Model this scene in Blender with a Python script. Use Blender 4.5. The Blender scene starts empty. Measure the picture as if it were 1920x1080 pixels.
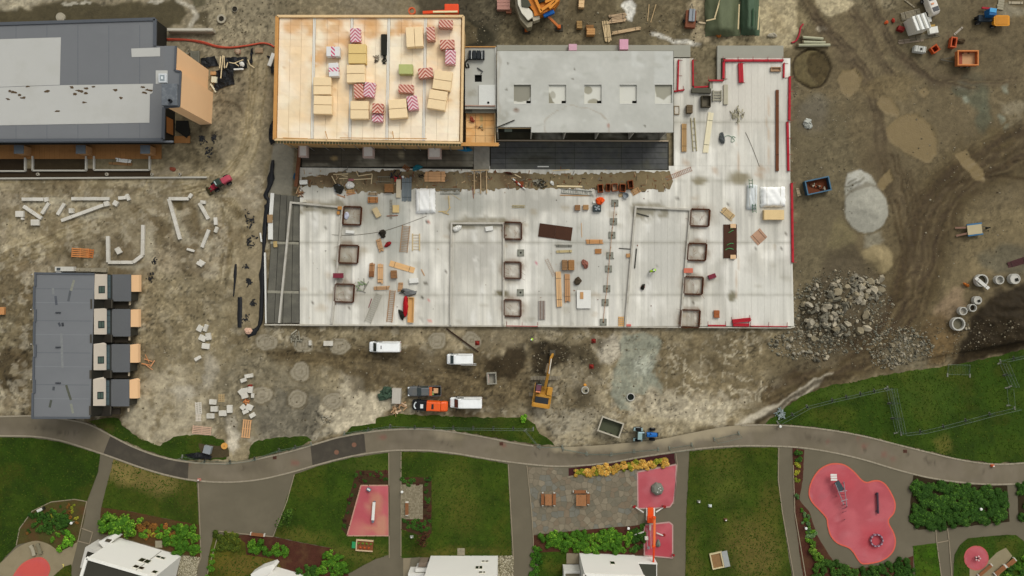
import bpy,bmesh,math,random
import numpy as np
from mathutils import Vector,Matrix
from mathutils.geometry import delaunay_2d_cdt
PI=math.pi
R=math.radians
SC=bpy.context.scene
COL=SC.collection
random.seed(7)

# ------------------------------------------------------------------ camera, sky, sun, exposure
H=137.0            # height of the drone above the ground, metres
K=0.1              # metres per photo pixel on the ground
def P(px,py,z=0.0):
 s=K*(H -z)/H
 return Vector(((px -960)*s,(540 -py)*s,z))
cam_d=bpy.data.cameras.new('camera')
cam=bpy.data.objects.new('camera',cam_d)
COL.objects.link(cam)
cam.location=(0,0,H)
cam.rotation_euler=(0,0,0)
cam_d.sensor_width=36
cam_d.lens=36*H/192.0
cam_d.clip_end=4000
SC.camera=cam
SUN_ELEV,SUN_AZ=R(45),R(32)        # high soft sun behind the clouds, from the upper left of the picture
world=bpy.data.worlds.new('World')
SC.world=world
world.use_nodes=True
wn=world.node_tree.nodes
wl=world.node_tree.links
wn.clear()
sky=wn.new('ShaderNodeTexSky')
sky.sky_type='NISHITA'
sky.sun_disc=False
sky.sun_elevation=SUN_ELEV
sky.sun_rotation=SUN_AZ
sky.air_density=1.0
sky.dust_density=4.0
hs=wn.new('ShaderNodeHueSaturation')      # overcast: the clouds take most of the blue out
hs.inputs['Saturation'].default_value=0.12
bgn=wn.new('ShaderNodeBackground')
bgn.inputs['Strength'].default_value=0.157
wo=wn.new('ShaderNodeOutputWorld')
wl.new(sky.outputs[0],hs.inputs['Color'])
wl.new(hs.outputs[0],bgn.inputs['Color'])
wl.new(bgn.outputs[0],wo.inputs['Surface'])
sun_d=bpy.data.lights.new('sun','SUN')
sun_d.energy=0.85
sun_d.angle=R(22)
sun_d.color=(1.0,0.95,0.86)
sun=bpy.data.objects.new('sun',sun_d)
COL.objects.link(sun)
_sd=Vector((math.sin(SUN_AZ)*math.cos(SUN_ELEV),math.cos(SUN_AZ)*math.cos(SUN_ELEV),math.sin(SUN_ELEV)))
sun.rotation_euler=_sd.to_track_quat('Z','Y').to_euler()
sun.location=_sd*200
SC.view_settings.view_transform='Standard'
SC.view_settings.look='None'
SC.view_settings.exposure=0.0
SC.view_settings.gamma=1.0
SC.view_settings.use_curve_mapping=False

# ------------------------------------------------------------------ colour and material helpers
GAIN=1.09          # picture brightness of a white horizontal surface under this light
def lin(h):
 h=h.lstrip('#')
 out=[]
 for i in (0,2,4):
  c=int(h[i:i+2],16)/255
  out.append(c/12.92 if c <= .04045 else ((c+.055)/1.055) ** 2.4)
 return out
def C(h):
 r,g,b=lin(h)      # the view's yellow grading is put into the darker surface colours
 b *= .82+.18*min(1,(r+g)/.9) if b<g*.93 else 1
 return tuple(min(.86,c/GAIN) for c in (r*.98,g,b))
_mats={}
def M(hexc,rough=.8,var=.12,sc=1.5,rv=0.0,metal=0.0,bump=0.0,dirt=None,dirt_amt=.35,dirt_sc=.6,stretch=None,name=None,spec=.15,attr=False,var2=.1,sc2=7.0):
 """Procedural surface: base colour broken by two noises, a per-object tone and optional dirt patches."""
 key=(hexc,rough,var,sc,rv,metal,bump,dirt,dirt_amt,dirt_sc,stretch,spec,attr,var2,sc2)
 if key in _mats: return _mats[key]
 m=bpy.data.materials.new(name or 'surface_'+str(len(_mats)))
 m.use_nodes=True
 nt=m.node_tree;N=nt.nodes;L=nt.links
 b=N['Principled BSDF']
 b.inputs['Roughness'].default_value=rough
 b.inputs['Metallic'].default_value=metal
 b.inputs['Specular IOR Level'].default_value=spec
 geo=N.new('ShaderNodeNewGeometry')
 mp=N.new('ShaderNodeMapping')
 L.new(geo.outputs['Position'],mp.inputs['Vector'])
 if stretch: mp.inputs['Scale'].default_value=stretch
 def noise(scale,det=3):
  n=N.new('ShaderNodeTexNoise')
  n.inputs['Scale'].default_value=scale
  n.inputs['Detail'].default_value=det
  n.inputs['Roughness'].default_value=.6
  L.new(mp.outputs[0],n.inputs['Vector'])
  return n.outputs['Fac']
 def math_(op,a,bb):
  n=N.new('ShaderNodeMath');n.operation=op
  for i,x in enumerate((a,bb)):
   if isinstance(x,(int,float)): n.inputs[i].default_value=x
   else: L.new(x,n.inputs[i])
  return n.outputs[0]
 f=math_('MULTIPLY_ADD',noise(sc),2*var);f.node.inputs[2].default_value=1 -var
 g=math_('MULTIPLY_ADD',noise(sc2,2),2*var2);g.node.inputs[2].default_value=1 -var2
 f=math_('MULTIPLY',f,g)
 if rv:
  oi=N.new('ShaderNodeObjectInfo')
  r_=math_('MULTIPLY_ADD',oi.outputs['Random'],2*rv);r_.node.inputs[2].default_value=1 -rv
  f=math_('MULTIPLY',f,r_)
 sv=N.new('ShaderNodeVectorMath');sv.operation='SCALE'
 if attr:
  at=N.new('ShaderNodeAttribute');at.attribute_name='Col'
  L.new(at.outputs['Color'],sv.inputs[0])
 else:
  sv.inputs[0].default_value=C(hexc)
 L.new(f,sv.inputs['Scale'])
 out=sv.outputs[0]
 if dirt:
  mx=N.new('ShaderNodeMix');mx.data_type='RGBA'
  cr=N.new('ShaderNodeMapRange')
  cr.inputs['From Min'].default_value=.48;cr.inputs['From Max'].default_value=.72
  cr.inputs['To Max'].default_value=dirt_amt
  L.new(noise(dirt_sc,5),cr.inputs['Value'])
  L.new(cr.outputs[0],mx.inputs['Factor'])
  L.new(out,mx.inputs['A'])
  mx.inputs['B'].default_value=C(dirt)+(1,)
  out=mx.outputs['Result']
 L.new(out,b.inputs['Base Color'])
 if bump:
  bp=N.new('ShaderNodeBump');bp.inputs['Strength'].default_value=bump;bp.inputs['Distance'].default_value=.08
  L.new(noise(sc2*1.3,4),bp.inputs['Height']);L.new(bp.outputs[0],b.inputs['Normal'])
 _mats[key]=m
 return m
def GLASS(h='1c2426'): return M(h,.12,.05,1,spec=.6,var2=0)

# ------------------------------------------------------------------ noise at any point (photo-pixel units)
_tab={}
def vn(X,Y,cell,seed=0):
 if seed not in _tab: _tab[seed]=np.random.RandomState(seed+100).rand(256,256).astype(np.float32)
 t=_tab[seed]
 x=X/cell+1000.37;y=Y/cell+1000.71
 xi=np.floor(x).astype(int);yi=np.floor(y).astype(int)
 fx=x -xi;fy=y -yi
 fx=fx*fx*(3 -2*fx);fy=fy*fy*(3 -2*fy)
 a=t[yi & 255,xi & 255];b=t[yi & 255,(xi+1) & 255];c=t[(yi+1) & 255,xi & 255];d=t[(yi+1) & 255,(xi+1) & 255]
 return (a*(1 -fx)+b*fx)*(1 -fy)+(c*(1 -fx)+d*fx)*fy
def fbm(X,Y,cell,seed=0,octs=4,gain=.5):
 s=0;a=1;t=0
 for o in range(octs):
  s=s+a*vn(X,Y,cell/2 ** o,seed+o);t += a;a *= gain
 return s/t
def sstep(a,b,x):
 t=np.clip((x -a)/(b -a),0,1)
 return t*t*(3 -2*t)
class Paint:
 """Albedo (and optionally height) laid onto points given in photo-pixel ground coordinates."""
 def __init__(s,X,Y,base):
  s.X=X;s.Y=Y
  s.c=np.empty(X.shape+(3,),np.float32);s.c[:]=C(base)
  s.z=np.zeros(X.shape,np.float32);s.w=np.zeros(X.shape,np.float32);s.k=np.zeros(X.shape,np.float32)
 def win(s,x0,y0,x1,y1):
  return (s.X >= x0) & (s.X <= x1) & (s.Y >= y0) & (s.Y <= y1)
 def warp(s,X,Y,a,cell=22):
  if not a: return X,Y
  return X+(fbm(X,Y,cell,11,3) -.5)*4*a,Y+(fbm(X,Y,cell,23,3) -.5)*4*a
 def apply(s,idx,m,col,op,z=0,wet=0,speck=0,mcell=6,calm=0):
  m=np.clip(m,0,1)*op
  if speck: m=m*np.clip(1+speck*(fbm(s.X[idx],s.Y[idx],mcell,41,3) -.5)*4,0,1.2).clip(0,1)
  if col is not None:
   s.c[idx]=s.c[idx]*(1 -m[...,None])+np.array(C(col),np.float32)*m[...,None]
  if z: s.z[idx] += z*m
  if wet: s.w[idx]=np.maximum(s.w[idx],wet*m)
  if calm: s.k[idx]=np.maximum(s.k[idx],calm*m)
 def poly(s,pts,col,op=1,f=3,wp=3,cell=22,**k):
  pts=np.array(pts,float);pad=f+wp*3
  idx=s.win(pts[:,0].min() -pad,pts[:,1].min() -pad,pts[:,0].max()+pad,pts[:,1].max()+pad)
  if not idx.any(): return
  X,Y=s.warp(s.X[idx],s.Y[idx],wp,cell)
  d=np.full(X.shape,1e9);ins=np.zeros(X.shape,bool)
  n=len(pts)
  for i in range(n):
   ax,ay=pts[i];bx,by=pts[(i+1) % n]
   ex,ey=bx -ax,by -ay
   t=np.clip(((X -ax)*ex+(Y -ay)*ey)/(ex*ex+ey*ey+1e-9),0,1)
   d=np.minimum(d,np.hypot(X -ax -t*ex,Y -ay -t*ey))
   if ay != by: ins ^= ((ay>Y) != (by>Y)) & (X<(bx -ax)*(Y -ay)/(by -ay)+ax)
  sd=np.where(ins,d,-d)
  s.apply(idx,sstep(-f,f,sd),col,op,**k)
 def ell(s,cx,cy,rx,ry,col,op=1,f=.15,wp=3,cell=22,rot=0,**k):
  r=max(rx,ry)*1.4+wp*3
  idx=s.win(cx -r,cy -r,cx+r,cy+r)
  if not idx.any(): return
  X,Y=s.warp(s.X[idx],s.Y[idx],wp,cell)
  dx=X -cx;dy=Y -cy
  c_,s_=math.cos(rot),math.sin(rot)
  q=np.hypot((dx*c_+dy*s_)/rx,(-dx*s_+dy*c_)/ry)
  s.apply(idx,1 -sstep(1 -f,1+f,q),col,op,**k)
 def ring(s,cx,cy,rx,ry,wd,col,op=1,wp=2,rot=0,**k):
  r=max(rx,ry)*1.3+wp*3
  idx=s.win(cx -r,cy -r,cx+r,cy+r)
  if not idx.any(): return
  X,Y=s.warp(s.X[idx],s.Y[idx],wp)
  dx=X -cx;dy=Y -cy
  c_,s_=math.cos(rot),math.sin(rot)
  q=np.hypot((dx*c_+dy*s_)/rx,(-dx*s_+dy*c_)/ry)
  s.apply(idx,1 -sstep(.5,1.5,np.abs(q -1)*max(rx,ry)/wd),col,op,**k)
 def stroke(s,pts,wd,col,op=1,f=.5,wp=2,cell=22,**k):
  pts=np.array(pts,float);pad=wd*1.5+wp*3
  idx=s.win(pts[:,0].min() -pad,pts[:,1].min() -pad,pts[:,0].max()+pad,pts[:,1].max()+pad)
  if not idx.any(): return
  X,Y=s.warp(s.X[idx],s.Y[idx],wp,cell)
  d=np.full(X.shape,1e9)
  for i in range(len(pts) -1):
   ax,ay=pts[i];bx,by=pts[i+1]
   ex,ey=bx -ax,by -ay
   t=np.clip(((X -ax)*ex+(Y -ay)*ey)/(ex*ex+ey*ey+1e-9),0,1)
   d=np.minimum(d,np.hypot(X -ax -t*ex,Y -ay -t*ey))
  s.apply(idx,1 -sstep(1 -f,1+f,d/(wd/2)),col,op,**k)

# ------------------------------------------------------------------ geometry helpers
def smooth(pts,n=6,closed=False):
 out=[];m=len(pts)
 rng=range(m if closed else m -1)
 for i in rng:
  g=(lambda j: pts[j % m]) if closed else (lambda j: pts[max(0,min(m -1,j))])
  p0,p1,p2,p3=g(i -1),g(i),g(i+1),g(i+2)
  for k in range(n):
   t=k/n
   out.append(tuple(.5*(2*b+(c -a)*t+(2*a -5*b+4*c -d)*t*t+(-a+3*b -3*c+d)*t ** 3) for a,b,c,d in zip(p0,p1,p2,p3)))
 if not closed: out.append(tuple(pts[-1]))
 return out
def ragged(pts,amp,step=6,seed=0):
 rd=random.Random(seed);out=[]
 n=len(pts)
 for i in range(n):
  a=pts[i];b=pts[(i+1) % n]
  d=math.hypot(b[0] -a[0],b[1] -a[1]);k=max(1,int(d/step))
  nx,ny=(-(b[1] -a[1])/(d+1e-9),(b[0] -a[0])/(d+1e-9))
  for j in range(k):
   t=j/k;o=rd.uniform(-amp,amp)
   out.append((a[0]+(b[0] -a[0])*t+nx*o,a[1]+(b[1] -a[1])*t+ny*o))
 return out
class MB:
 def __init__(s): s.v=[];s.f=[];s.m=[]
 def add(s,vs,fs,mi=0):
  o=len(s.v);s.v += [tuple(v) for v in vs]
  s.f += [tuple(i+o for i in f) for f in fs];s.m += [mi]*len(fs)
 def box(s,c,d,rz=0,mi=0,tp=(1,1),mat=None):
  x,y,z=d[0]/2,d[1]/2,d[2]/2
  vs=[(-x,-y,-z),(x,-y,-z),(x,y,-z),(-x,y,-z)]+[(sx*x*tp[0],sy*y*tp[1],z) for sx,sy in ((-1,-1),(1,-1),(1,1),(-1,1))]
  cr,sr=math.cos(rz),math.sin(rz)
  if mat is not None: vs=[mat @ Vector(v) for v in vs]
  vs=[(c[0]+v[0]*cr -v[1]*sr,c[1]+v[0]*sr+v[1]*cr,c[2]+v[2]) for v in vs]
  s.add(vs,[(3,2,1,0),(4,5,6,7),(0,1,5,4),(1,2,6,5),(2,3,7,6),(3,0,4,7)],mi)
 def bar(s,p,q,w,h,mi=0):
  p=Vector(p);q=Vector(q);d=q -p;L=d.length
  if L<1e-6: return
  u=d/L;a=Vector((0,0,1)) if abs(u.z)<.95 else Vector((1,0,0))
  sd=u.cross(a).normalized();up=sd.cross(u)
  vs=[]
  for e in (p,q):
   for i,j in ((-1,-1),(1,-1),(1,1),(-1,1)): vs.append(e+sd*i*w/2+up*j*h/2)
  s.add(vs,[(0,1,2,3),(7,6,5,4),(0,4,5,1),(1,5,6,2),(2,6,7,3),(3,7,4,0)],mi)
 def tube(s,pts,r,n=6,mi=0,r2=None,caps=True):
  pts=[Vector(p) for p in pts];m=len(pts);rings=[]
  for i,p in enumerate(pts):
   d=(pts[min(i+1,m -1)] -pts[max(i -1,0)])
   d=d.normalized() if d.length>1e-9 else Vector((0,0,1))
   a=Vector((0,0,1)) if abs(d.z)<.9 else Vector((1,0,0))
   u=d.cross(a).normalized();w=u.cross(d)
   rr=r if r2 is None else r+(r2 -r)*i/max(1,m -1)
   rings.append([p+(u*math.cos(2*PI*k/n)+w*math.sin(2*PI*k/n))*rr for k in range(n)])
  s.loft(rings,mi,caps)
 def loft(s,rings,mi=0,caps=True,closed=False):
  n=len(rings[0]);vs=[v for r_ in rings for v in r_];fs=[]
  m=len(rings)
  for i in range(m if closed else m -1):
   for k in range(n):
    a=i*n+k;b=i*n+(k+1) % n;j=((i+1) % m)*n
    fs.append((a,b,j+(k+1) % n,j+k))
  if caps and not closed: fs += [tuple(range(n -1,-1,-1)),tuple((m -1)*n+k for k in range(n))]
  s.add(vs,fs,mi)
 def cyl(s,c,r,h,n=14,axis='z',mi=0,r2=None):
  r2=r if r2 is None else r2
  rings=[]
  for t,rr in ((-h/2,r),(h/2,r2)):
   ring=[]
   for k in range(n):
    a=2*PI*k/n;x,y=rr*math.cos(a),rr*math.sin(a)
    v=(x,y,t) if axis=='z' else ((t,x,y) if axis=='x' else (y,t,x))
    ring.append((c[0]+v[0],c[1]+v[1],c[2]+v[2]))
   rings.append(ring)
  s.loft(rings,mi)
 def lathe(s,prof,c=(0,0,0),n=18,mi=0,closed=False):
  rings=[[(c[0]+r*math.cos(2*PI*k/n),c[1]+r*math.sin(2*PI*k/n),c[2]+z) for k in range(n)] for r,z in prof]
  s.loft(rings,mi,not closed,closed)
 def prism(s,pts,z0,z1,mi=0,bottom=True):
  n=len(pts)
  if sum(pts[i][0]*pts[(i+1) % n][1] -pts[(i+1) % n][0]*pts[i][1] for i in range(n))<0: pts=pts[::-1]
  vs=[(p[0],p[1],z0) for p in pts]+[(p[0],p[1],z1) for p in pts]
  fs=[tuple(n+i for i in range(n))]+[(i,(i+1) % n,n+(i+1) % n,n+i) for i in range(n)]
  if bottom: fs.append(tuple(range(n -1,-1,-1)))
  s.add(vs,fs,mi)
 def quad(s,a,b,c,d,mi=0): s.add([a,b,c,d],[(0,1,2,3)],mi)
 def blob(s,c,r,n=10,seed=0,amp=.25,mi=0,flat=None):
  """Lumpy closed body, r = (rx, ry, rz)."""
  rd=random.Random(seed);ph=[rd.uniform(0,6.28) for _ in range(6)]
  rings=[]
  for i in range(1,n):
   th=PI*i/n;ring=[]
   for k in range(n+4):
    a=2*PI*k/(n+4)
    q=1+amp*(.5*math.sin(2*a+ph[0]+th)+.4*math.sin(3*a+ph[1] -2*th)+.3*math.sin(5*a+ph[2]+3*th))+rd.uniform(-.3,.3)*amp
    z=math.cos(th)*q
    if flat is not None: z=max(z,flat)
    ring.append((c[0]+r[0]*math.sin(th)*math.cos(a)*q,c[1]+r[1]*math.sin(th)*math.sin(a)*q,c[2]+r[2]*z))
   rings.append(ring)
  s.loft(rings[::-1],mi)
 def mesh(s,name,mats,smooth_=False):
  me=bpy.data.meshes.new(name)
  me.from_pydata(s.v,[],s.f)
  for mt in (mats if isinstance(mats,(list,tuple)) else [mats]): me.materials.append(mt)
  if isinstance(mats,(list,tuple)) and len(mats)>1: me.polygons.foreach_set('material_index',s.m)
  if smooth_: me.polygons.foreach_set('use_smooth',[True]*len(s.f))
  me.update()
  return me
 def build(s,name,mats,parent=None,smooth_=False,bevel=0,kind=None,rel=False,label=None):
  """Link as one mesh object. rel: the geometry is in world axes, shift it to the parent's origin."""
  if rel and parent is not None:
   o=parent.location;s.v=[(v[0] -o.x,v[1] -o.y,v[2] -o.z) for v in s.v]
  ob=bpy.data.objects.new(name,s.mesh(name,mats,smooth_))
  COL.objects.link(ob)
  if parent is not None: ob.parent=parent
  if bevel:
   bv=ob.modifiers.new('bevel','BEVEL');bv.width=bevel;bv.segments=2;bv.limit_method='ANGLE'
  if kind: ob['kind']=kind
  if label: ob['label']=label
  return ob
def thing(name,label,cat,loc,rz=0,group=None):
 o=bpy.data.objects.new(name,None);COL.objects.link(o)
 o.empty_display_size=.3
 o.location=loc;o.rotation_euler=(0,0,rz)
 o['label']=label;o['category']=cat
 if group: o['group']=group
 return o
def tag(o,label,cat,group=None):
 o['label']=label;o['category']=cat
 if group: o['group']=group
 return o
def kids(o): return [c for c in COL.objects if c.parent==o]
def copy_tree(o,parent=None,cache={}):
 c=o.copy();COL.objects.link(c)
 if parent is not None: c.parent=parent
 key=o.name
 if key not in cache: cache[key]=[x.name for x in kids(o)]
 for n in cache[key]: copy_tree(bpy.data.objects[n],c)
 return c
def dup(root,loc,rz,label,group=None):
 c=copy_tree(root);c.location=loc;c.rotation_euler=(0,0,rz);c['label']=label
 if group: c['group']=group
 return c
def simple(mb,name,label,cat,mats,loc=(0,0,0),rz=0,group=None,**k):
 o=mb.build(name,mats,**k);o.location=loc;o.rotation_euler=(0,0,rz)
 return tag(o,label,cat,group)
def set_cols(me,cols):
 ca=me.color_attributes.new('Col','FLOAT_COLOR','POINT')
 n=len(cols);buf=np.ones((n,4),np.float32);buf[:,:cols.shape[1]]=cols
 ca.data.foreach_set('color',buf.ravel())
def sheet(name,pts,z,mat,parent=None,grid=None,paint=None,kind='structure',zfun=None):
 """Flat area from an outline in photo pixels, optionally cut into a grid whose points are painted."""
 bm=bmesh.new()
 w=[P(x,y,z) for x,y in pts]
 if sum(w[i].x*w[(i+1) % len(w)].y -w[(i+1) % len(w)].x*w[i].y for i in range(len(w)))<0: w=w[::-1]
 vs,_,fs,*_r=delaunay_2d_cdt([v.to_2d() for v in w],[],[list(range(len(w)))],1,1e-5)
 bv=[bm.verts.new((v[0],v[1],z)) for v in vs]
 for f in fs: bm.faces.new([bv[i] for i in f])
 if grid:
  xs=[p.x for p in w];ys=[p.y for p in w]
  for ax,lo,hi in ((0,min(xs),max(xs)),(1,min(ys),max(ys))):
   t=math.ceil(lo/grid)*grid
   while t<hi:
    co=Vector((t,0,0)) if ax==0 else Vector((0,t,0));no=Vector((1,0,0)) if ax==0 else Vector((0,1,0))
    bmesh.ops.bisect_plane(bm,geom=bm.verts[:]+bm.edges[:]+bm.faces[:],plane_co=co,plane_no=no)
    t += grid
 me=bpy.data.meshes.new(name);bm.to_mesh(me);bm.free()
 me.materials.append(mat)
 n=len(me.vertices);co=np.empty(n*3,np.float32);me.vertices.foreach_get('co',co);co=co.reshape(-1,3)
 if paint:
  s=K*(H -z)/H
  set_cols(me,paint(960+co[:,0]/s,540 -co[:,1]/s))
 if zfun is not None:
  s=K*(H -z)/H
  co[:,2] += zfun(960+co[:,0]/s,540 -co[:,1]/s);me.vertices.foreach_set('co',co.ravel())
 if parent is not None:
  co[:,:3] -= np.array(parent.location[:],np.float32);me.vertices.foreach_set('co',co.ravel())
 me.update()
 o=bpy.data.objects.new(name,me);COL.objects.link(o)
 if parent is not None: o.parent=parent
 if kind: o['kind']=kind
 return o
# ------------------------------------------------------------------ ground sheet: one height field to the horizon
def axis(lo,hi,step,far):
 a=np.arange(lo,hi+step/2,step)
 e=np.array([1.5,4,9,18,35,70,140,300,600,far])
 return np.concatenate([(lo -e)[::-1],a,hi+e])
gx=axis(-102,102,.27,1500);gy=axis(-62,60,.27,1500)
GX,GY=np.meshgrid(gx,gy)
PX=(960+GX/K).astype(np.float32);PY=(540 -GY/K).astype(np.float32)
pxc=np.clip(PX,-60,1980);pyc=np.clip(PY,-80,1160)
g=Paint(PX,PY,'786c58')
def tone(p,a,b,cell,seed,op,lo=.42,hi=.62,octs=5):
 m=sstep(lo,hi,fbm(p.X,p.Y,cell,seed,octs))
 p.c=p.c*(1 -(m*op)[...,None])+np.array(C(b),np.float32)*(m*op)[...,None]
tone(g,None,'8d7f66',90,3,.55)
tone(g,None,'5c503f',60,9,.6,.5,.65)
tone(g,None,'9f9279',26,14,.35,.55,.7)
g.poly([(-80,-80),(520,-80),(520,100),(-80,100)],'857a68',.9,10,8)
g.poly([(-80,12),(60,14),(120,3),(250,6),(330,0),(352,24),(338,44),(300,60),(-80,62)],'4b4332',.95,4,5,wet=.7)
g.poly([(366,24),(388,22),(392,52),(362,46)],'4f4635',.9,2,3,wet=.6)
g.poly([(350,-40),(372,-40),(388,-3),(392,12),(360,12)],'56503f',.9,4,4,wet=.5)
g.stroke([(355,52),(368,32),(360,12),(335,2)],8,'b0a897',.8,.6,4)
g.poly([(-80,-60),(110,-60),(112,0),(40,14),(-80,18)],'a49a85',.8,5,6,speck=.5)
for c in ((130,8),(160,7),(293,2)): g.ell(c[0],c[1],14,3,'b8b09d',.8)
g.poly([(385,0),(520,0),(520,70),(440,82),(390,70)],'8b806c',.8,8,6,speck=.8)
g.poly([(520,-80),(880,-80),(880,32),(520,32)],'776d5c',.8,8,6)
g.poly([(610,-20),(760,-20),(750,20),(640,22)],'8a8070',.6,10,9,speck=.7)
g.poly([(740,-60),(900,-60),(960,40),(940,92),(860,92),(790,20)],'4a443a',.9,7,6)
g.poly([(872,35),(900,40),(925,60),(930,78),(905,88),(870,88)],'2f2c24',.85,5,5)
g.poly([(868,36),(893,50),(897,78),(870,86)],'5d5342',.8,2,2)
g.poly([(940,-80),(1330,-80),(1330,90),(940,90)],'655b4a',.85,10,7)
g.poly([(1080,-30),(1160,-30),(1150,40),(1060,60)],'5a4f3e',.7,8,8)
g.poly([(1220,0),(1300,0),(1290,60),(1200,70)],'5d513f',.6,10,8,speck=.6)
g.poly([(1172,2),(1185,-1),(1194,8),(1190,25),(1184,44),(1176,40),(1174,20),(1166,12)],'cfcabd',.95,2,3)
g.stroke([(1222,66),(1250,73),(1290,80),(1312,86)],7,'c4beb0',.9,.7,3)
g.stroke([(1225,60),(1245,68)],5,'c4beb0',.7,.7,3)
g.poly([(1278,30),(1300,0),(1320,0),(1310,40),(1330,70),(1322,84),(1300,80)],'9b8c73',.8,4,4)
g.poly([(1300,86),(1345,86),(1352,165),(1300,165)],'6e6350',.85,5,4,speck=.5)
g.poly([(1478,60),(1560,30),(2400,-80),(2400,640),(1860,640),(1700,690),(1560,720),(1488,640)],'645743',.85,14,10,calm=.55)
g.poly([(1488,160),(1580,200),(1600,330),(1580,560),(1490,600)],'665c4a',.7,15,12)
g.poly([(1400,-60),(1505,-60),(1520,40),(1490,60),(1480,90),(1440,84),(1410,60)],'a39578',.9,6,6)
g.poly([(1545,-60),(1602,-60),(1598,8),(1582,24),(1562,28),(1542,22),(1522,14),(1520,-8)],'ab9d7f',.95,4,5)
g.poly([(1502,-60),(1530,-60),(1522,40),(1530,66),(1490,50)],'6a5e49',.85,6,5)
g.poly([(1440,10),(1470,30),(1478,64),(1462,62),(1448,40)],'8b7c61',.5,5,4)
g.ell(1542,53,11,4,'bdb299',.9)
g.poly([(1700,-40),(1780,-40),(1800,30),(1720,140),(1660,110)],'665b48',.7,15,9)
g.poly([(1930,180),(1880,190),(1893,240),(1905,275),(1960,280)],'8a7f6b',.8,6,7,speck=.6)
for x,y,rx,ry in ((1832,175,22,34),(1812,158,10,14),(1845,220,16,28),(1800,172,14,10)): g.ell(x,y,rx,ry,'54584c',.65,.4,5)
for x,y in ((1802,160),(1812,186),(1876,222),(1888,240),(1885,165)): g.ell(x,y,6,8,'8d9183',.6,.5,4)
g.ell(1875,265,40,18,'7f7053',.7,.4,6);g.ell(1820,312,26,24,'7d6e50',.85,.2,4,wet=.3)
g.ell(1900,20,30,10,'918a7a',.5,.5,5)
tr=[[(1490,-20),(1560,70),(1610,140),(1640,200),(1652,260),(1655,330),(1690,380)],
      [(1530,30),(1590,90),(1630,150),(1665,190)],[(1600,20),(1640,90),(1672,150)],
      [(1630,-20),(1665,70),(1720,130),(1780,150),(1900,150)],[(1700,110),(1740,145),(1820,165)]]
for i,t in enumerate(tr):
 t=smooth(t,5)
 g.stroke(t,22,'54473a',.45,.7,4)
 for o in (-6,5): g.stroke([(x+o,y) for x,y in t],5,'463a2d',.6,.8,4,z=-.08,speck=.9,mcell=20)
 g.stroke([(x+13,y) for x,y in t],3,'786a52',.5,.6,3)
road=smooth([(1960,255),(1880,290),(1820,322),(1775,362),(1742,420),(1722,490),(1700,560),(1668,618),(1618,658),(1545,690),(1490,720),(1440,745)],6)
g.stroke(road,100,'52452f',.85,.6,9,calm=.4)
g.stroke(road,56,'463a29',.6,.7,8,speck=.5,mcell=18)
g.stroke(smooth([(1650,300),(1690,350),(1712,420),(1715,500)],6),60,'5a4d3c',.7,.5,6)
def offset(pts,d):
 out=[]
 for i in range(len(pts)):
  a=pts[max(0,i -1)];b=pts[min(len(pts) -1,i+1)]
  L=math.hypot(b[0] -a[0],b[1] -a[1])+1e-9
  out.append((pts[i][0] -(b[1] -a[1])/L*d,pts[i][1]+(b[0] -a[0])/L*d))
 return out
rdm=random.Random(4)
for o in range(-38,40,5):
 dk=rdm.random()
 g.stroke(offset(road,o+rdm.uniform(-2,2)),rdm.uniform(3,8),'3d3023' if dk<.6 else '6f604a',rdm.uniform(.25,.6),.9,5,30,z=-.1 if dk<.6 else .05,speck=.8,mcell=24)
for o in (-20,4,24): g.stroke(offset(road,o),11,'42352a',.6,.9,5,40,z=-.1,speck=.8,mcell=26)
for t in ([(1650,300),(1672,380),(1690,470),(1688,540)],[(1672,290),(1700,380),(1716,470)],[(1700,320),(1722,400),(1735,450)],[(1800,345),(1870,330),(1940,345)],[(1770,350),(1830,330),(1900,300)]):
 for o in (0,9): g.stroke(smooth([(x+o,y) for x,y in t],5),5,'463928',.75,.6,4,z=-.08,speck=.7,mcell=20)
g.poly([(1815,400),(1920,390),(1990,440),(1930,480),(1850,520),(1790,560),(1770,540),(1800,470)],'75674f',.8,10,8)
g.poly([(1830,480),(1900,455),(1960,470),(1930,520),(1860,515)],'5c564a',.8,10,6)
g.poly([(1790,540),(1810,530),(1800,580),(1770,600),(1755,580)],'8a7560',.7,8,6)
for pts in ([(1662,240),(1688,217),(1718,213),(1745,232),(1758,262),(1755,290),(1742,306),(1716,294),(1684,278),(1668,262)],
   [(1643,192),(1655,178),(1672,184),(1684,205),(1682,219),(1662,214),(1650,204)],
   [(1572,150),(1580,132),(1604,128),(1616,150),(1612,166),(1592,182),(1578,172)],
   [(1723,172),(1735,165),(1742,174),(1734,183)],[(1790,290),(1810,282),(1842,318),(1848,338),(1830,338),(1812,318)],
   [(1655,330),(1668,318),(1674,336),(1656,358),(1645,350)]):
 g.poly(pts,'63553c',.6,6,3)
 g.poly(pts,'7d6b4d',.97,1.5,2,14,wet=1,z=-.05)
g.poly([(1600,165),(1640,150),(1690,140),(1720,160),(1700,190),(1640,180)],'75654a',.5,8,6,wet=.4)
g.ell(1523,127,36,37,'63573e',.95,.06,3)
g.poly([(1516,100),(1540,95),(1556,118),(1552,145),(1535,158),(1518,140),(1512,118)],'4d412c',.95,2,3,z=-.3)
g.ring(1523,127,35,36,2.2,'352b1c',.95,2,z=-.25)
g.ring(1537,127,18,31,2,'3a3020',.6,3)
g.ell(1530,195,28,22,'6a6255',.7,.4,5);g.ell(1522,215,36,28,'665e55',.5,.4,6)
g.poly([(1583,350),(1590,325),(1612,319),(1632,330),(1646,352),(1664,372),(1664,398),(1655,422),(1630,434),(1606,428),(1590,405),(1586,380)],'9c988c',1,2.5,3,calm=.9)
g.poly([(1583,345),(1592,325),(1612,319),(1634,335),(1610,350)],'b8b4a8',.6,3,3,speck=.8)
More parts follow.
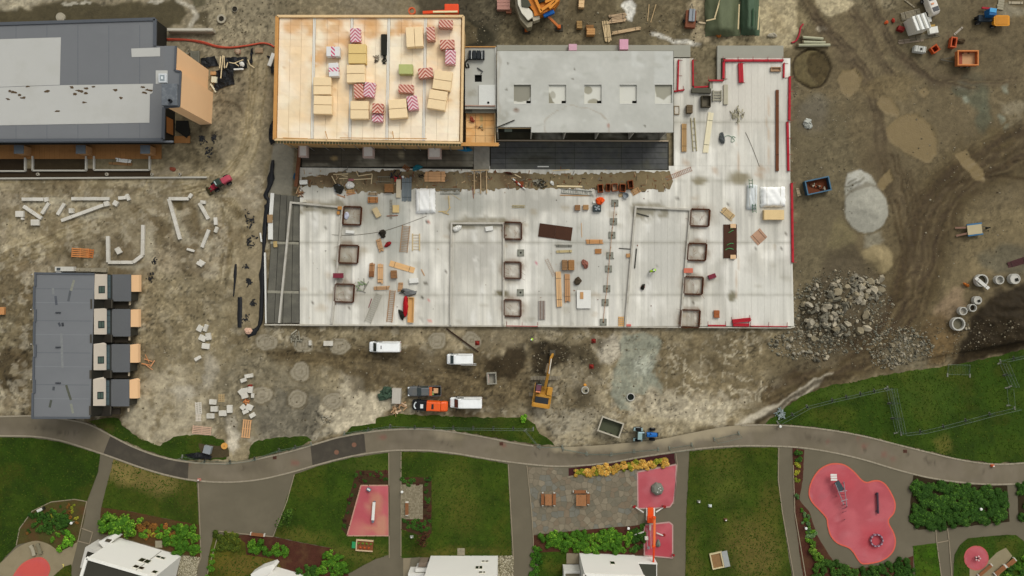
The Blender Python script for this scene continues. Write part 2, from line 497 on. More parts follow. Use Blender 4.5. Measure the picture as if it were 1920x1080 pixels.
for a,b in (((1590,342),(1604,335)),((1600,345),(1618,338)),((1586,350),(1596,346))): g.stroke([a,b],4,'6b665a',.7,.5,2)
g.poly([(1620,440),(1650,436),(1658,455),(1640,466),(1622,462)],'8f897a',.6,5,4)
g.ell(1644,487,29,28,'8f7f60',.95,.12,4,calm=.7)
g.poly([(1555,430),(1575,405),(1605,440),(1598,470),(1570,485),(1550,470)],'74694f',.8,6,5,speck=.7,mcell=3)
g.poly([(1555,470),(1600,460),(1650,515),(1664,560),(1650,600),(1600,640),(1540,650),(1490,640),(1490,590),(1520,540)],'51473a',.9,8,6,speck=.3,mcell=4)
g.poly([(1490,640),(1600,655),(1560,690),(1480,690)],'6b604f',.6,8,6,speck=.7,mcell=4)
def heap(cx,cy,r,h,pw=1.3):
 d=np.hypot(pxc -cx,pyc -cy)/r
 g.z += (h*np.clip(1 -d,0,1) ** pw*(1+.5*(fbm(pxc,pyc,10,5,3) -.5))).astype(np.float32)
g.ell(1625,392,42,44,'9c988c',1,.06,3,calm=.9);g.ring(1625,393,44,46,3,'5a4f3d',.5,3);heap(1626,392,46,.9,1);heap(1608,340,28,.6);heap(1644,487,34,1.1);heap(1580,580,95,1.6,.9)
g.poly([(1780,690),(1800,640),(1815,590),(1855,552),(1920,525),(2300,500),(2300,640),(1920,655),(1860,670),(1820,680)],'2e2519',1,7,6)
heap(1900,610,130,2.4,.9)
g.poly([(1715,640),(1740,590),(1775,585),(1800,620),(1790,670),(1760,690),(1730,680)],'5d4c36',.9,8,6,speck=.3)
g.ell(1765,645,22,26,'7d6545',.6,.5,6,speck=.5)
heap(1760,640,55,.9)
g.poly([(1650,660),(1690,630),(1740,650),(1740,690),(1680,700)],'6f6656',.8,7,6,speck=.8,mcell=3)
g.poly([(-80,318),(500,318),(500,520),(380,520),(270,510),(60,512),(-80,600)],'918470',.85,10,8,calm=.35)
g.poly([(395,100),(512,100),(505,270),(495,330),(400,340),(380,320),(360,260),(395,180)],'837866',.9,6,6)
g.poly([(405,180),(480,170),(480,250),(410,250)],'6e6353',.6,10,6)
g.stroke([(398,192),(440,190),(455,215),(452,250)],5,'564b3d',.8,.6,4)
g.poly([(355,235),(400,240),(415,300),(380,320),(340,300)],'5e5444',.8,8,6)
for t,w_,o in ((smooth([(-60,520),(20,478),(110,450),(220,408),(300,362),(360,342),(430,330),(470,250),(485,120)],6),44,.8),
              (smooth([(330,350),(400,362),(440,400),(452,470),(430,560),(410,640),(420,700)],6),40,.75),(smooth([(-60,340),(100,345),(250,340),(330,348)],6),20,.6)):
 g.stroke(t,w_,'9f9176',o,.45,6)
 for k in (-14,-8,-2,5,11,16): g.stroke(offset(t,k),3,'7b6c4e' if k % 2==0 else 'a89a7c',.55,.6,3,50,speck=.8,mcell=22)
g.poly([(0,400),(60,380),(200,340),(240,380),(120,430),(20,460)],'8f8164',.5,12,9,speck=.6)
g.poly([(150,440),(200,430),(205,500),(140,505)],'6f634d',.5,10,8)
for pts in ([(320,370),(345,372),(342,392),(330,396)],): g.poly(pts,'5c4e37',.9,2,3,wet=.5)
g.poly([(-60,500),(62,515),(62,770),(-60,770)],'766a55',.8,10,9,speck=.6)
g.ell(25,690,36,42,'4a3f30',.9,.25,6);heap(25,700,45,1.2)
g.poly([(0,720),(20,745),(60,755),(60,762),(-20,770)],'a59b88',.8,6,6)
g.poly([(55,762),(62,740),(66,782),(50,782)],'6d5a35',.8,4,3)
for c in ((25,560),(10,600),(40,640),(15,540)): g.ell(c[0],c[1],20,16,'8f8672',.55,.5,8,speck=.6)
rdm=random.Random(9)
for k in range(26):
 o=rdm.uniform(-26,26);w_=rdm.uniform(1.6,3.4);h_=rdm.choice(('6c5e46','74664d','b0a388','a89b80'))
 c=[(400+o*.9,350+o),(428+o*.7,385+o*.3),(440+o,440),(432+o,520),(418+o,600),(410+o*1.2,680)] if k % 2 else [(-20,500+o),(90,455+o),(210,412+o*.8),(300,368+o*.6),(370,348+o*.6),(430,320+o*.6),(468,250+o)]
 g.stroke(smooth(c,5),w_,h_,.7,.6,3,40,speck=.9,mcell=26,z=-.03)
for c in ((268,460,8,50),(140,480,50,14),(300,420,14,40),(240,440,26,14),(366,400,14,30),(180,400,40,8),(330,560,30,16),(395,590,22,22),(300,620,26,18)): g.ell(c[0],c[1],c[2],c[3],'62563f',.6,.5,8,speck=.5)
for c in ((330,540,40,12),(300,590,34,20),(420,560,20,40),(350,640,40,14)): g.ell(c[0],c[1],c[2],c[3],'a2957c',.5,.5,9,speck=.8)
for sd,hx,op,lo_,hi_,cl in ((141,'574a37',.6,.53,.6,60),(151,'a5987f',.5,.55,.63,46),(161,'655642',.5,.53,.62,24),(171,'b3a891',.45,.57,.64,17)):
 idx=g.win(-60,330,1500,840);m=sstep(lo_,hi_,fbm(g.X[idx],g.Y[idx],cl,sd,5,.6))*op*(1 -g.k[idx]*.5)*(1 -sstep(1390,1490,g.X[idx]))
 g.c[idx]=g.c[idx]*(1 -m[...,None])+np.array(C(hx),np.float32)*m[...,None]
g.poly([(440,490),(497,370),(497,632),(470,640),(440,610)],'8a7c65',.8,6,5)
g.poly([(265,520),(440,520),(440,640),(500,640),(700,690),(640,790),(520,830),(230,830),(262,700)],'7f735e',.6,12,9)
g.poly([(262,700),(330,690),(390,760),(400,830),(330,860),(230,800)],'aa9e86',.85,8,9,speck=.9,mcell=12)
for c in ((395,690,10,30),(385,715,8,12),(350,735,24,14)): g.ell(c[0],c[1],c[2],c[3],'b3aa98',.6,.5,6)
g.poly([(420,790),(440,780),(450,820),(440,850),(425,830)],'bdb29d',.9,5,5)
g.poly([(380,700),(470,660),(560,690),(640,740),(640,800),(560,830),(470,820),(400,800)],'726a5d',.6,14,9,speck=.5,mcell=4)
g.poly([(470,730),(600,740),(650,790),(560,826),(480,824)],'68625a',.75,10,8,speck=.3,mcell=3)
g.poly([(430,800),(480,826),(580,815),(640,800),(640,812),(560,830),(470,836)],'9d9585',.6,4,5,speck=1,mcell=3)
g.poly([(640,690),(660,700),(690,740),(720,735),(740,760),(690,800),(630,810),(600,790),(610,740),(640,730)],'b0a48c',.9,5,7)
g.poly([(500,655),(620,648),(800,655),(1000,665),(1000,760),(880,770),(760,720),(700,720),(640,690),(540,690)],'5b4e3c',.85,12,8)
g.poly([(505,660),(620,655),(700,668),(640,690),(540,680)],'544733',.6,8,6)
g.poly([(645,690),(700,695),(690,738),(660,738),(650,715)],'493d2c',.7,8,6,wet=.4)
for o in (-14,-6,4,12): g.stroke(smooth([(520,668+o),(650,672+o),(760,690+o),(900,712+o),(1000,740+o)],6),4,'453929' if o % 4 else '75664f',.5,.6,4,40,speck=.8,mcell=26)
g.poly([(745,612),(990,612),(980,655),(900,650),(830,655),(760,640)],'8e8069',.8,6,8,speck=.6)
g.poly([(890,620),(1080,616),(1100,660),(1080,700),(980,690),(900,650)],'6b6050',.6,10,8,speck=.8,mcell=5)
g.poly([(912,672),(945,662),(955,648),(985,652),(985,690),(960,708),(930,712),(914,690)],'352b1e',.95,5,5,wet=.3)
g.poly([(996,640),(1020,640),(1062,650),(1072,665),(1060,685),(1030,690),(1020,705),(1000,705)],'352c20',.95,5,5,wet=.3,z=-.15)
g.poly([(1050,690),(1120,640),(1140,720),(1130,790),(1060,780)],'756a59',.6,10,9,speck=.9,mcell=5)
g.poly([(1000,760),(1080,770),(1150,790),(1130,825),(1060,832),(1010,800)],'a49a86',.7,8,8,speck=.7,mcell=5)
g.poly([(1120,640),(1150,625),(1165,650),(1140,690),(1120,680)],'b1a794',.8,5,6)
for c in ((1075,655,22,14),(1098,672,16,14),(1110,690,14,10),(1090,740,14,20),(1120,640,16,8)): g.ell(c[0],c[1],c[2],c[3],'433a2d',.7,.5,6)
g.poly([(1165,622),(1235,625),(1240,655),(1232,665),(1222,695),(1240,715),(1238,735),(1200,735),(1185,770),(1165,765),(1148,735),(1148,705),(1160,660)],'8c8d80',.85,4,6,calm=.3,speck=.25)
g.poly([(1185,672),(1222,668),(1222,700),(1190,706)],'a3a394',.7,5,5,speck=.4)
for x in range(1152,1240,7): g.stroke([(x,690),(x -2,730)],2,'7a7c70',.5,.6,2,speck=.6)
g.poly([(1190,740),(1270,728),(1340,745),(1400,760),(1340,800),(1240,795),(1170,785)],'afa38b',.85,9,9,speck=.7,mcell=12)
g.poly([(1240,620),(1480,620),(1480,700),(1400,730),(1300,740),(1240,720)],'71644f',.7,9,8)
tmp=fbm(g.X,g.Y,16,77,4)
idx=g.win(1225,615,1500,800)
mk=(1 -sstep(1410,1490,g.X[idx]))*sstep(1225,1270,g.X[idx])*(1 -sstep(.015,.06,np.abs(tmp[idx] -.5)))*sstep(.45,.6,vn(g.X[idx],g.Y[idx],40,88))*.65
g.c[idx]=g.c[idx]*(1 -mk[...,None])+np.array(C('b5a98f'),np.float32)*mk[...,None]
for c in ((1440,640,40,14),(1350,690,30,12),(1330,650,30,10)): g.ell(c[0],c[1],c[2],c[3],'554a3a',.6,.5,8)
g.poly([(1480,745),(1520,715),(1560,700),(1520,735),(1450,775),(1420,792),(1380,800),(1400,785)],'b8ad97',.9,3,4)
g.stroke(smooth([(1420,795),(1460,765),(1500,738),(1545,712),(1600,706)],5),8,'3b3022',.8,.6,3)
g.poly([(1120,785),(1240,780),(1330,790),(1300,815),(1180,835),(1060,838),(1050,820)],'9a8d74',.7,7,7,speck=.6,mcell=6)
DRAINS=[(500,640),(569,646),(637,650),(495,692),(563,697),(628,702),(492,741),(557,748),(625,752),(819,638),(885,639)]
for i,(x,y) in enumerate(DRAINS):
 if i in (1,9,10,4,6,7,2,8,0):
  g.ell(x,y,22,20,'5d5241',.7,.2,4);g.ell(x,y,18,16,'958b7a',.95,.08,3,calm=.8);g.ring(x,y,12,11,1.6,'756b5a',.6,2);g.poly([(x -4,y -4),(x+4,y -4),(x+4,y+4),(x -4,y+4)],'6d6353',.8,1,0);g.poly([(x -2.4,y -2.4),(x+2.4,y -2.4),(x+2.4,y+2.4),(x -2.4,y+2.4)],'9a8f7d',.8,.8,0)
for c in ((110,378,30,7),(160,405,40,6),(66,380,20,10),(330,410,10,36),(345,440,10,16),(385,400,14,20),(385,455,12,16),(278,455,10,34),(240,497,34,5),(170,385,24,6)): g.ell(c[0],c[1],c[2],c[3],'a89e88',.75,.5,5)
for pts in ([(318,372),(345,374),(344,392),(334,396),(326,388)],): g.poly(pts,'5c4f38',.9,1.5,2,wet=.6)
g.poly([(512,268),(552,268),(548,366),(500,366)],'8f897c',.95,2,1,calm=.8)
fine=fbm(g.X,g.Y,5,61,3)
med=fbm(g.X,g.Y,18,66,4)
g.k=np.maximum(g.k,g.w);nowet=(1 -.92*g.k)
crust=sstep(.53,.61,fbm(g.X,g.Y,7,91,4,.65))*sstep(.4,.6,vn(g.X,g.Y,55,93))
clod=sstep(.58,.66,fbm(g.X,g.Y,6,97,4,.65))*sstep(.35,.6,vn(g.X,g.Y,70,99))
g.c *= (1+(fine -.5)*.8*nowet+(med -.5)*.45*nowet+crust*.42*nowet -clod*.46*nowet)[...,None]
od=np.maximum.reduce([-58 -PX,PX -1978,-78 -PY,PY -1135]);om=sstep(0,60,od)[...,None]
g.c=g.c*(1 -om)+np.array(C('786c58'),np.float32)*om;g.k=g.k*(1 -om[...,0]);g.w=g.w*(1 -om[...,0])
inb=((PX>-70) & (PX<1990) & (PY>-70) & (PY<1150))
g.z += ((fbm(pxc,pyc,40,31,4) -.5)*.35+(fine -.5)*.12)*nowet
rel_=Paint(PX,PY,'000000')
for pts in ([(480,300),(1495,90),(1510,640),(480,640)],[(500,20),(890,20),(1300,80),(1300,330),(500,330)],[(-80,30),(410,30),(410,345),(-80,345)],[(50,500),(270,500),(270,790),(50,790)]):
 rel_.poly(pts,None,1,8,0,z=1)
g.z *= (1 -np.clip(rel_.z,0,1))
NP=[(-120,781),(0,781),(60,780),(120,786),(165,795),(205,815),(250,838),(300,856),(350,866),(400,869),(450,867),(500,857),(550,845),(600,830),(640,819),(700,809),(750,805),(800,805),(850,810),(900,818),(950,828),(1000,836),(1060,838),(1120,835),(1180,830),(1240,823),(1300,811),(1360,800),(1400,797),(1450,797),(1500,800),(1560,807),(1620,818),(1680,833),(1740,848),(1800,862),(1860,870),(1920,868),(2040,855)]
SP=[(-120,815),(0,817),(60,818),(110,825),(160,840),(210,857),(260,875),(310,890),(360,900),(420,904),(480,900),(540,887),(600,870),(660,855),(720,846),(760,844),(810,845),(860,851),(920,861),(980,869),(1040,874),(1100,872),(1150,866),(1200,857),(1260,848),(1320,840),(1380,836),(1440,836),(1500,839),(1560,848),(1620,862),(1680,880),(1740,895),(1800,904),(1860,908),(1920,906),(2040,895)]
NPs,SPs=smooth(NP,4),smooth(SP,4)
low=Paint(PX,PY,'000000')
low.poly(NP+[(2040,1300),(-120,1300)],None,1,6,0,z=1)
g.z=g.z*(1 -low.z) -.35*low.z
near=Paint(PX,PY,'000000')
near.poly([(-120,760),(430,810),(560,815),(700,775),(1000,775),(1100,815),(1350,780),(1500,720),(1900,640),(2100,600),(2100,900),(-120,900)],None,1,10,0,z=1)
g.z=np.where(near.z>.5,np.minimum(g.z,-.02),g.z)
g.z[~inb]=-.3
ny,nx=GX.shape
me=bpy.data.meshes.new('ground')
co=np.stack([GX,GY,g.z],-1).reshape(-1,3).astype(np.float32)
ii=np.arange(ny*nx).reshape(ny,nx)
fs=np.stack([ii[:-1,:-1],ii[:-1,1:],ii[1:,1:],ii[1:,:-1]],-1).reshape(-1,4)
me.vertices.add(len(co));me.vertices.foreach_set('co',co.ravel())
me.loops.add(fs.size);me.loops.foreach_set('vertex_index',fs.ravel())
me.polygons.add(len(fs));me.polygons.foreach_set('loop_start',np.arange(len(fs))*4)
me.polygons.foreach_set('use_smooth',np.ones(len(fs),bool))
me.update(calc_edges=True)
set_cols(me,np.concatenate([g.c.reshape(-1,3).clip(.005,.8),np.maximum(g.w,g.k*.6).reshape(-1,1)],1))
mg=M('808080',.9,.18,.9,attr=True,bump=.6,var2=.3,sc2=2.6,name='earth')
nt=mg.node_tree;at=[n for n in nt.nodes if n.type=='ATTRIBUTE'][0]
mr=nt.nodes.new('ShaderNodeMapRange');mr.inputs['To Min'].default_value=.95;mr.inputs['To Max'].default_value=.35
nt.links.new(at.outputs['Alpha'],mr.inputs['Value']);nt.links.new(mr.outputs[0],nt.nodes['Principled BSDF'].inputs['Roughness'])
sv=[n for n in nt.nodes if n.type=='VECT_MATH'][0];src=sv.inputs['Scale'].links[0].from_socket
def _m(op,a,b,c=None):
 n=nt.nodes.new('ShaderNodeMath');n.operation=op
 for i,x in enumerate((a,b,c)):
  if x is None: continue
  if isinstance(x,(int,float)): n.inputs[i].default_value=x
  else: nt.links.new(x,n.inputs[i])
 return n.outputs[0]
dev=_m('SUBTRACT',src,1.0);amt=_m('MULTIPLY_ADD',at.outputs['Alpha'],-.9,1.0)
nt.links.new(_m('MULTIPLY_ADD',dev,amt,1.0),sv.inputs['Scale'])
me.materials.append(mg)
ground=bpy.data.objects.new('ground',me);COL.objects.link(ground);ground['kind']='structure'
def gz(px,py):
 x=(px -960)*K;y=(540 -py)*K
 i=int(np.clip(np.searchsorted(gx,x),0,nx -1));j=int(np.clip(np.searchsorted(gy,y),0,ny -1))
 return float(max(g.z[max(0,j -1):j+1,max(0,i -1):i+1].max(),-.02)) if PY[j,0]<780 else 0.0
def G(px,py,dz=0): 
 z=gz(px,py)+dz
 return P(px,py,z)
def scatter_stones(name,n,zones,s0,s1,hexes,seed):
 rd=random.Random(seed);mb=MB()
 for k in range(n):
  x0,y0,x1,y1=rd.choices([z[:4] for z in zones],[z[4] for z in zones])[0]
  q,a=math.sqrt(rd.random()),rd.uniform(0,6.283);x,y=(x0+x1)/2+q*math.cos(a)*(x1 -x0)*.6,(y0+y1)/2+q*math.sin(a)*(y1 -y0)*.6
  if name=='gravel': x,y=rd.uniform(x0,x1),rd.uniform(y0,y1)
  if near.z[int(np.clip(np.searchsorted(gy,(540 -y)*K),0,ny -1)),int(np.clip(np.searchsorted(gx,(x -960)*K),0,nx -1))]>.5: continue
  p=G(x,y);s=s0+(s1 -s0)*rd.random() ** 3;a=rd.uniform(0,6.3)
  e=rd.uniform(.6,1)
  vs=[(p.x+s*math.cos(a+q)*(1 if q % 3.15<1 else e)*rd.uniform(.7,1.1),p.y+s*math.sin(a+q)*e*rd.uniform(.7,1.1),p.z) for q in (0,1.57,3.14,4.71)]+[(p.x+rd.uniform(-.2,.2)*s,p.y+rd.uniform(-.2,.2)*s,p.z+s*.7)]
  mb.add(vs,[(0,1,4),(1,2,4),(2,3,4),(3,0,4)],rd.randrange(len(hexes)))
 o=mb.build(name,[M(h,.9,.2,2) for h in hexes],kind='stuff');o['category']=name
 return o
scatter_stones('gravel',4600,[(230,620,640,830,5),(640,612,1000,770,3),(1000,620,1130,830,6),(1130,620,1490,790,3),(1490,500,1680,690,5),(1640,600,1920,670,5),(1480,160,1600,400,2),(1700,150,1920,520,3),(0,340,440,700,4),(380,0,520,90,2),(880,20,1330,85,4)],.07,.28,['857b69','574d3f','857b6a','968c7a','6a6151','6a6151'],5)
tag(bpy.data.objects['gravel'],'small loose stones and clods scattered over the bare site','gravel')
del bpy.data.objects['gravel']['category']
scatter_stones('rubble',2400,[(1495,520,1660,652,6),(1640,620,1740,700,3),(1450,625,1560,670,2)],.12,.45,['8d8678','77746a','9d917c','6a665c','5f574a'],9)
bpy.data.objects['rubble']['label']='small broken stone around the rock heaps';del bpy.data.objects['rubble']['category']
# ------------------------------------------------------------------ park: pavement, paths, lawns, beds
MASPH=M('686054',.92,.1,.35,var2=.07,sc2=9,bump=.15,dirt='7b7163',dirt_amt=.4,dirt_sc=.15,name='asphalt')
sheet('pavement',NPs+[(2400,860),(2400,1400),(-400,1400),(-400,790)],0.0,MASPH)
pa_cols=[]
def path_paint(X,Y):
 p=Paint(X,Y,'73695c')
 tone(p,None,'6a6056',60,5,.5);tone(p,None,'81766a',30,6,.4)
 for x,y,r,o in ((1290,812,60,.9),(1230,818,40,.95),(1350,803,46,.75),(1160,828,40,.8),(1100,834,50,.7),(830,813,18,.5),(1420,800,30,.4)): p.ell(x,y,r,9 if r<50 else 12,'a3957d',o,.5,5)
 p.stroke([(1040,834),(1200,828),(1300,815),(1390,800)],22,'9c8f78',.8,.6,5)
 for x,y in ((720,820),(1310,852),(1555,828),(1620,838),(1610,822),(1660,852),(1675,862),(553,868),(350,868),(945,835)): p.ell(x,y,5,5,'85504a',.55,.5,3)
 p.ell(860,815,14,5,'8b8068',.5,.5,4)
 for a,b in (((430,872),(540,880)),((760,812),(930,845)),((1480,806),(1640,850)),((30,790),(150,812)),((1000,850),(1160,850)),((1690,845),(1850,885))): p.stroke([a,((a[0]+b[0])/2,(a[1]+b[1])/2+5),b],1.3,'564d44',.7,.7,5,16)
 for k in ((480,880,40,8),(800,830,60,8),(1120,852,80,8),(1560,822,60,8),(60,800,60,9)): p.ell(*k,'5f564c',.4,.6,6)
 return p.c*(1+(fbm(X,Y,4,8,2) -.5)*.16)[...,None]
path=sheet('path',NPs+SPs[::-1],.012,M('808080',.92,.06,.3,attr=True,var2=.06,sc2=9,bump=.12,name='path_asphalt'),grid=.8,paint=path_paint)
FRESH=M('48423e',.92,.12,.4,var2=.08,sc2=8,name='fresh_asphalt',dirt='5b544c',dirt_amt=.5,dirt_sc=.4)
def inpath(a,b):
 """Outline of the path between two x positions (photo pixels)."""
 n=[p for p in NPs if a <= p[0] <= b];s=[p for p in SPs if a -6 <= p[0] <= b]
 return n,s
sheet('fresh_asphalt',[(207,817),(250,838),(300,856),(350,866),(354,866),(352,898),(310,889),(260,874),(210,856),(194,850),(201,832)],.02,FRESH)
sheet('fresh_asphalt',[(582,837),(600,831),(640,820),(680,813),(683,815),(686,848),(660,854),(600,869),(586,872)],.02,FRESH)
KERB=M('9a8f7e',.85,.18,1.2,var2=.15,sc2=3,dirt='6f6657',dirt_amt=.5,name='granite_kerb')
def kerb(pts,wd=.28,h=.09,label=None,z0=0):
 w=[P(x,y) for x,y in pts];acc=[]
 d=[0]
 for i in range(1,len(w)): d.append(d[-1]+(w[i] -w[i -1]).length)
 def at(s):
  for i in range(1,len(w)):
   if d[i] >= s: t=(s -d[i -1])/max(1e-6,d[i] -d[i -1]);return w[i -1].lerp(w[i],t)
  return w[-1]
 mb=MB();s=0
 while s<d[-1] -.1:
  e=min(s+.96,d[-1]);a=at(s);b=at(e);mb.bar((a.x,a.y,z0+h/2 -.05),(b.x,b.y,z0+h/2 -.05),wd,h+.1);s += 1.0
 return mb.build('kerb',KERB,kind='structure')
kerb([p for p in NPs if p[0]<1010]);kerb([p for p in NPs if p[0]>1385]);kerb(SPs)
MGR=M('808080',.95,.16,.5,attr=True,var2=.35,sc2=2.6,bump=.4,name='turf')
def lawn_paint(base,patches):
 def f(X,Y):
  p=Paint(X,Y,base);p.c *= np.array([.93,1.04,.5],np.float32)
  tone(p,None,'26360c',30,12,.55);tone(p,None,'3f5014',46,17,.5,.5,.66);tone(p,None,'4e4c18',38,35,.35,.55,.7)
  for k in patches: p.ell(*k[:4],k[4],k[5],.55,7)
  return p.c*(1+(fbm(X,Y,9,8,3) -.5)*.5)[...,None]
 return f
def lawn(pts,base='33441a',patches=(),rag=1.0,z=.06,grid=.9):
 LAWNS.append((pts,z));o=sheet('lawn',ragged(pts,rag,7,len(pts)),z,MGR,grid=grid,paint=lawn_paint(base,patches))
 return o
LAWNS=[];PADS=[[(751,905),(795,905),(795,976),(751,976)],[(1818,1063),(1898,1020),(1900,1100),(1818,1100)]]
lawn([(-150,819),(0,820),(60,821),(110,828),(160,843),(188,852),(184,885),(172,915),(163,940),(140,936),(98,940),(62,957),(37,990),(31,1022),(0,1055),(-150,1100)],'2c3d12',rag=.5)
lawn([(213,861),(260,878),(310,893),(369,904),(373,984),(330,976),(240,958),(190,951)],'3d451b',[(250,885,46,22,'76683c',.9),(300,905,40,22,'74663c',.85),(225,880,26,20,'78693f',.8),(345,925,20,30,'4a4a1c',.6)],rag=.5)
lawn([(553,889),(600,873),(660,858),(728,849),(729,1040),(700,1050),(652,1076),(640,1045),(620,1027),(562,1016),(514,1006)],'37471a',[(560,1008,60,14,'5f5a26',.6),(690,1040,40,18,'5d5828',.7),(640,1030,30,14,'5d5828',.6),(690,870,60,12,'4b5420',.5)],rag=.5)
lawn([(751,847),(810,848),(860,854),(920,864),(952,870),(955,930),(960,1042),(752,1046)],'3a481c',[(850,920,50,60,'525a22',.5),(850,1035,90,9,'5d5426',.6),(870,960,30,40,'555420',.5)],rag=.5)
lawn([(1293,846),(1380,839),(1458,839),(1458,900),(1466,960),(1488,1100),(1285,1100),(1287,960)],'414a1e',[(1360,905,40,40,'565a26',.5),(1420,1040,44,50,'665a30',.8),(1400,1010,50,40,'62582c',.6),(1300,1050,16,60,'5d5528',.6),(1340,860,50,16,'585423',.6),(1440,960,20,50,'605828',.5)],rag=.6)
lawn([(1434,796),(1452,780),(1475,762),(1510,738),(1560,722),(1600,716),(1650,704),(1720,694),(1790,684),(1850,672),(1920,655),(2100,620),(2100,845),(1920,866),(1860,868),(1800,860),(1740,846),(1680,831),(1620,816),(1560,805),(1500,798),(1450,795)],'34461a',[(1770,835,14,14,'66602e',.7),(1600,735,60,12,'4a5a22',.6),(1740,740,60,40,'3f521c',.5),(1560,775,40,14,'55561f',.4),(1690,690,60,10,'4b5c24',.5)],rag=1.6)
GFAR=M('3a4c1a',.95,.25,.3,var2=.3,sc2=2.5)
sheet('lawn',[(-400,1136),(2400,1136),(2400,1390),(-400,1390)],.06,GFAR);sheet('lawn',[(2101,621),(2400,560),(2400,820),(2101,844)],.06,GFAR)
for i,v in enumerate(([(165,790),(205,783),(222,784),(228,798),(262,822),(300,836),(325,820),(350,816),(385,815),(420,824),(428,845),(424,861),(350,863),(300,853),(250,835),(205,812)],
          [(466,860),(470,835),(485,826),(520,820),(575,819),(585,826),(550,841),(500,854)],
          [(645,815),(660,800),(705,794),(705,784),(740,776),(830,780),(900,783),(985,783),(1003,796),(1012,812),(1040,834),(1000,833),(950,825),(900,815),(850,807),(800,802),(750,802),(700,806)])):
 lawn(v,'34431a',[(v[0][0]+20,v[0][1]+10,30,10,'4d4526',.6),(900,795,60,12,'2b3a14',.5),(990,815,20,14,'53591f',.5)],rag=1.8,z=.03)
lawn([(400,1003),(440,1004),(460,1018),(462,1040),(520,1050),(545,1100),(385,1100),(392,1040)],'5b5026',[(430,1015,26,14,'3f4a1a',.8),(470,1060,50,20,'6a5a2e',.6)],rag=.6)
lawn([(1712,1024),(1757,1018),(1766,1100),(1718,1100)],'3f5c14',rag=.4)
lawn([(1790,1040),(1800,1022),(1815,1009),(1840,1007),(1880,1003),(1905,1003),(1920,1015),(2000,1060),(2000,1110),(1786,1110)],'35481a',[(1890,1020,20,10,'55521f',.5)],rag=.4)
lawn([(1010,1036),(1062,1034),(1062,1100),(1008,1100)],'364a16',[(1040,1060,16,12,'5a5520',.5)],rag=.5)
lawn([(100,1080),(120,1062),(134,1058),(134,1100),(100,1100)],'47481e',rag=.4)
MULCH=M('4a2a22',.95,.3,1.1,var2=.4,sc2=5,bump=.6,dirt='5d4630',dirt_amt=.6,dirt_sc=.5,name='bark_mulch')
WEEDY=M('4a4524',.95,.3,.8,var2=.45,sc2=4,bump=.6,dirt='5a3a28',dirt_amt=.9,dirt_sc=.35,name='weedy_soil')
def bed(pts,m=MULCH,z=.05,rag=.6): PADS.append(pts);return sheet('planting_bed',ragged(pts,rag,7,len(pts)+3),z,m)
bed([(163,941),(140,937),(96,941),(61,958),(37,991),(31,1022),(70,1013),(90,1019),(113,1035),(148,1015),(158,975)],WEEDY)
bed([(190,951),(240,958),(330,976),(373,984),(376,1046),(340,1040),(222,1006),(186,1000)],M('4c3a22',.95,.3,.8,var2=.4,sc2=4,dirt='5d3026',dirt_amt=.8,dirt_sc=.3))
bed([(440,1004),(462,1002),(514,1007),(562,1017),(620,1028),(641,1046),(653,1076),(660,1110),(545,1110),(520,1051),(462,1041)])
bed([(668,882),(728,882),(728,909),(676,909),(650,1004),(640,992),(655,930)],M('3d2f20',.95,.3,1,var2=.4,sc2=5,dirt='562a26',dirt_amt=.8,dirt_sc=.4),.065)
bed([(751,895),(809,895),(809,1001),(784,1003),(751,992)],M('3d2f20',.95,.3,1,var2=.4,sc2=5,dirt='562a26',dirt_amt=.9,dirt_sc=.4),.065)
bed([(1066,878),(1100,874),(1150,868),(1200,859),(1264,850),(1267,869),(1195,880),(1130,889),(1066,893)],M('41202000'[:6],.95,.3,1,var2=.35,sc2=5))
bed([(999,1004),(1100,993),(1196,985),(1208,983),(1208,1041),(1062,1037),(1000,1036)])
bed([(1486,840),(1508,843),(1505,900),(1499,938),(1517,958),(1532,1004),(1562,1052),(1602,1066),(1660,1062),(1712,1042),(1713,1110),(1510,1110),(1489,960)])
bed([(1713,889),(1760,901),(1800,907),(1860,911),(1889,909),(1893,978),(1850,983),(1800,988),(1722,993),(1704,978)],M('31281a',.95,.3,1,var2=.4,sc2=5))
bed([(1908,909),(1960,905),(1960,985),(1910,977)],M('31281a',.95,.3,1,var2=.4,sc2=5))
bed([(372,832),(425,838),(430,855),(380,862)],M('4a4030',.95,.3,1,var2=.4,sc2=5),.04,1.5)
edge=M('8f8270',.85,.15,1,name='edging_stone')
def edging(pts,wd=.16,h=.1):
 mb=MB()
 for a,b in zip(pts,pts[1:]):
  p,q=P(*a),P(*b);mb.bar((p.x,p.y,h/2),(q.x,q.y,h/2),wd,h)
 mb.build('edging',edge,kind='structure')
for e in ([(1460,839),(1459,900),(1467,962),(1490,1090)],[(1487,872),(1490,960),(1512,1090)],[(372,905),(375,984),(377,1045),(360,1090)],[(552,890),(538,940),(512,1006),(478,1003),(411,996),(385,1090)],[(953,871),(958,960),(963,1050)],[(988,873),(997,960),(1000,1010),(1000,1035)],[(1267,850),(1270,872),(1263,945)],[(1066,893),(1195,880)],[(752,847),(752,1046)],[(729,849),(730,1046)],[(1754,992),(1756,1017),(1766,1090)],[(1776,991),(1779,1012),(1785,1090)],[(1756,1018),(1780,1013)],[(31,1022),(37,991),(61,958),(96,941),(140,936),(163,940),(147,1014)],[(152,990),(174,998)],[(174,998),(168,1020),(145,1014)]): edging(e)
BEIGE=M('8d8069',.9,.1,.5,var2=.08,name='resin_paving',dirt='7a6d58',dirt_amt=.4)
sheet('resin_paving',smooth([(-60,1100),(0,1056),(28,1030),(50,1018),(70,1014),(92,1020),(113,1034)],4)+[(130,1024),(146,1016),(135,1060),(120,1070),(100,1100)],.03,BEIGE)
sheet('resin_paving',[(756,1046),(800,1046),(792,1100),(756,1100)],.03,M('8d806d',.9,.08))
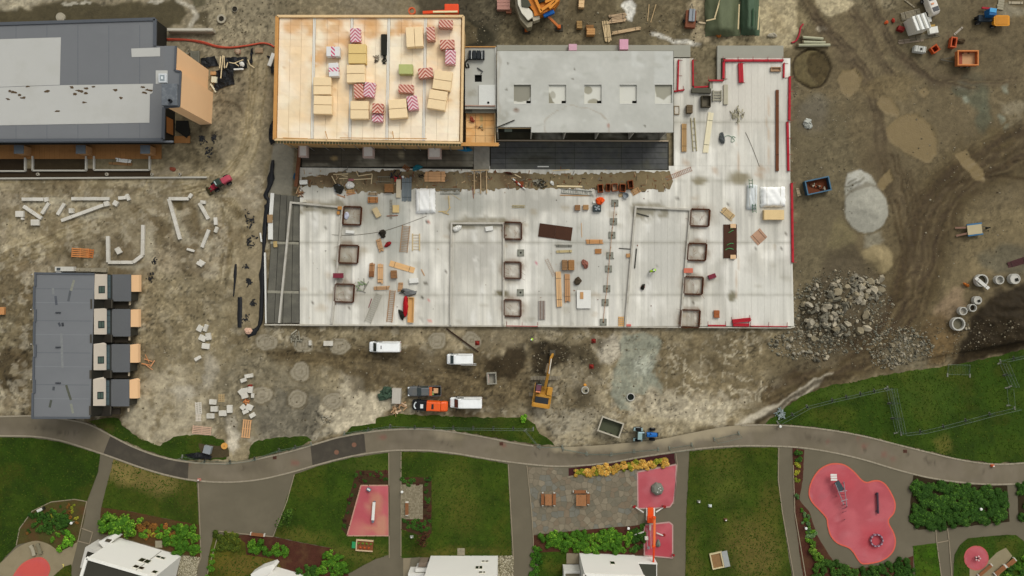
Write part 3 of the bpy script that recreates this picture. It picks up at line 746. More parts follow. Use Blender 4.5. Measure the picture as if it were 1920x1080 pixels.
sheet('resin_paving',[(1818,1063),(1838,1066),(1870,1035),(1886,1027),(1898,1042),(1860,1100),(1818,1100)],.075,M('8c8068',.9,.12,.8))
PEB=M('8d846f',.9,.4,3.5,var2=.4,sc2=9,bump=.8,name='pebbles')
def pebble_bed(pts,seed):
 """Strip of rounded stones beside a house wall, one body of loose stones."""
 rd=random.Random(seed);mb=MB();xs=[p[0] for p in pts];ys=[p[1] for p in pts]
 o=sheet('pebble_strip',pts,.04,M('5d5646',.95,.3,3))
 def inside(x,y):
  r=False
  for i in range(len(pts)):
   a,b=pts[i],pts[i -1]
   if (a[1]>y) != (b[1]>y) and x<(b[0] -a[0])*(y -a[1])/(b[1] -a[1])+a[0]: r=not r
  return r
 for k in range(900):
  x,y=rd.uniform(min(xs),max(xs)),rd.uniform(min(ys),max(ys))
  if not inside(x,y): continue
  p=P(x,y);s=rd.uniform(.12,.26);a=rd.uniform(0,3)
  vs=[(p.x+s*math.cos(a+q)*rd.uniform(.7,1),p.y+s*math.sin(a+q)*rd.uniform(.6,1),.04) for q in (0,1.26,2.5,3.77,5)]+[(p.x,p.y,.04+s*.7)]
  mb.add(vs,[(i,(i+1) % 5,5) for i in range(5)],rd.randrange(3))
 mb.build('pebbles',[M('9a917b',.9,.2),M('7c745f',.9,.2),M('b3aa93',.9,.2)],kind='stuff')
pebble_bed([(340,1042),(374,1044),(366,1110),(328,1110)],3)
pebble_bed([(934,1042),(962,1042),(963,1110),(933,1110)],4)
pebble_bed([(340,1050),(372,1050),(366,1080),(338,1080)],5)
RED=M('b24a50',.9,.08,.3,var2=.06,name='safety_rubber',dirt='c2666a',dirt_amt=.5,dirt_sc=.12)
def pad(pts,label,rim='cf6256',dusty=()):
 def f(X,Y):
  p=Paint(X,Y,'b85c62');tone(p,None,'bb6064',40,5,.7);tone(p,None,'a4464c',22,15,.5);tone(p,None,'b5767a',12,25,.3,.6,.75);p.c *= (1+(fbm(X,Y,4,8,3) -.5)*.14)[...,None]
  for k in dusty: p.ell(*k[:4],k[4],k[5],.6,5)
  return p.c
 PADS.append(pts);t=thing('play_pad',label,'play surface',P(sum(p[0] for p in pts)/len(pts),sum(p[1] for p in pts)/len(pts),.0))
 sheet('surface',pts,.09,M('808080',.9,.06,.4,attr=True,name='rubber'),parent=t,grid=1,paint=f,kind=None)
 mb=MB();w=[P(x,y) for x,y in pts]
 for a,b in zip(w,w[1:]+w[:1]): mb.bar((a.x,a.y,.05),(b.x,b.y,.05),.24,.1)
 mb.build('rim',M(rim,.85,.08),t,rel=True)
z_=lambda L: [(1480+x/4.1545,820+y/4.1545) for x,y in L]
BLOB=smooth(z_([(360,205),(430,217),(500,267),(560,332),(605,352),(650,340),(700,340),(750,372),(798,450),(822,520),(810,590),(772,635),(775,680),(808,740),(824,810),(808,880),(760,933),(690,968),(580,984),(540,958),(500,895),(460,857),(380,825),(325,770),(300,690),(290,630),(240,570),(175,500),(153,430),(175,340),(230,257),(300,215)]),3,True)
pad(BLOB,'large cloud shaped pink rubber play pad with orange rim','d0604f',[(1600,915,30,26,'a8444a',.5),(1575,900,26,20,'bb4c52',.5),(1640,1012,24,24,'b23c44',.6)])
pad([(677,910),(729,910),(729,1004),(651,1004)],'dusty trapezium pink rubber pad under the springy white beam','b88a7a',[(702,945,12,18,'b9826a',.8),(715,985,14,16,'bd8a70',.8),(690,995,26,8,'bb8068',.8),(668,990,16,14,'b97068',.5)])
pad(smooth([(1195,885),(1230,878),(1268,871),(1267,905),(1263,940),(1256,950),(1225,953),(1196,953)],1),'pink rubber pad under the grey polygonal trampoline by the yellow hedge','b3908a')
pad([(1208,984),(1255,979),(1261,984),(1261,1046),(1208,1041)],'deep pink rubber pad under the orange boom of the spider lift','b3908a',[(1240,1030,30,22,'a83843',.7)])
pad([(1830+22*math.cos(i*PI/16),1046+22*math.sin(i*PI/16)) for i in range(32)],'round pink rubber pad in the corner lawn with a spring rider','b95a58')
pad(smooth([(20,1090),(38,1062),(58,1049),(78,1046),(90,1056),(93,1070),(84,1090)],4),'oval coral rubber pad on the beige paving','c75b50',[(60,1070,40,30,'c9554c',.9)])
tp=thing('paved_square','small square of grey pavers beside the footpath with a bench','paving',P(773,940))
mb=MB();rd=random.Random(2)
for i in range(17):
 for j in range(26):
  c=P(753+i*2.42,909.5+j*2.5);mb.box((c.x,c.y,.05+rd.uniform(0,.012)),(.225,.235,.09),mi=rd.randrange(3))
mb.build('paver',[M('877c69',.9,.1),M('7d7361',.9,.1),M('918672',.9,.1)],tp,rel=True,kind='stuff')
tp=thing('stone_terrace','irregular flagstone dining terrace with two picnic tables','paving',P(1090,940))
sheet('mortar_bed',[(990,876),(1040,876),(1066,878),(1066,893),(1195,881),(1196,985),(1100,993),(1001,1003),(996,940)],.03,M('6d665a',.95,.1),parent=tp,kind=None)
rd=random.Random(11);seeds=[]
TP=[(990,876),(1066,877),(1066,893),(1195,881),(1196,984),(1001,1002)]
def in_poly(x,y,pts):
 r=False
 for i in range(len(pts)):
  a,b=pts[i],pts[i -1]
  if (a[1]>y) != (b[1]>y) and x<(b[0] -a[0])*(y -a[1])/(b[1] -a[1])+a[0]: r=not r
 return r
for k in range(4000):
 x,y=rd.uniform(990,1196),rd.uniform(876,1003)
 if in_poly(x,y,TP) and all(math.hypot(x -a,y -b)>7.9 for a,b in seeds): seeds.append((x,y))
def clip(poly,nx_,ny_,d):
 out=[]
 for i in range(len(poly)):
  a,b=poly[i -1],poly[i];da=a[0]*nx_+a[1]*ny_ -d;db=b[0]*nx_+b[1]*ny_ -d
  if (da <= 0) != (db <= 0):
   t=da/(da -db);out.append((a[0]+(b[0] -a[0])*t,a[1]+(b[1] -a[1])*t))
  if db <= 0: out.append(b)
 return out
fl=[M(h,.85,.16,.9,rv=.05,var2=.12,sc2=3) for h in ('776d60','7e7365','716a5f','857a6b','796b5d','73706a')]
for (x,y) in seeds:
 c=[(x -14,y -14),(x+14,y -14),(x+14,y+14),(x -14,y+14)]
 for (a,b) in seeds:
  dd=math.hypot(a -x,b -y)
  if 0<dd<32:
   ux,uy=(a -x)/dd,(b -y)/dd;c=clip(c,ux,uy,(x+a)/2*ux+(y+b)/2*uy -.35)
 for i in range(len(TP)):
  a,b=TP[i],TP[(i+1) % len(TP)];L=math.hypot(b[0] -a[0],b[1] -a[1]);n_=((b[1] -a[1])/L,-(b[0] -a[0])/L)
  if i not in (1,2): c=clip(c,n_[0],n_[1],a[0]*n_[0]+a[1]*n_[1])
 if x>1050 and len(c)>2: c=clip(c,-.092,-.9957,-(.092*1066+.9957*893))
 if len(c)<3: continue
 mb=MB();mb.prism([P(*p)[:2] for p in c],.02,.055+rd.uniform(0,.02),bottom=False);mb.build('flagstone',rd.choice(fl),tp,rel=True)
rd=random.Random(6);mb=MB()
for pts,z in LAWNS:
 xs=[max(-10,p[0]) for p in pts];ys=[min(1090,p[1]) for p in pts];n=int((max(xs) -min(xs))*(max(ys) -min(ys))/14)
 for k in range(n):
  x,y=rd.uniform(min(xs),max(xs)),rd.uniform(min(ys),max(ys))
  if not in_poly(x,y,pts) or any(in_poly(x,y,q) for q in PADS): continue
  p=P(x,y,z);a=rd.uniform(0,6.3);s=rd.uniform(.08,.22);u=Vector((math.cos(a),math.sin(a),0))*s;w=Vector((-u.y,u.x,0))*.5
  mb.add([p -u,p+w,p+u+Vector((0,0,s*.8)),p -w],[(0,1,2,3)],rd.choice((0,0,0,1,1,2)))
o=mb.build('grass',[M('3a5018',.9,.2,spec=.05),M('304514',.9,.2,spec=.05),M('4d5720',.9,.2,spec=.05)],kind='stuff');o['label']='short grass tufts all over the lawns'
MCOV=M('7d5a4c',.8,.15,2)
def cover(px,py,r,label,m=MCOV,z=.02):
 t=thing('manhole_cover',label,'manhole cover',P(px,py,z))
 mb=MB();mb.lathe([(r*.84,0),(r*.84,.018),(0.01,.018)],n=18);mb.build('lid',m,t)
 mb=MB();mb.lathe([(r*.86,0),(r,0),(r,.025),(r*.86,.025)],n=18,closed=True);mb.build('frame',M('5b4c44',.8),t)
cover(631,848,.5,'round rusty manhole cover in the dark asphalt patch, nearer the lawn')
cover(664,834,.5,'round rusty manhole cover in the dark asphalt patch, nearer the site fence')
for x,y,l in ((515,858,'small square drain grate in the path below the grass verge'),(940,832,'small rusty drain grate on the path above the middle lawn'),(1697,846,'small rusty drain grate at the kerb below the fenced lawn')):
 mb=MB();mb.box((0,0,.02),(.7,.6,.04));t=thing('drain_grate',l,'drain grate',P(x,y,.012))
 mb.build('frame',M('5b3a30',.8),t);mb=MB()
 for i in range(4): mb.box((-.22+.15*i,0,.045),(.06,.45,.02))
 mb.build('bar',M('3a2a25',.7),t,kind='stuff')
# ------------------------------------------------------------------ the concrete deck
ZD=.7
def deck_paint(X,Y):
 p=Paint(X,Y,'d0cbbe')
 col=np.floor((X -560)/12.0)
 tone(p,None,'c0bbae',70,5,.6);tone(p,None,'e2ddd1',50,9,.7,.5,.66)
 s1=fbm(X,Y*.06,5,21,3);s2=fbm(X,Y*.12,11,27,3);s3=fbm(X,Y*.02,3.1,33,2)
 p.c *= (1+(s1 -.5)*.55+(s2 -.5)*.34+(s3 -.5)*.3)[...,None]
 for k in ((740,420,26,70,'a8a79e'),(860,380,60,26,'a5a39a'),(690,400,30,40,'a9a79c'),(640,500,14,30,'a49f91'),(700,560,30,40,'b7b1a3'),(1010,380,60,22,'b1ada2'),(600,345,40,20,'a9a69a'),(900,470,40,40,'b2ada2'),(1090,480,70,80,'bcb9ae'),(1240,470,40,80,'c2beb3'),(1430,560,50,50,'d2cec2'),(1400,180,60,60,'d0c9bb')): p.ell(*k[:4],k[4],.85,.6,8)
 for y,x0,x1 in ((455,560,1490),(553,560,1490),(229,1262,1482),(338,1262,1482)):
  p.stroke([(x0,y),(x1,y)],7,'96917f',.2,.7,2,speck=1.2,mcell=26);p.stroke([(x0,y),(x1,y)],2.2,'7d786b',.2,.7,1,speck=1,mcell=30)
 for x,y in FRAMES: p.ell(x+2,y,25,24,'8f7d68',.45,.5,4,speck=.8);p.ring(x,y,18,18,4,'7a5a42',.4,3)
 for x,y in [(1273,330),(1430,318),(1340,320),(1423,330),(1365,400),(1422,445),(1150,400),(1000,395),(700,395),(620,560),(1060,390),(680,470),(900,350),(1286,310)]: p.ell(x,y,7,6,'a5773f' if x>1200 else '9c8a6b',.4,.6,4)
 for x,y0,y1 in ((1296,108,165),(1384,230,335),(1383,420,560),(1440,180,320)): p.stroke([(x,y0),(x,y1)],3,'b58a5c',.4,.6,2,speck=1)
 for x,y in ((893,495),(925,500),(890,440),(922,440),(890,600),(920,600),(590,418),(585,410),(1215,420),(905,550),(1235,400),(1215,540),(1225,580)): p.ell(x,y,5,16,'e4e0d6',.7,.6,4,speck=.8)
 for x0,x1,yy in ((848,944,420),(1196,1240,394),(565,640,388)): p.stroke([(x0,yy),(x1,yy)],22,'7c735f',.75,.3,5,speck=.5,mcell=9)
 p.ell(940,551,14,7,'6f6650',.9,.3,3);p.ell(1374,555,9,10,'77705c',.9,.3,3)
 p.ell(1385,335,22,13,'8a8069',.9,.4,4);p.ell(1312,338,14,8,'8a8069',.9,.4,3)
 for x,y,r in ((640,540,16),(650,490,18),(960,530,12),(990,600,12),(1300,560,12)): p.ell(x,y,r,r*.5,'8a8271',.4,.6,5,speck=1)
 rd=random.Random(3)
 for k in range(70):
  x,y=rd.uniform(565,1475),rd.uniform(360,608)
  if rd.random()<.3: p.ell(x,y,2,2,'4d443a',.8,.5,1)
  else: p.ell(x,y,rd.uniform(3,12),rd.uniform(2,6),rd.choice(['a39a87','d9d4c8','9a9384','b09a7a']),.4,.6,4)
 for x,y,h in ((703,420,'3a352d'),(802,417,'3a352d'),(805,418,'c88a78'),(792,557,'3a352d'),(804,562,'cf8f84'),(791,599,'3a352d'),(806,600,'d89888'),(798,530,'4a4238'),(1007,496,'c9657a')): p.ell(x,y,3,2.6,h,.9,.4,1)
 return p.c.clip(.01,.82)
FRAMES=[(659.6,403.8),(653,476),(645,549),(961.7,432),(961,506),(961,577),(1312,407.5),(1306.5,471.8),(1300,534.8),(1293.7,597)]
MDECK=M('808080',.9,.05,.5,attr=True,var2=.09,sc2=6,stretch=(1,.25,1),name='deck_concrete',bump=.1)
def grid_piece(name,x0,y0,x1,y1,ztop,th,nx_,ny_,mat,parent,paint,skew=None,z0=None,label=None):
 """Flat slab between photo pixels, its top cut fine enough to carry painted stains."""
 u=np.linspace(0,1,nx_+1);v=np.linspace(0,1,ny_+1)
 U,V=np.meshgrid(u,v)
 Xp=x0+(x1 -x0)*U;Yp=y0+(y1 -y0)*V
 if skew: Xp=Xp+skew(Yp)*U
 s=K*(H -ztop)/H
 n=(nx_+1)*(ny_+1)
 vs=[((x -960)*s,(540 -y)*s,ztop) for x,y in zip(Xp.ravel(),Yp.ravel())]
 w=nx_+1
 fs=[(j*w+i,(j+1)*w+i,(j+1)*w+i+1,j*w+i+1) for j in range(ny_) for i in range(nx_)]
 bd=[i for i in range(w)]+[j*w+nx_ for j in range(1,ny_+1)]+[ny_*w+i for i in range(nx_ -1,-1,-1)]+[j*w for j in range(ny_ -1,0,-1)]
 base=len(vs);vs += [(vs[b][0],vs[b][1],ztop -th) for b in bd]
 m=len(bd);fs += [(bd[k],bd[(k+1) % m],base+(k+1) % m,base+k) for k in range(m)]
 mb=MB();o=parent.location
 mb.v=[(a -o.x,b -o.y,c -o.z) for a,b,c in vs];mb.f=fs;mb.m=[0]*len(fs)
 ob=mb.build(name,mat,parent,label=label)
 cols=paint(np.concatenate([Xp.ravel(),Xp.ravel()[bd]]),np.concatenate([Yp.ravel(),Yp.ravel()[bd]]))
 set_cols(ob.data,cols)
 return ob
deck=thing('concrete_deck','wide pale deck of ribbed concrete slabs with unfinished edges','slab deck',P(1020,460))
JOINT=M('a39d8f',.95,.1,name='joint_mortar')
foot=[(562,311),(1262,311),(1262,108),(1298,108),(1300,165),(1329,165),(1331,150),(1352,150),(1353,110),(1478,110),(1491,614),(1480,617),(560,608)]
mb=MB();mb.prism([P(x,y,ZD -.06)[:2] for x,y in [(562,311),(1263,311),(1263,168),(1331,168),(1331,152),(1353,152),(1355,112),(1477,112),(1489,612),(562,606)]],-.4,ZD -.05)
mb.build('substructure',JOINT,deck,rel=True)
rd=random.Random(8)
_x=562.0;cols_=[]
while _x<1484: cols_.append((_x,min(_x+12.1,1489)));_x += 12.1
for (a,b) in cols_:
 last=b >= 1484
 sk=(lambda Y: (Y -612)*.0255) if last else None
 for (t,bt,rn) in ((311,455,26),(455,553,18),(553,611.5,12)):
  e=rd.uniform(0,.012)
  grid_piece('slab',a+.1,t+.15,b -.1,bt -.15,ZD+e,.2,3,rn,MDECK,deck,deck_paint,sk)
 if a>1258:
  top=109 if (a<1290 or a>1350) else (166 if a<1328 else 151)
  for (t,bt,rn) in ((top,229,16),(229,311,14)): grid_piece('slab',max(a,1263)+.1,t+.15,min(b,1489+(t -612)*.0255) -.1,bt -.15,ZD+rd.uniform(0,.012),.2,3,rn,MDECK,deck,deck_paint,sk)
mb=MB()
mb.bar(P(497,608.6,ZD -.2),P(1480,614.5,ZD -.2),.25,.7);mb.bar(P(1480,614.5,ZD -.2),P(1489.5,612,ZD -.2),.25,.7)
mb.build('edge_beam',M('b9b2a3',.9,.12,.6,dirt='8a7f6a',dirt_amt=.6,name='edge_concrete'),deck,rel=True)
rd=random.Random(15)
def fingers(x0,x1,y,amp,n=6.2):
 out=[];x=x0
 while x<x1: 
  d=rd.uniform(-amp,amp);out += [(x,y(x)+d),(min(x+n*rd.uniform(.4,.6),x1),y(x)+d+rd.uniform(-1,1))];x += n*rd.uniform(.7,1.2)
 return out
up=fingers(566,1256,lambda x: 326 -4*math.sin((x -560)/110)+(5 if x<620 else 0) -(3 if x>900 else 0) -2,3)
dn=fingers(566,1256,lambda x: 352+(8 if 640<x<740 else 0) -(4 if x<640 else 0)+2*math.sin(x/60)+3,3.2)
def mud_paint(X,Y):
 p=Paint(X,Y,'6f5d49');tone(p,None,'5d4c3a',24,3,.6);tone(p,None,'84775f',30,6,.7)
 p.poly([(1010,320),(1260,320),(1260,360),(1000,360)],'837358',.8,14,6)
 return p.c*(1+(fbm(X,Y,4,8,3) -.5)*.5)[...,None]
MMUD=M('808080',.8,.12,.8,attr=True,var2=.2,sc2=4,bump=.4,name='screed_mud')
sheet('mud_strip',up+[(1262,340)]+dn[::-1],ZD+.03,MMUD,grid=1.0,paint=mud_paint)
mb=MB();rd=random.Random(19)
for k in range(330):
 x=rd.uniform(566,1255) if k<280 else rd.uniform(570,1240);y=rd.gauss(340,10) if k<280 else rd.uniform(360,600)
 p=P(x,y,ZD+.06);a=rd.choice((0,1.57,rd.uniform(0,3.1)));L=rd.uniform(.1,.9) if k<280 else rd.uniform(.05,.3)
 mb.box(p,(L,rd.uniform(.05,.16),.05),a+rd.uniform(-.2,.2),rd.randrange(5))
mb.build('debris',[M(h,.85,.2) for h in ('8a6246','b59a76','4a4038','77706a','6b3a26')],kind='stuff')['label']='offcuts and bits strewn along the mud strip and deck'
UPS=M('b9b3a6',.85,.1,.8,var2=.1,name='upstand_concrete',dirt='857c6c',dirt_amt=.5)
def upstand(pts,label,h=.45,w=.36):
 c=P(*pts[0],ZD);t=thing('low_wall',label,'low wall',c)
 for i,(a,b) in enumerate(zip(pts,pts[1:])):
  p,q=P(*a,ZD+h),P(*b,ZD+h);d=(q -p).normalized()
  mb=MB();p2=p -d*(w/2 if i==0 else -w/2 -.002);q2=q+d*w/2
  mb.bar((p2.x,p2.y,ZD+h/2),(q2.x,q2.y,ZD+h/2),w,h);mb.build('wall_run',UPS,t,rel=True,bevel=.02)
upstand([(634,388),(545,379.5),(523,604)],'low concrete wall bent round the dark membrane strip at the deck end')
upstand([(642.5,389),(622,605)],'low concrete wall on the deck beside the three rusty frames nearest the dark strip')
upstand([(845,608),(846.5,418.5),(944.5,418.5),(944,609)],'low concrete wall in a U on the middle of the deck')
upstand([(1172.5,612),(1192,387.5),(1295,393),(1276,613)],'low concrete wall in a U along four rusty frames')
RUST=M('4a2716',.85,.3,3,var2=.3,sc2=9,name='rusty_steel')
RUST2=M('7a4a2c',.85,.3,3,var2=.3,sc2=9,name='rusty_bar')
def rebar_frame(x0,y0,x1,y1,label,sk=0):
 t=thing('rebar_frame',label,'rebar frame',P((x0+x1)/2,(y0+y1)/2,ZD),0,'square rusty reinforcement frames on the deck')
 h=.42;c=[P(x0+sk,y0,ZD+h),P(x1+sk,y0+1,ZD+h),P(x1 -sk*.4,y1+1,ZD+h),P(x0 -sk*.4,y1,ZD+h)]
 for i in range(4):
  a,b=c[i],c[(i+1) % 4];mb=MB()
  for o in (0,.14):
   n_=(b -a).normalized();q=Vector((-n_.y,n_.x,0))*o
   for zz in (h,h*.45): mb.bar(a+q -Vector((0,0,h -zz)),b+q -Vector((0,0,h -zz)),.1,.1)
  k=int((b -a).length/.28)
  for j in range(k+1):
   p=a.lerp(b,j/k);n_=(b -a).normalized();q=Vector((-n_.y,n_.x,0))*.14
   mb.bar(p,p+q,.045,.045);mb.bar(Vector((p.x,p.y,ZD)),p,.05,.05)
  mb.build('side',RUST,t,rel=True)
 mb=MB();rq=random.Random(int(x0*7+y0))
 for j in range(16):
  a=c[rq.randrange(4)].lerp(c[rq.randrange(4)],rq.random()*.9);d=rq.uniform(0,6.3);L=rq.uniform(.3,1.1);mb.bar(a,a+Vector((math.cos(d)*L,math.sin(d)*L,rq.uniform(-.3,.2))),.035,.035)
 mb.build('starter_bar',RUST2,t,rel=True,kind='stuff')
LB=['topmost rusty frame beside the dark strip, with a pale board in it','middle rusty frame beside the dark strip, dark inside','lowest rusty frame beside the dark strip, below the maroon box',
      'topmost of three rusty frames against the middle low wall','middle one of three rusty frames against the middle low wall','lowest of three rusty frames against the middle low wall',
      'topmost of four rusty frames by the brown plywood cover with green straps','second from top of four rusty frames in line','third from top of four rusty frames, below a pink board','lowest of four rusty frames at the deck edge']
for (x,y),l,(w_,h_) in zip(FRAMES,LB,((32,32),(34,32),(34,32),(31,30),(30,29),(30,29),(34,30),(33,30),(33,31),(34,31))): rebar_frame(x -w_/2,y -h_/2,x+w_/2,y+h_/2,l,1.5 if x<800 or x>1200 else 0)
MEMB=M('5f5c58',.8,.18,.5,var2=.12,sc2=4,dirt='77736a',dirt_amt=.45,dirt_sc=.5,name='bitumen_sheet',rv=.1)
DRK=M('2a2926',.9,.2)
MEMK=M('393a3a',.75,.2,.5,var2=.12,sc2=4,dirt='5c5b56',dirt_amt=.4,dirt_sc=.4,name='black_sheet',rv=.08)
st=thing('dark_sheet_strip','strip of dark bitumen sheets along the end of the deck','membrane',P(530,490))
mb=MB();mb.prism([P(x,y,ZD -.1)[:2] for x,y in [(514,364),(562,369),(562,606),(498,606)]],-.4,ZD -.1);mb.build('substructure',DRK,st,rel=True)
xt=[514,526,538,550,561];xb=[498,514,530,546,561]
for i in range(4):
 for y0,y1 in ((364,452),(452,545),(545,606)):
  f=lambda X,y: X[0]+(X[1] -X[0])*(y -364)/242
  q=[(f((xt[i],xb[i]),y0)+.5,y0+.5+i),(f((xt[i+1],xb[i+1]),y0) -.5,y0+.5+i),(f((xt[i+1],xb[i+1]),y1) -.5,y1 -.5),(f((xt[i],xb[i]),y1)+.5,y1 -.5)]
  mb=MB();mb.prism([P(x,y,ZD+.02)[:2] for x,y in q],ZD -.1,ZD+.02+.01*(i % 2),bottom=False);mb.build('membrane_sheet',MEMB,st,rel=True)
for y in (455,547): mb=MB();mb.bar(P(498+(606 -y)*.06,y,ZD+.04),P(560,y+1,ZD+.04),.5,.03);mb.build('mortar_smear',M('8f8a7e',.9,.3,2),st,rel=True)
# ------------------------------------------------------------------ black drainage membrane hanging along the trench
BLK=M('17181a',.5,.25,1.5,var2=.3,sc2=5,bump=.6,name='black_membrane',spec=.3)
def ribbon(name,label,cat,pts,widths,m=BLK,z=.25,seed=0,rough=.2):
 rd=random.Random(seed);mb=MB();n=len(pts);rows=[]
 for i,(x,y) in enumerate(pts):
  a=pts[max(0,i -1)];b=pts[min(n -1,i+1)];L=math.hypot(b[0] -a[0],b[1] -a[1])+1e-6
  nx_,ny_=-(b[1] -a[1])/L,(b[0] -a[0])/L;w_=widths[i % len(widths)]/2
  row=[]
  for k in (-1,-.4,.3,1):
   p=P(x+nx_*w_*k+rd.uniform(-1,1)*rough*2,y+ny_*w_*k+rd.uniform(-1,1)*rough*2,z*(1.2 -abs(k))+rd.uniform(0,rough*.6))
   row.append((p.x,p.y,max(.03,p.z)))
  rows.append(row)
 vs=[v for r_ in rows for v in r_];fs=[(i*4+k,i*4+k+1,i*4+k+5,i*4+k+4) for i in range(n -1) for k in range(3)]
 mb.add(vs,fs);return simple(mb,name,label,cat,m,smooth_=True)
ribbon('membrane_roll','crumpled black membrane hanging along the edge of the dark strip','membrane',smooth([(512,300),(506,345),(498,366),(504,378),(499,400),(496,440),(493,500),(491,560),(488,605),(476,622),(464,630)],4),[5,7,8,14,10,8,8,8,9,8,8],z=.5,seed=3)
ribbon('membrane_strip','straight black membrane strip lying in the trench','membrane',[(450,557),(450,575),(449,595),(449,614)],[8,9,9,7],seed=4)
ribbon('membrane_strip','narrow black membrane scrap above the straight strip','membrane',[(442,495),(441,515),(440,530),(438,556)],[4,6,4,2],seed=5)
rd=random.Random(5)
for i,(x,y,r_,l) in enumerate(((466,412,12,'shredded black membrane scraps, topmost pile in the trench'),(470,450,13,'shredded black membrane scraps below the topmost pile in the trench'),(466,528,8,'black membrane scraps beside the narrow membrane strip'),(460,500,6,'little black membrane scraps halfway along the trench'),(462,598,9,'black membrane scraps beside the lower end of the straight strip'),(475,570,7,'few black membrane scraps near the lower end of the dark strip'),(283,522,9,'black plastic scraps beside the terraced house end'),(290,490,6,'black plastic scraps beside the white kerb ring'),(402,258,9,'thin black plastic scraps on the access track'),(378,262,10,'black plastic scraps below the tan gable'),(392,285,10,'torn black plastic sheet below the tan gable'))):
 mb=MB()
 for k in range(22 if r_>6 else 12):
  p=G(x+rd.gauss(0,r_*.38),y+rd.gauss(0,r_*.5),.04);a=rd.uniform(0,6.3);L=rd.uniform(.15,.6);w_=rd.uniform(.06,.3)
  mb.box((p.x,p.y,p.z+.02),(L,w_,.05),a,mat=Matrix.Rotation(rd.uniform(-.2,.2),3,'X'))
 simple(mb,'membrane_scraps',l,'scraps',BLK)['kind']='stuff'
# ------------------------------------------------------------------ timber building
ZR=9.0
WOOD=M('d9b98a',.75,.12,1,rv=.08,var2=.1,name='fresh_timber')
WOODO=M('c48f52',.75,.15,1,rv=.08,var2=.1,name='orange_timber')
tb=thing('timber_building','unfinished building with a pale plywood roof full of insulation packs','building',P(690,150))
RC=[(520,31),(869,31),(865,268),(515,262)]
def rq(u,v): 
 a=(RC[0][0]+(RC[1][0] -RC[0][0])*u,RC[0][1]);b=(RC[3][0]+(RC[2][0] -RC[3][0])*u,RC[3][1]+(RC[2][1] -RC[3][1])*u)
 return (a[0]+(b[0] -a[0])*v,a[1]+(b[1] -a[1])*v)
mb=MB();mb.prism([P(*q,ZR)[:2] for q in (rq(.006,.01),rq(.994,.01),rq(.994,.985),rq(.006,.985))],-.3,ZR -.2);mb.build('wall',M('b89668',.8,.1),tb,rel=True)
def roof_paint(X,Y):
 p=Paint(X,Y,'f6e3c6');tone(p,None,'ecd0a2',40,4,.6);tone(p,None,'f8e9cd',30,8,.7)
 for k in ((560,48,30,18),(630,45,26,14),(690,42,26,12),(760,44,26,14),(640,85,30,26),(600,105,16,18),(800,60,24,18),(700,60,20,12),(745,60,20,10)): p.ell(*k,'d49a57',.75,.5,7,speck=.6,mcell=14)
 for k in ((560,85,24,20),(630,170,24,30),(660,195,30,20),(820,110,20,30),(590,220,40,10),(560,130,16,50)): p.ell(*k,'efcc9c',.5,.6,8)
 for k in ((705,105,22,14),(840,220,18,20)): p.ell(*k,'f5e6cc',.6,.6,6)
 rd=random.Random(5)
 for k in range(60):
  x,y=rd.uniform(525,860),rd.uniform(38,258);p.ell(x,y,rd.uniform(2,8),rd.uniform(1,3),rd.choice(['f6ead6','c99a62','f4e4c8']),.5,.6,3)
 return (p.c*(1+(fbm(X,Y,5,4,3) -.5)*.16)[...,None]).clip(0,.84)
MROOF=M('808080',.75,.04,1,rv=.05,attr=True,var2=.06,name='plywood')
us=[0,.2,.402,.6,.797,1.0]
for b in range(5):
 u0,u1=us[b]+(.008 if b else .012),us[b+1] -(.008 if b<4 else .012)
 for i in range(3):
  for j in range(17):
   a0=u0+(u1 -u0)*i/3;a1=u0+(u1 -u0)*(i+1)/3;v0=.014+.972*j/17;v1=.014+.972*(j+1)/17
   xa,ya=rq(a0,v0);xb_,yb=rq(a1,v1)
   grid_piece('roof_panel',xa+.05,ya+.1,xb_ -.05,yb -.1,ZR,.2,4,3,MROOF,tb,roof_paint)
SEAM=M('e9e4d8',.6,.06)
for b in range(1,5):
 for o in (-.0042,.0042):
  a,c=rq(us[b]+o,.014),rq(us[b]+o,.986);mb=MB();mb.bar(P(*a,ZR+.02),P(*c,ZR+.02),.16,.05);mb.build('joint_strip',SEAM,tb,rel=True)
 a,c=rq(us[b],.014),rq(us[b],.986);mb=MB();mb.bar(P(*a,ZR -.06),P(*c,ZR -.06),.34,.1);mb.build('joint_bed',M('cfc3ae',.8),tb,rel=True)
for (a,b,w_,c_) in ((rq(0,0),rq(1,0),.42,WOOD),(rq(1,0),rq(1,1),.42,WOOD),(rq(1,1),rq(0,1),.34,WOOD),(rq(0,1),rq(0,0),.55,WOODO)):
 mb=MB();mb.bar(P(*a,ZR+.12),P(*b,ZR+.12),w_,.5);mb.build('edge_board',c_,tb,rel=True,bevel=.03)
GRN=M('6c7358',.85,.15,2)
mb=MB();mb.bar(P(517,264.5,ZR -.8),P(864,270.5,ZR -.8),.5,.7);mb.build('facade_membrane',GRN,tb,rel=True)
for i in range(60):
 x=520+i*5.75;mb=MB();mb.box(tuple(P(x,264.3+i*.098,ZR -.35) -Vector((0,.18,0))),(.12,.55,.14));mb.build('rafter_end',WOOD,tb,rel=True)
mb=MB();mb.bar(P(533,267.5,ZR -1.6),P(935,271,ZR -1.6),.62,.3);mb.build('scaffold_walkway',WOODO,tb,rel=True);mb=MB();mb.bar(P(533,265.2,ZR -1.6),P(865,269,ZR -1.6),.14,.5);mb.build('scaffold_rail',WOODO,tb,rel=True)
mb=MB()
for i in range(12): q=P(540+i*30,269,ZR -1.6);mb.bar(q,(q.x,q.y,0),.1,.1)
mb.build('post',M('8f8f8c',.5,.1,metal=.6),tb,rel=True)
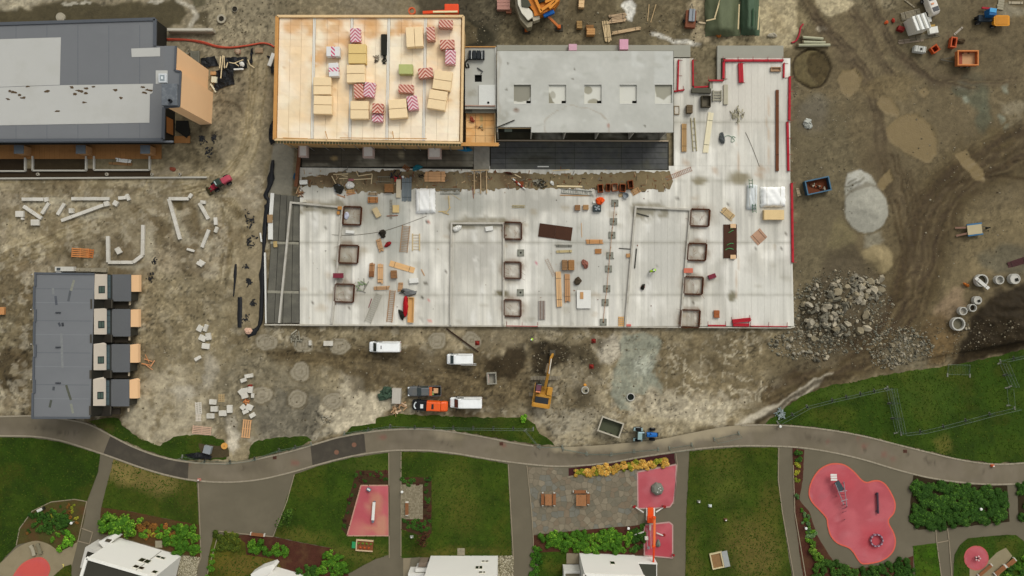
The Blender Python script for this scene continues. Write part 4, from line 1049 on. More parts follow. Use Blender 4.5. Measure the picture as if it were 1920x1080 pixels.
for x0,x1 in ((530,577),(637,800),(610,614),(736,738)):
 mb=MB();mb.bar(P(x0,258.5 if x1 -x0>9 else 246,ZR+.9),P(x1,260 if x1 -x0>9 else 260,ZR+.9),.12,.12);mb.build('guard_rail',WOODO,tb,rel=True)
tr_=thing('dark_terrace','worn dark membrane terrace in front of the timber building','terrace',P(720,292))
mb=MB();mb.prism([P(x,y,ZD)[:2] for x,y in [(560,262),(918,268),(918,318),(560,314)]],-.3,ZD+.02);mb.build('substructure',DRK,tr_,rel=True)
def ter_paint(base,alt,pts=()):
 def f(X,Y):
  p=Paint(X,Y,base);tone(p,None,alt,26,4,.6)
  for k in pts: p.ell(*k[:4],k[4],k[5],.5,4,speck=.6)
  return p.c*(1+(fbm(X,Y,5,4,3) -.5)*.5)[...,None]
 return f
MTER=M('808080',.85,.1,1,attr=True,rv=.08,var2=.12,name='terrace_sheet')
tp_=ter_paint('4c4742','5d5750',[(690,305,20,14,'8f897c',.8),(830,306,40,8,'6d665c',.7),(890,290,26,30,'8d887c',.9),(627,292,6,5,'9a8560',.9),(754,292,6,8,'a29880',.9),(600,312,40,5,'8f897c',.7),(720,313,60,4,'8f897c',.7)])
for i,(x0,x1) in enumerate(((566,640),(640,720),(720,800),(800,888))):
 for j in range(4): grid_piece('membrane_sheet',x0+.3,268+j*11.2+.3,x1 -.3,268+(j+1)*11.2 -.3,ZD+.06,.05,16,4,MTER,tr_,tp_)
grid_piece('concrete_strip',888.4,268,918,318,ZD+.06,.05,8,12,MTER,tr_,ter_paint('98938a','868177'))
mb=MB();mb.bar(P(563.5,268,ZD+.7),P(555,350,ZD+.4),.6,.5);mb.build('brown_edging',M('6b4532',.85,.25),tr_,rel=True)
LW=M('e2dcd4',.85,.12)
def lightwell(x0,y0,x1,y1,label,dark=False):
 t=thing('light_well',label,'light well',P((x0+x1)/2,(y0+y1)/2,ZD+.06))
 z=ZD+1.3
 c=[P(x0,y0,z),P(x1,y0,z),P(x1,y1,z),P(x0,y1,z)]
 for i in range(4):
  a,b=c[i],c[(i+1) % 4];mb=MB();d=(b -a).normalized()*(.11 if i % 2 else -.11);mb.bar((a.x+d.x,a.y+d.y,ZD+.65),(b.x -d.x,b.y -d.y,ZD+.65),.22,1.3);mb.build('wall',M('c3aca0',.8,.08),t,rel=True)
 mb=MB();mb.box(((c[0].x+c[1].x)/2,(c[0].y+c[3].y)/2,ZD+1.2),(c[1].x -c[0].x -.24,c[0].y -c[3].y -.24,.1));mb.build('floor',LW,t,rel=True)
lightwell(561,272,575,293,'pale light well nearest the low end of the timber building');lightwell(681,273,699.5,294,'pale light well under the middle of the timber building');lightwell(803.5,273,826,295.5,'pale light well nearest the blue tarpaulin')
# ------------------------------------------------------------------ concrete building with the grey roof
ZC=8.0
GRC=M('b6b3a8',.9,.06,.25,var2=.05,dirt='c4c1b6',dirt_amt=.6,dirt_sc=.12,name='grey_screed')
cb=thing('concrete_building','unfinished building with a smooth light grey roof and five sunken squares','building',P(1095,170))
def roofbox(name,x0,y0,x1,y1,z1,th,m,parent,**k):
 a=P(x0,y1,z1);b=P(x1,y0,z1);mb=MB();mb.box(((a.x+b.x)/2,(a.y+b.y)/2,z1 -th/2),(b.x -a.x,b.y -a.y,th));return mb.build(name,m,parent,rel=True,**k)
def croof(X,Y):
 p=Paint(X,Y,'b9b7ad');tone(p,None,'b1afa5',60,4,.6);tone(p,None,'c2c0b6',40,8,.6)
 p.poly([(1228,96),(1262,96),(1262,160),(1226,160)],'c1c0b7',.8,2,1)
 p.poly([(1184,96),(1196,96),(1194,116),(1208,120),(1208,126),(1184,124)],'c9c8bf',.7,3,2)
 for k in ((1104,100,20,5),(1000,104,40,4),(940,150,8,50),(1040,230,60,14)): p.ell(*k,'c5c3b9',.5,.6,5)
 for k in ((952,120),(1077,130),(950,168),(967,204),(1074,148),(1210,236)): p.ell(*k,2,2,'5a554b',.8,.5,1)
 p.ring(1080,240,60,40,1.5,'a79c8d',.6,3);p.ell(940,222,14,14,'8f8a7e',.5,.5,4,speck=.8);p.ell(968,206,6,4,'7a5a48',.6,.5,2);p.ell(1140,236,3,4,'a06050',.5,.5,1)
 p.stroke([(934,96),(934,240)],5,'a9a294',.6,.7,3)
 for k in range(40):
  rd=random.Random(k+50);p.ell(rd.uniform(935,1260),rd.uniform(98,246),rd.uniform(3,9),rd.uniform(2,5),rd.choice(['c6c5bc','aba99e','c9c7bd']),.5,.6,4)
 return (p.c*(1+(fbm(X,Y,6,4,3) -.5)*.1)[...,None])
MCR=M('808080',.9,.04,.5,attr=True,var2=.05,sc2=6,name='roof_screed')
SQ=[(963.5,995.5),(1029,1061.5),(1095.5,1128),(1162,1194),(1228,1260.5)]
for x0,x1,y0,y1 in [(932,1262.5,95.5,158)]+[(996,1262.5,194.5,248),(932,996,194.5,238)]+[(a,b,158,194.5) for a,b in zip([932]+[s[1] for s in SQ],[s[0] for s in SQ]+[1262.5])]:
 grid_piece('roof_slab',x0,y0,x1,y1,ZC,.5,max(2,int((x1 -x0)/2.5)),max(2,int((y1 -y0)/2.5)),MCR,cb,croof)
for i,(a,b) in enumerate(SQ):
 def sqp(X,Y,i=i,a=a,b=b):
  p=Paint(X,Y,'d0cdc0')
  if i==0: p.poly([(a -2,156),(b+2,156),(b+2,178),(b -6,188),(a -2,190)],'8f8b80',1,1,2)
  if i==1: p.poly([(a -2,170),(a+3,180),(a+6,190),(a+14,196),(a -2,196)],'8c8779',1,1,2);p.ell(a+6,178,5,8,'a39e90',.8)
  if i==2: p.ell(a+7,169,8,8,'9f9a8a',1,.1,1);p.ell(a+16,192,10,6,'9f9a8a',1,.1,1)
  if i==4: p.poly([(a -2,156),(b+2,156),(b+2,172),(b -10,180),(b -16,186),(a+3,182)],'9d998b',1,1,2)
  return p.c
 grid_piece('recess_floor',a -.8,156,b+.8,196.5,ZC -.35,.1,26,26,MCR,cb,sqp)
 if i<4: roofbox('drain_pit',b -8.5,189,b -.6,194,ZC -.33,.02,M('15140f',.9),cb)
 for yy in (158,194.5): mb=MB();mb.bar(P(a,yy,ZC+.01),P(b,yy,ZC+.01),.1,.04);mb.build('recess_rim',M('d3d0c6',.8),cb,rel=True)
WALLC=M('a6a297',.9,.1,.6)
DARKF=M('55524a',.9,.3,.6,dirt='8b877b',dirt_amt=.8,dirt_sc=.35)
roofbox('wall',932.5,96.5,1262,225,ZC -.5,ZC -.6,M('8e8a80',.9),cb)
grid_piece('room_floor',932.5,236,1250,263,ZD+.2,.2,60,8,MTER,cb,ter_paint('4a463d','3c3931',[(1015,256,14,8,'8f8b80',.9),(1040,256,18,8,'98948a',.9),(1150,256,24,6,'8b877b',.9),(1220,256,24,8,'9c988d',.9),(1215,258,4,4,'2c2a26',.9)]))
for x in (932.6,997,1061,1124,1190,1251.5):
 p=P(x,247,ZC -.5);q=P(x,225,ZC -.5);mb=MB();mb.box((p.x,(p.y+q.y)/2,(ZC -.5+ZD)/2),(.22,q.y -p.y,ZC -.5 -ZD));mb.build('partition',M('a9a498',.85,.08),cb,rel=True)
mb=MB();mb.bar(P(932,263.3,ZD+.3),P(1253,264.5,ZD+.3),.2,.35);mb.build('sill_board',M('b7a58d',.8,.1),cb,rel=True)
mb=MB();mb.bar(P(932,239.5,6.5),P(996,239.5,6.5),.3,.3);mb.build('timber_lintel',WOOD,cb,rel=True)
roofbox('black_cover',931,240.5,995,248,6.0,.15,M('24241f',.6),cb)
roofbox('glass_pane',946,241.5,960,247,6.05,.04,M('7c857e',.3),cb)
mb=MB();mb.bar(P(929,240,8.2),P(965,225,8.2),.16,.1);mb.build('dark_rail',M('35312b',.8),cb,rel=True)
sc_=thing('stair_core','narrow grey concrete stair core between timber and concrete building','building',P(900,145))
ZS=7.2
for x0,y0,x1,y1 in ((872,89,929.5,140),(872,140,890,153.5),(903.5,140,929.5,153.5),(872,153.5,929.5,204)):
 grid_piece('roof_slab',x0,y0,x1,y1,ZS,.4,20,16,MCR,sc_,lambda X,Y: (lambda p: (tone(p,None,'a9a79d',30,4,.6),p.ell(886,175,7,10,'8d887b',.6,.6,4,speck=1),p.ell(880,100,8,6,'8f8474',.5,.6,4),p.c)[-1])(Paint(X,Y,'b2b0a6')))
roofbox('wall',872.5,90,929,203,ZS -.4,ZS -.8,M('8e8a80',.9),sc_)
roofbox('hatch_pit',889.5,139.5,904,154,ZS -.38,.02,M('0e0e0c',.9),sc_)
roofbox('white_board',897.5,159,928.5,197.5,ZS+.16,.14,M('cfcec6',.8,.05),sc_,bevel=.05)
mb=MB();p=P(915.5,192.5,ZS+.18);mb.cyl(p,.22,.02);mb.build('pipe_hole',M('101010',.9),sc_,rel=True)
for a,b,m_ in (((872,88),(930,88),WOODO),((929.8,88),(929.8,204),M('c9c5b9',.8)),((872,198),(929,199),M('a8887a',.8))):
 mb=MB();mb.bar(P(*a,ZS+.1),P(*b,ZS+.1),.16,.25);mb.build('parapet',m_,sc_,rel=True)
roofbox('landing',880,199,929.5,211.5,6.4,.3,M('8d897e',.9,.1),sc_)
roofbox('landing_tarp',872,204,885,212,6.6,.1,M('5b5a55',.8,.2),sc_)
def ply(X,Y):
 p=Paint(X,Y,'d9a466');tone(p,None,'e6bd86',20,4,.7)
 for k in ((894,238,4,2,'6d3c26'),(905,230,5,3,'c99d66'),(885,225,6,6,'e9d0a8'),(903,222,3,5,'8f8a60')): p.ell(*k[:4],k[4],.7,.5,2,speck=.5)
 return p.c
pd=thing('plywood_deck','orange plywood work deck with tools beside the concrete stair core','work deck',P(900,240))
for i in range(3):
 for j in range(4): grid_piece('plywood_sheet',873.5+i*18+.3,212.5+j*14+.3,873.5+(i+1)*18 -.3,212.5+(j+1)*14 -.3,5.6,.15,8,6,M('808080',.75,.05,1,rv=.06,attr=True,name='ply'),pd,ply)
mb=MB()
for x in (876,925): 
 for y in (214,266): q=P(x,y,5.4);mb.bar(q,(q.x,q.y,0),.14,.14)
mb.build('post',M('8f8f8c',.5,metal=.6),pd,rel=True)
for a,b in (((928,212),(929,272)),((872,270),(937,271.5)),((872,272.5),(932,273.5))):
 mb=MB();mb.bar(P(*a,6.5),P(*b,6.5),.13,.13);mb.build('guard_rail',WOOD,pd,rel=True)
bt=thing('black_terrace','black membrane terrace with ruled seams below the grey roof','terrace',P(1085,291))
mb=MB();mb.prism([P(x,y,ZD)[:2] for x,y in [(919,265),(1254,265),(1254,319),(919,317)]],-.3,ZD+.02);mb.build('substructure',DRK,bt,rel=True)
tk=ter_paint('525250','5a5a56',[(1160,280,3,20,'56544e',.8),(1215,310,6,10,'55534d',.7),(1000,300,40,6,'45433f',.8)])
for i,(x0,x1) in enumerate(((920,948),(948,1041),(1041,1077),(1077,1165),(1165,1204),(1204,1252))):
 for j in range(5): grid_piece('membrane_sheet',x0+.25,266+j*10.3+.35,x1 -.25,266+(j+1)*10.3 -.35,ZD+.06+.008*((i+j) % 2),.06,max(4,int((x1 -x0)/4)),3,MTER,bt,tk)
mb=MB();mb.bar(P(1008,312.3,ZD+.1),P(1029,312.3,ZD+.1),.2,.06);mb.build('white_lath',M('d8d6cc',.8),bt,rel=True)
LED=M('9c998e',.9,.08,.4,var2=.06)
for x0,y0,x1,y1,z,l in ((932,84.5,1294,95,.6,'long narrow grey concrete ledge along the back of the grey roof'),(1295.2 -32,84.5,1294.5,107,.59,''),(1345,85.5,1469,109,.6,'grey concrete ledge behind the red edged deck end'),(1345,109.2,1351.5,149,.6,'')):
 if l: lt=thing('concrete_ledge',l,'ledge',P((x0+x1)/2,(y0+y1)/2))
 roofbox('ledge_slab',x0,y0,x1,y1,z,z+.2,LED,lt)
roofbox('sunk_floor',1263,113,1268,170,.2,.1,M('4f4d48',.9),lt)
# ------------------------------------------------------------------ house with the grey roof, north west
GR=M('727374',.8,.07,.15,var2=.05,dirt='7d7e7e',dirt_amt=.5,dirt_sc=.08,name='roof_felt')
GRD=M('55585c',.8,.06,.3,name='roof_edge')
TAN=M('f5c898',.8,.04,.3,var2=.03,name='tan_render',dirt='e8ba8c',dirt_amt=.25,dirt_sc=.1)
CHAR=M('2c2a28',.75,.12,.8,name='charcoal_cladding')
hb=thing('grey_roofed_house','long dark house with patched grey roof and tall tan gable','building',P(150,160))
ZL,ZT=4.5,13.4
def pr(name,pts,z0,z1,m,parent,zz=None,**k):
 mb=MB();mb.prism([P(x,y,z1 if zz is None else zz)[:2] for x,y in pts],z0,z1);return mb.build(name,m,parent,rel=True,**k)
body=[(-150,50),(0,45),(291,36),(290,86),(308,86.5),(307,201),(306,261.5),(0,263),(-150,264)]
pr('wall',body,-.3,ZL -.02,CHAR,hb,ZL);
pr('roof',[(-150,50),(0,45),(291,36),(290,86),(308.5,86.5),(307.5,201),(306,261.5),(0,263),(-150,264)],ZL,ZL+.06,GR,hb)
WHITE=M('b7b5ae',.7,.04,.15,var2=.03,dirt='a9a69d',dirt_amt=.4,dirt_sc=.2,name='white_felt')
for pts in ([(-150,77),(0,73.5),(114,70),(112,159),(0,163),(-150,168)],[(-150,168.8),(0,163.8),(112,159.8),(287,157),(286,174),(281,177),(280,230),(0,235),(-150,240)],[(246,91),(300,89),(300,105.5),(247,107)]): pr('white_roof_sheet',pts,ZL+.06,ZL+.1,WHITE,hb)
rd=random.Random(21)
for x,y in ((20,171),(26,173),(52,162),(88,171),(136,164),(147,170),(153,171),(162,166),(174,162),(140,177),(162,175),(158,191.5),(44,183),(36,178),(216,169),(227,184),(267,163),(277,168),(272,174),(282,170),(109,208),(15,186)):
 mb=MB()
 for k in range(3): mb.blob(P(x+rd.uniform(-2,2),y+rd.uniform(-1,1),ZL+.1),(rd.uniform(.15,.45),rd.uniform(.1,.22),.05),5,rd.randrange(99),.4)
 mb.build('leaf_litter',M('5a4a3c',.9,.3,3),hb,rel=True,kind='stuff')
for a,b in (((0,45),(291,36)),((291,36),(290.5,86)),((307.5,201),(306,261.5)),((306,262),(-150,264))):
 mb=MB();mb.bar(P(*a,ZL+.12),P(*b,ZL+.12),.55,.3);mb.build('parapet',GRD,hb,rel=True)
for y0,w_,c_ in ((265.5,.35,'8d9094'),(268.8,.3,'23211f')):
 mb=MB();mb.bar(P(-150,y0+1,3.6),P(325,y0,3.6),w_,.2);mb.build('gutter',M(c_,.6),hb,rel=True)
tower=[(308,86.5),(330,86.5),(328,132),(339,134),(336,199.5),(308,201.5)]
pr('gable_wall',[(312,87),(329.7,87),(327.7,132.2),(338.7,134.4),(335.7,199.2),(312,201)],-.3,ZT -.05,TAN,hb,ZT)
pr('gable_roof',[(308,86),(330.3,86),(328.4,131.6),(339.4,133.6),(336.4,199.9),(308,201.6)],ZT -.05,ZT+.12,GR,hb)
for a,b in zip(tower[1:],tower[2:]): 
 mb=MB();mb.bar(P(*a,ZT+.2),P(*b,ZT+.2),.3,.25);mb.build('parapet',GRD,hb,rel=True)
roofbox('vent_hood',302.5,156.5,332,197.5,ZT+.9,.7,M('63676b',.7,.08,dirt='8c8f90',dirt_amt=.5,dirt_sc=1.5),hb,bevel=.06)
mb=MB();p=P(319,189,ZT+1.2);mb.lathe([(.28,-.4),(.28,.3),(.2,.3),(.2,-.35)],p,14);mb.build('flue',M('2d2f31',.6),hb,rel=True)
roofbox('white_roof_sheet',292,132,314,157,ZT+.2,.05,WHITE,hb)
sk=roofbox('skylight',296.5,137.5,312,155,ZT+.8,.6,M('c6c8c8',.5),hb,bevel=.08)
mb=MB();p=P(304,146,ZT+.82) -hb.location;mb.box(p,(.75,.95,.06));mb.build('dome',M('8d9698',.2,spec=.5),sk)
mb=MB();mb.box(p+Vector((0,0,.05)),(.3,.45,.06));mb.build('dome_top',M('dadedd',.2),sk)
mb=MB();p=P(319,196,ZT -4)
def wallwin(c,sx,sy,sz,parent,fr=M('1a1a1a',.6),pane=GLASS('3a4246')):
 mb=MB();mb.box(c -parent.location,(sx,sy,sz));o=mb.build('window',fr,parent)
 mb=MB();mb.box(c -parent.location+Vector((.02 if sx<sy else 0,-.02 if sy<sx else 0,0)),(sx+.0 if sx<sy else sx -.3,sy+.0 if sy<sx else sy -.3,sz -.3));mb.build('pane',pane,o)
xw=P(336,199,ZT).x
wallwin(Vector((xw+.03,P(0,183,2.2).y,2.0)),.16,1.5,1.6,hb)
e=P(306,232,ZL);wallwin(Vector((e.x+.05,e.y+.1,2.2)),.14,3.2,2.9,hb,M('171717',.6),M('a06a3c',.8,.2,2))
DECKW=M('94683f',.75,.12,1.2,rv=.06,var2=.12,name='brown_decking')
dk_=thing('timber_terrace','brown timber terrace running along the front of the grey roofed house','terrace',P(160,285))
for i in range(36):
 for j in range(2):
  x0=-40+i*9.5
  if x0<340: roofbox('deck_plank',x0+.12,268+j*15,x0+9.4,268+j*15+14.8,.25+.01*((i+j) % 2),.3,DECKW,dk_)
for i in range(6): roofbox('deck_plank',302+i*9,255,302+i*9+8.8,268,.25,.3,DECKW,dk_)
for k,x in enumerate((26,142,263)):
 t=thing('terrace_divider',['tan divider wall with grey top at the far end of the timber terrace','tan divider wall with grey top on the middle of the timber terrace','tan divider wall with grey top nearest the tan gable'][k],'divider',P(x+18,283))
 a,b=P(x,288,2.4),P(x+18,272,2.4);mb=MB();mb.box(((a.x+b.x)/2,(a.y+b.y)/2,2.33),(b.x -a.x,b.y -a.y,.14));mb.build('roof',M('5d6266',.7),t,rel=True)
 mb=MB();mb.box(((a.x+b.x)/2+.1,(a.y+b.y)/2 -.05,1.13),(b.x -a.x -.1,b.y -a.y -.1,2.26));mb.build('wall',M('a9805a',.8),t,rel=True)
pr('black_pit_wall',[(330,226),(352,226),(356,250),(350,259),(329,244)],.02,.3,M('1d1c1a',.7),hb)
WK=M('b0ab9f',.8,.1)
for k,(x0,y0,x1,y1,c_) in enumerate(((-30,296,48,321,'2f251b'),(62,293,162,320,'3a3023'),(177,293,281,319,'6b604d'))):
 t=thing('planting_plot',['dark soil plot with white kerb cut by the picture edge','dark soil plot with white kerb in the middle of the row','plot with white kerb holding boards and rubble'][k],'planting plot',P((x0+x1)/2,(y0+y1)/2))
 roofbox('soil',x0,y0,x1,y1,.12,.3,M(c_,.95,.3,1,var2=.3,dirt='8a7d66' if k==2 else None,dirt_amt=.8),t)
 for a,b in (((x0,y0),(x0,y1)),((x0,y1),(x1,y1)),((x1,y1),(x1,y0))):
  mb=MB();mb.bar(P(*a,.25),P(*b,.25),.28,.5);mb.build('kerb',WK,t,rel=True)
sheet('asphalt_strip',[(-60,316),(282,316),(282,331),(-60,334)],.09,M('362b20',.9,.2,.8))
mb=MB();mb.bar(P(-40,335,.2),P(388,332.5,.2),.3,.4);simple(mb,'kerb_wall','long thin white kerb wall below the planting plots','kerb',WK)
# ------------------------------------------------------------------ terraced house, west
th=thing('terraced_house','grey roofed terrace of four units with tan garage fronts','building',P(160,650))
ZH=7.0
pr('wall',[(66,514),(176,514),(172,782),(61,782)],-.3,ZH -.1,CHAR,th,ZH)
pr('roof',[(64.5,512),(177,513.5),(168.5,783.5),(60,784)],ZH -.1,ZH+.05,GR,th)
def roofstreaks(X,Y): pass
for (x,y,x2,y2,c_) in ((104,555,106,572,'53555a'),(128,565,132,545,'585a5c'),(133,545,139,525,'85847c'),(110,605,113,612,'4a4c50'),(117,605,118,612,'3c3d40'),(115,625,117,690,'7d7e7c'),(124,722,133,750,'55564f'),(101,725,100,732,'4c4e50'),(96,750,93,764,'50524f'),(133,757,137,775,'83847c'),(99,540,100,552,'7b7c7a')):
 mb=MB();a,b=P(x,y,ZH+.055),P(x2,y2,ZH+.055);mb.bar(a,b,.42,.01);mb.build('roof_stain',M(c_,.9,.3,2),th,rel=True)
for i in range(9):
 y=541+i*30 -(i % 2)*4;mb=MB();mb.bar(P(64,y,ZH+.053),P(174 -(y -514)*.03,y+1,ZH+.053),.12,.012);mb.build('felt_lap',M(('66686a','7d7f80')[i % 2],.85),th,rel=True)
for x in (30,88,146,204,262): mb=MB();mb.bar(P(x,47,ZL+.064),P(x,260,ZL+.064),.1,.012);mb.build('felt_lap',M('65676a',.85),hb,rel=True)
for y in (586,651,718):
 mb=MB();mb.box(P(109,y,ZH+.15),(.9,.18,.2));mb.build('roof_vent',M('3c3e42',.7),th,rel=True)
for a,b in (((64.5,512),(177,513.5)),((168.5,783.5),(60,784))):
 mb=MB();mb.bar(P(*a,ZH+.1),P(*b,ZH+.1),.3,.2);mb.build('parapet',GRD,th,rel=True)
for y0,y1,d in ((512,537,2),(537,580,0),(580,603,3),(603,646,1),(646,669,4),(669,712,1),(712,737,3),(737,784,0)):
 mb=MB();mb.bar(P(61+d+(784 -y0)*.014,y0,ZH+.12),P(61+d+(784 -y1)*.014,y1,ZH+.12),.35,.25);mb.build('parapet',GRD,th,rel=True)
CREAM=M('dccfbd',.8,.04)
UN=[(514,561,577),(579,627,641),(645,694,708),(711,761,776)]
for i,(y0,y1,yb) in enumerate(UN):
 xo=177 -i*.8;u='unit'
 a0,a1=P(xo -1,y0,ZH),P(xo -1,y1,ZH);xe=a0.x
 def at_(px,py,z): return P(px,py,z)
 mb=MB();n0=P(xo,y0,ZH -.1);n1=P(xo+22.5,y0,3.6);n2=P(xo+22.5,y1,3.6);n3=P(xo,y1,ZH -.1)
 mb.add([n0,n1,n2,n3,(n0.x,n0.y,3.3),(n1.x,n1.y,3.3),(n2.x,n2.y,3.3),(n3.x,n3.y,3.3)],[(0,3,2,1),(4,5,6,7),(0,1,5,4),(1,2,6,5),(2,3,7,6),(3,0,4,7)]);mb.build('cream_wall',CREAM,th,rel=True)
 ym=(y0+y1)/2+6;zc=5.1
 m0=n0.lerp(n1,.3);m1=n0.lerp(n1,.88);s0=(ym -7 -y0)/(y1 -y0);s1=(ym+7 -y0)/(y1 -y0);dn_=n3 -n0
 def wp_(f,s,dz): v=n0.lerp(n1,f)+dn_*s;return v+Vector((.35,0,.62))*dz
 mb=MB();mb.add([wp_(.34,s0,.05),wp_(.88,s0,.05),wp_(.88,s1,.05),wp_(.34,s1,.05)]+[wp_(.34,s0,-.1),wp_(.88,s0,-.1),wp_(.88,s1,-.1),wp_(.34,s1,-.1)],[(0,3,2,1),(0,1,5,4),(1,2,6,5),(2,3,7,6),(3,0,4,7)]);wo_=mb.build('window',M('22262a',.5),th,rel=True)
 for f0,f1 in ((.39,.59),(.63,.83)):
  e0,e1=s0+.035,s1 -.035;mb=MB();mb.add([wp_(f0,e0,.07),wp_(f1,e0,.07),wp_(f1,e1,.07),wp_(f0,e1,.07)],[(0,3,2,1)]);mb.build('pane',M('5a6a66',.15,.2,2,spec=.5),wo_,rel=False);
  pn=wo_.children[-1];pn.location=-th.location
 roofbox('balcony_floor',xo+23,y0+1,xo+33,y1+1,3.0,.2,M('3a3b39',.8),th)
 for k in range(4):
  ya=y0+2+(y1 -y0 -3)*k/4;roofbox('glass_panel',xo+24,ya,xo+30,ya+(y1 -y0)/4 -1.5,3.08,.06,M('46565a',.2,.3,1,spec=.5),th)
 roofbox('garage_roof',xo+33.5,y0+.5,xo+68 -i*.3,y1+4 if i<3 else y1+1,3.2,.25,M('606162',.8,.06,.3),th,bevel=.03)
 roofbox('garage_wall',xo+34,y0+1,xo+67,y1+3 if i<3 else y1,2.95,3.1,M('3a3733',.8),th)
 g0=P(xo+68,y0+1,3.0);g1=P(xo+68,y1 -1,3.0)
 mb=MB();c0=P(xo+68,y0+1.5,2.9);c1=P(xo+83.5,y0+1.5,.9);c2=P(xo+83.5,y1 -14,.9);c3=P(xo+68,y1 -14,2.9)
 mb.add([c0,c1,c2,c3]+[(v.x,v.y,0) for v in (c0,c1,c2,c3)],[(0,3,2,1),(0,1,5,4),(1,2,6,5),(2,3,7,6),(3,0,4,7)]);mb.build('tan_canopy',TAN,th,rel=True)
 roofbox('lane_cladding',xo -5,y1+1,xo+34,yb+(1 if i<3 else 4),ZH -3.4,.3,M('2a2623',.8,.15),th)
 roofbox('lane_cladding',xo+34.5,y1+5,xo+64 -(14 if i==3 else 0),yb+1,2.2,.3,M('332d28',.8,.2),th)
 mb=MB();mb.bar(P(xo+33,y1+1,3.6),P(xo+33,yb+1,3.6),.14,.2);mb.build('trim',M('4a4541',.7),th,rel=True);mb=MB();mb.bar(P(xo -5.5,y1,ZH+.05),P(xo -5.5,yb+2,ZH+.05),.3,.2);mb.build('trim',M('4a4541',.7),th,rel=True)
 mb=MB();mb.bar(P(xo+66.5,y1+4,2.4),P(xo+66.5,y1+11,2.4),.2,.3);mb.build('door_post',M('bfae92',.8),th,rel=True)
roofbox('back_yard_slab',102,502,200,510,.4,.5,M('8b8272',.9,.15),th)
for i in range(6): roofbox('paving_slab',140+i*10,503+i*.5,149+i*10,508+i*.5,.5,.2,M('968c7b',.9,.1,rv=.1),th)
for i,(y0) in enumerate((514,580,645,711)):
 mb=MB();mb.tube([P(58+(3 if i==0 else 0),y0,ZH),P(58,y0+1,0)],.09,6);mb.build('downpipe',M('cfc9bc',.6),th,rel=True)
t=thing('white_cabinet','white appliance box beside the back of the terraced house','cabinet',P(122,505,.4))
roofbox('body',103,500,138,508.5,1.2,.8,M('c9c4b8',.7),t);roofbox('lid',106,502,113,507,1.25,.05,M('4d5356',.4),t);roofbox('side_box',105,508.7,114,514,1.0,.6,M('d3cfc6',.7),t)
# ------------------------------------------------------------------ white houses at the south edge
WH=M('e2ded4',.8,.03,.2,var2=.02,name='white_render')
RF=M('3c3a36',.85,.08,.3,name='dark_roof')
def whouse(base,h,label,wins,roofin=.5,seam=None,door=None):
 """base: four ground corners in photo pixels, the first edge being the one that faces the park."""
 b=[P(*q) for q in base];c=sum(b,Vector())/4
 t=thing('white_house',label,'house',(c.x,c.y,0))
 mb=MB();mb.prism([v[:2] for v in b],0,h);mb.build('wall',WH,t,rel=True)
 mb=MB();ins=[v.lerp(c,.04) for v in b];mb.prism([v[:2] for v in ins],h -.02,h+.05);mb.build('roof',RF,t,rel=True)
 for i in range(4):
  a,d=b[i],b[(i+1) % 4];mb=MB();u=(d -a).normalized();n_=Vector((-u.y,u.x,0))*-.0
  mb.bar((a.x,a.y,h+.14),(d.x,d.y,h+.14),.5,.3);mb.build('parapet',M('eae6da',.7),t,rel=True)
 u=(b[1] -b[0]);L=u.length;u=u/L;n_=Vector((u.y,-u.x,0))
 if n_.dot(b[0] -b[3])<0: n_=-n_
 for s,z,w_,hh in wins:
  p=b[0]+u*(L*s)+Vector((0,0,z))+n_*.0
  ang=math.atan2(u.y,u.x)
  mb=MB();q=p -t.location;mb.box(q+n_*.03,(w_,.14,hh),ang);o=mb.build('window',M('d9d3c2',.6),t)
  k=2 if w_>1.2 else 1
  for j in range(k): mb=MB();mb.box(q+n_*.085+u*((j -(k -1)/2)*w_/k),(w_/k -.16,.05,hh -.3),ang);mb.build('pane',GLASS('1f211d'),o)
 if seam:
  mb=MB();p=b[0]+u*(L*seam);mb.box(p -t.location+n_*.03+Vector((0,0,h*.5)),(.1,.08,h*.9),math.atan2(u.y,u.x));mb.build('downpipe',M('8f8c83',.6),t)
 return t
w1=whouse([(223,1008),(340,1042),(320,1120),(200,1085)],10.2,'white house with dark roof beside the round shrubs, turned slightly',[(.79,3.0,1.7,1.0),(.66,5.8,2.0,1.6),(.69,8.6,1.9,1.2),(.93,8.6,.9,1.2)],seam=.70)
for pts,z0,z1,m_ in (([(160,1026),(188,1034),(176,1072),(150,1064)],0,4.2,M('c3beb3',.8)),([(184,1016),(206,1007),(214,1012),(196,1030)],0,3.0,WH)): pr('balcony',pts,z0,z1,m_,w1)
pr('balcony_floor',[(164,1034),(184,1040),(177,1066),(156,1060)],4.2,4.3,M('33302b',.8),w1);pr('glazed_roof',[(200,1010),(210,1012),(205,1017),(196,1015)],3.0,3.1,M('4d463c',.4),w1)
w2=whouse([(518,1062),(620,1092),(600,1150),(500,1120)],6,'white house mostly cut off below the red bark bed',[])
pr('porch_roof',[(470,1077),(488,1066),(512,1058),(516,1062),(500,1090),(474,1090)],0,2.5,WH,w2);pr('terrace_floor',[(492,1058),(518,1060),(512,1070),(486,1069)],.02,.15,M('6d675c',.8),w2)
w3=whouse([(807.6,1041.8),(933.6,1041.8),(933.6,1130),(807,1130)],10.2,'white house facing the middle lawn with a paved step at its door',[(.79,3.0,.62,.8),(.845,3.0,.62,.8),(.74,6.0,1.3,1.5),(.77,8.2,.7,.9),(.82,8.2,.4,.9)])
pr('side_wing',[(770,1062),(800,1062),(800,1110),(770,1110)],0,3.5,WH,w3,.0);pr('porch',[(783,1055),(806,1055),(806,1060),(783,1060)],0,3.2,WH,w3,0);pr('porch_roof',[(789,1045),(804,1045),(802,1053),(787,1053)],0,2.6,M('7c6d62',.6),w3,0);pr('terrace_floor',[(771,1046),(788,1044),(784,1068),(768,1068)],.05,.2,M('6f685c',.8),w3,0)
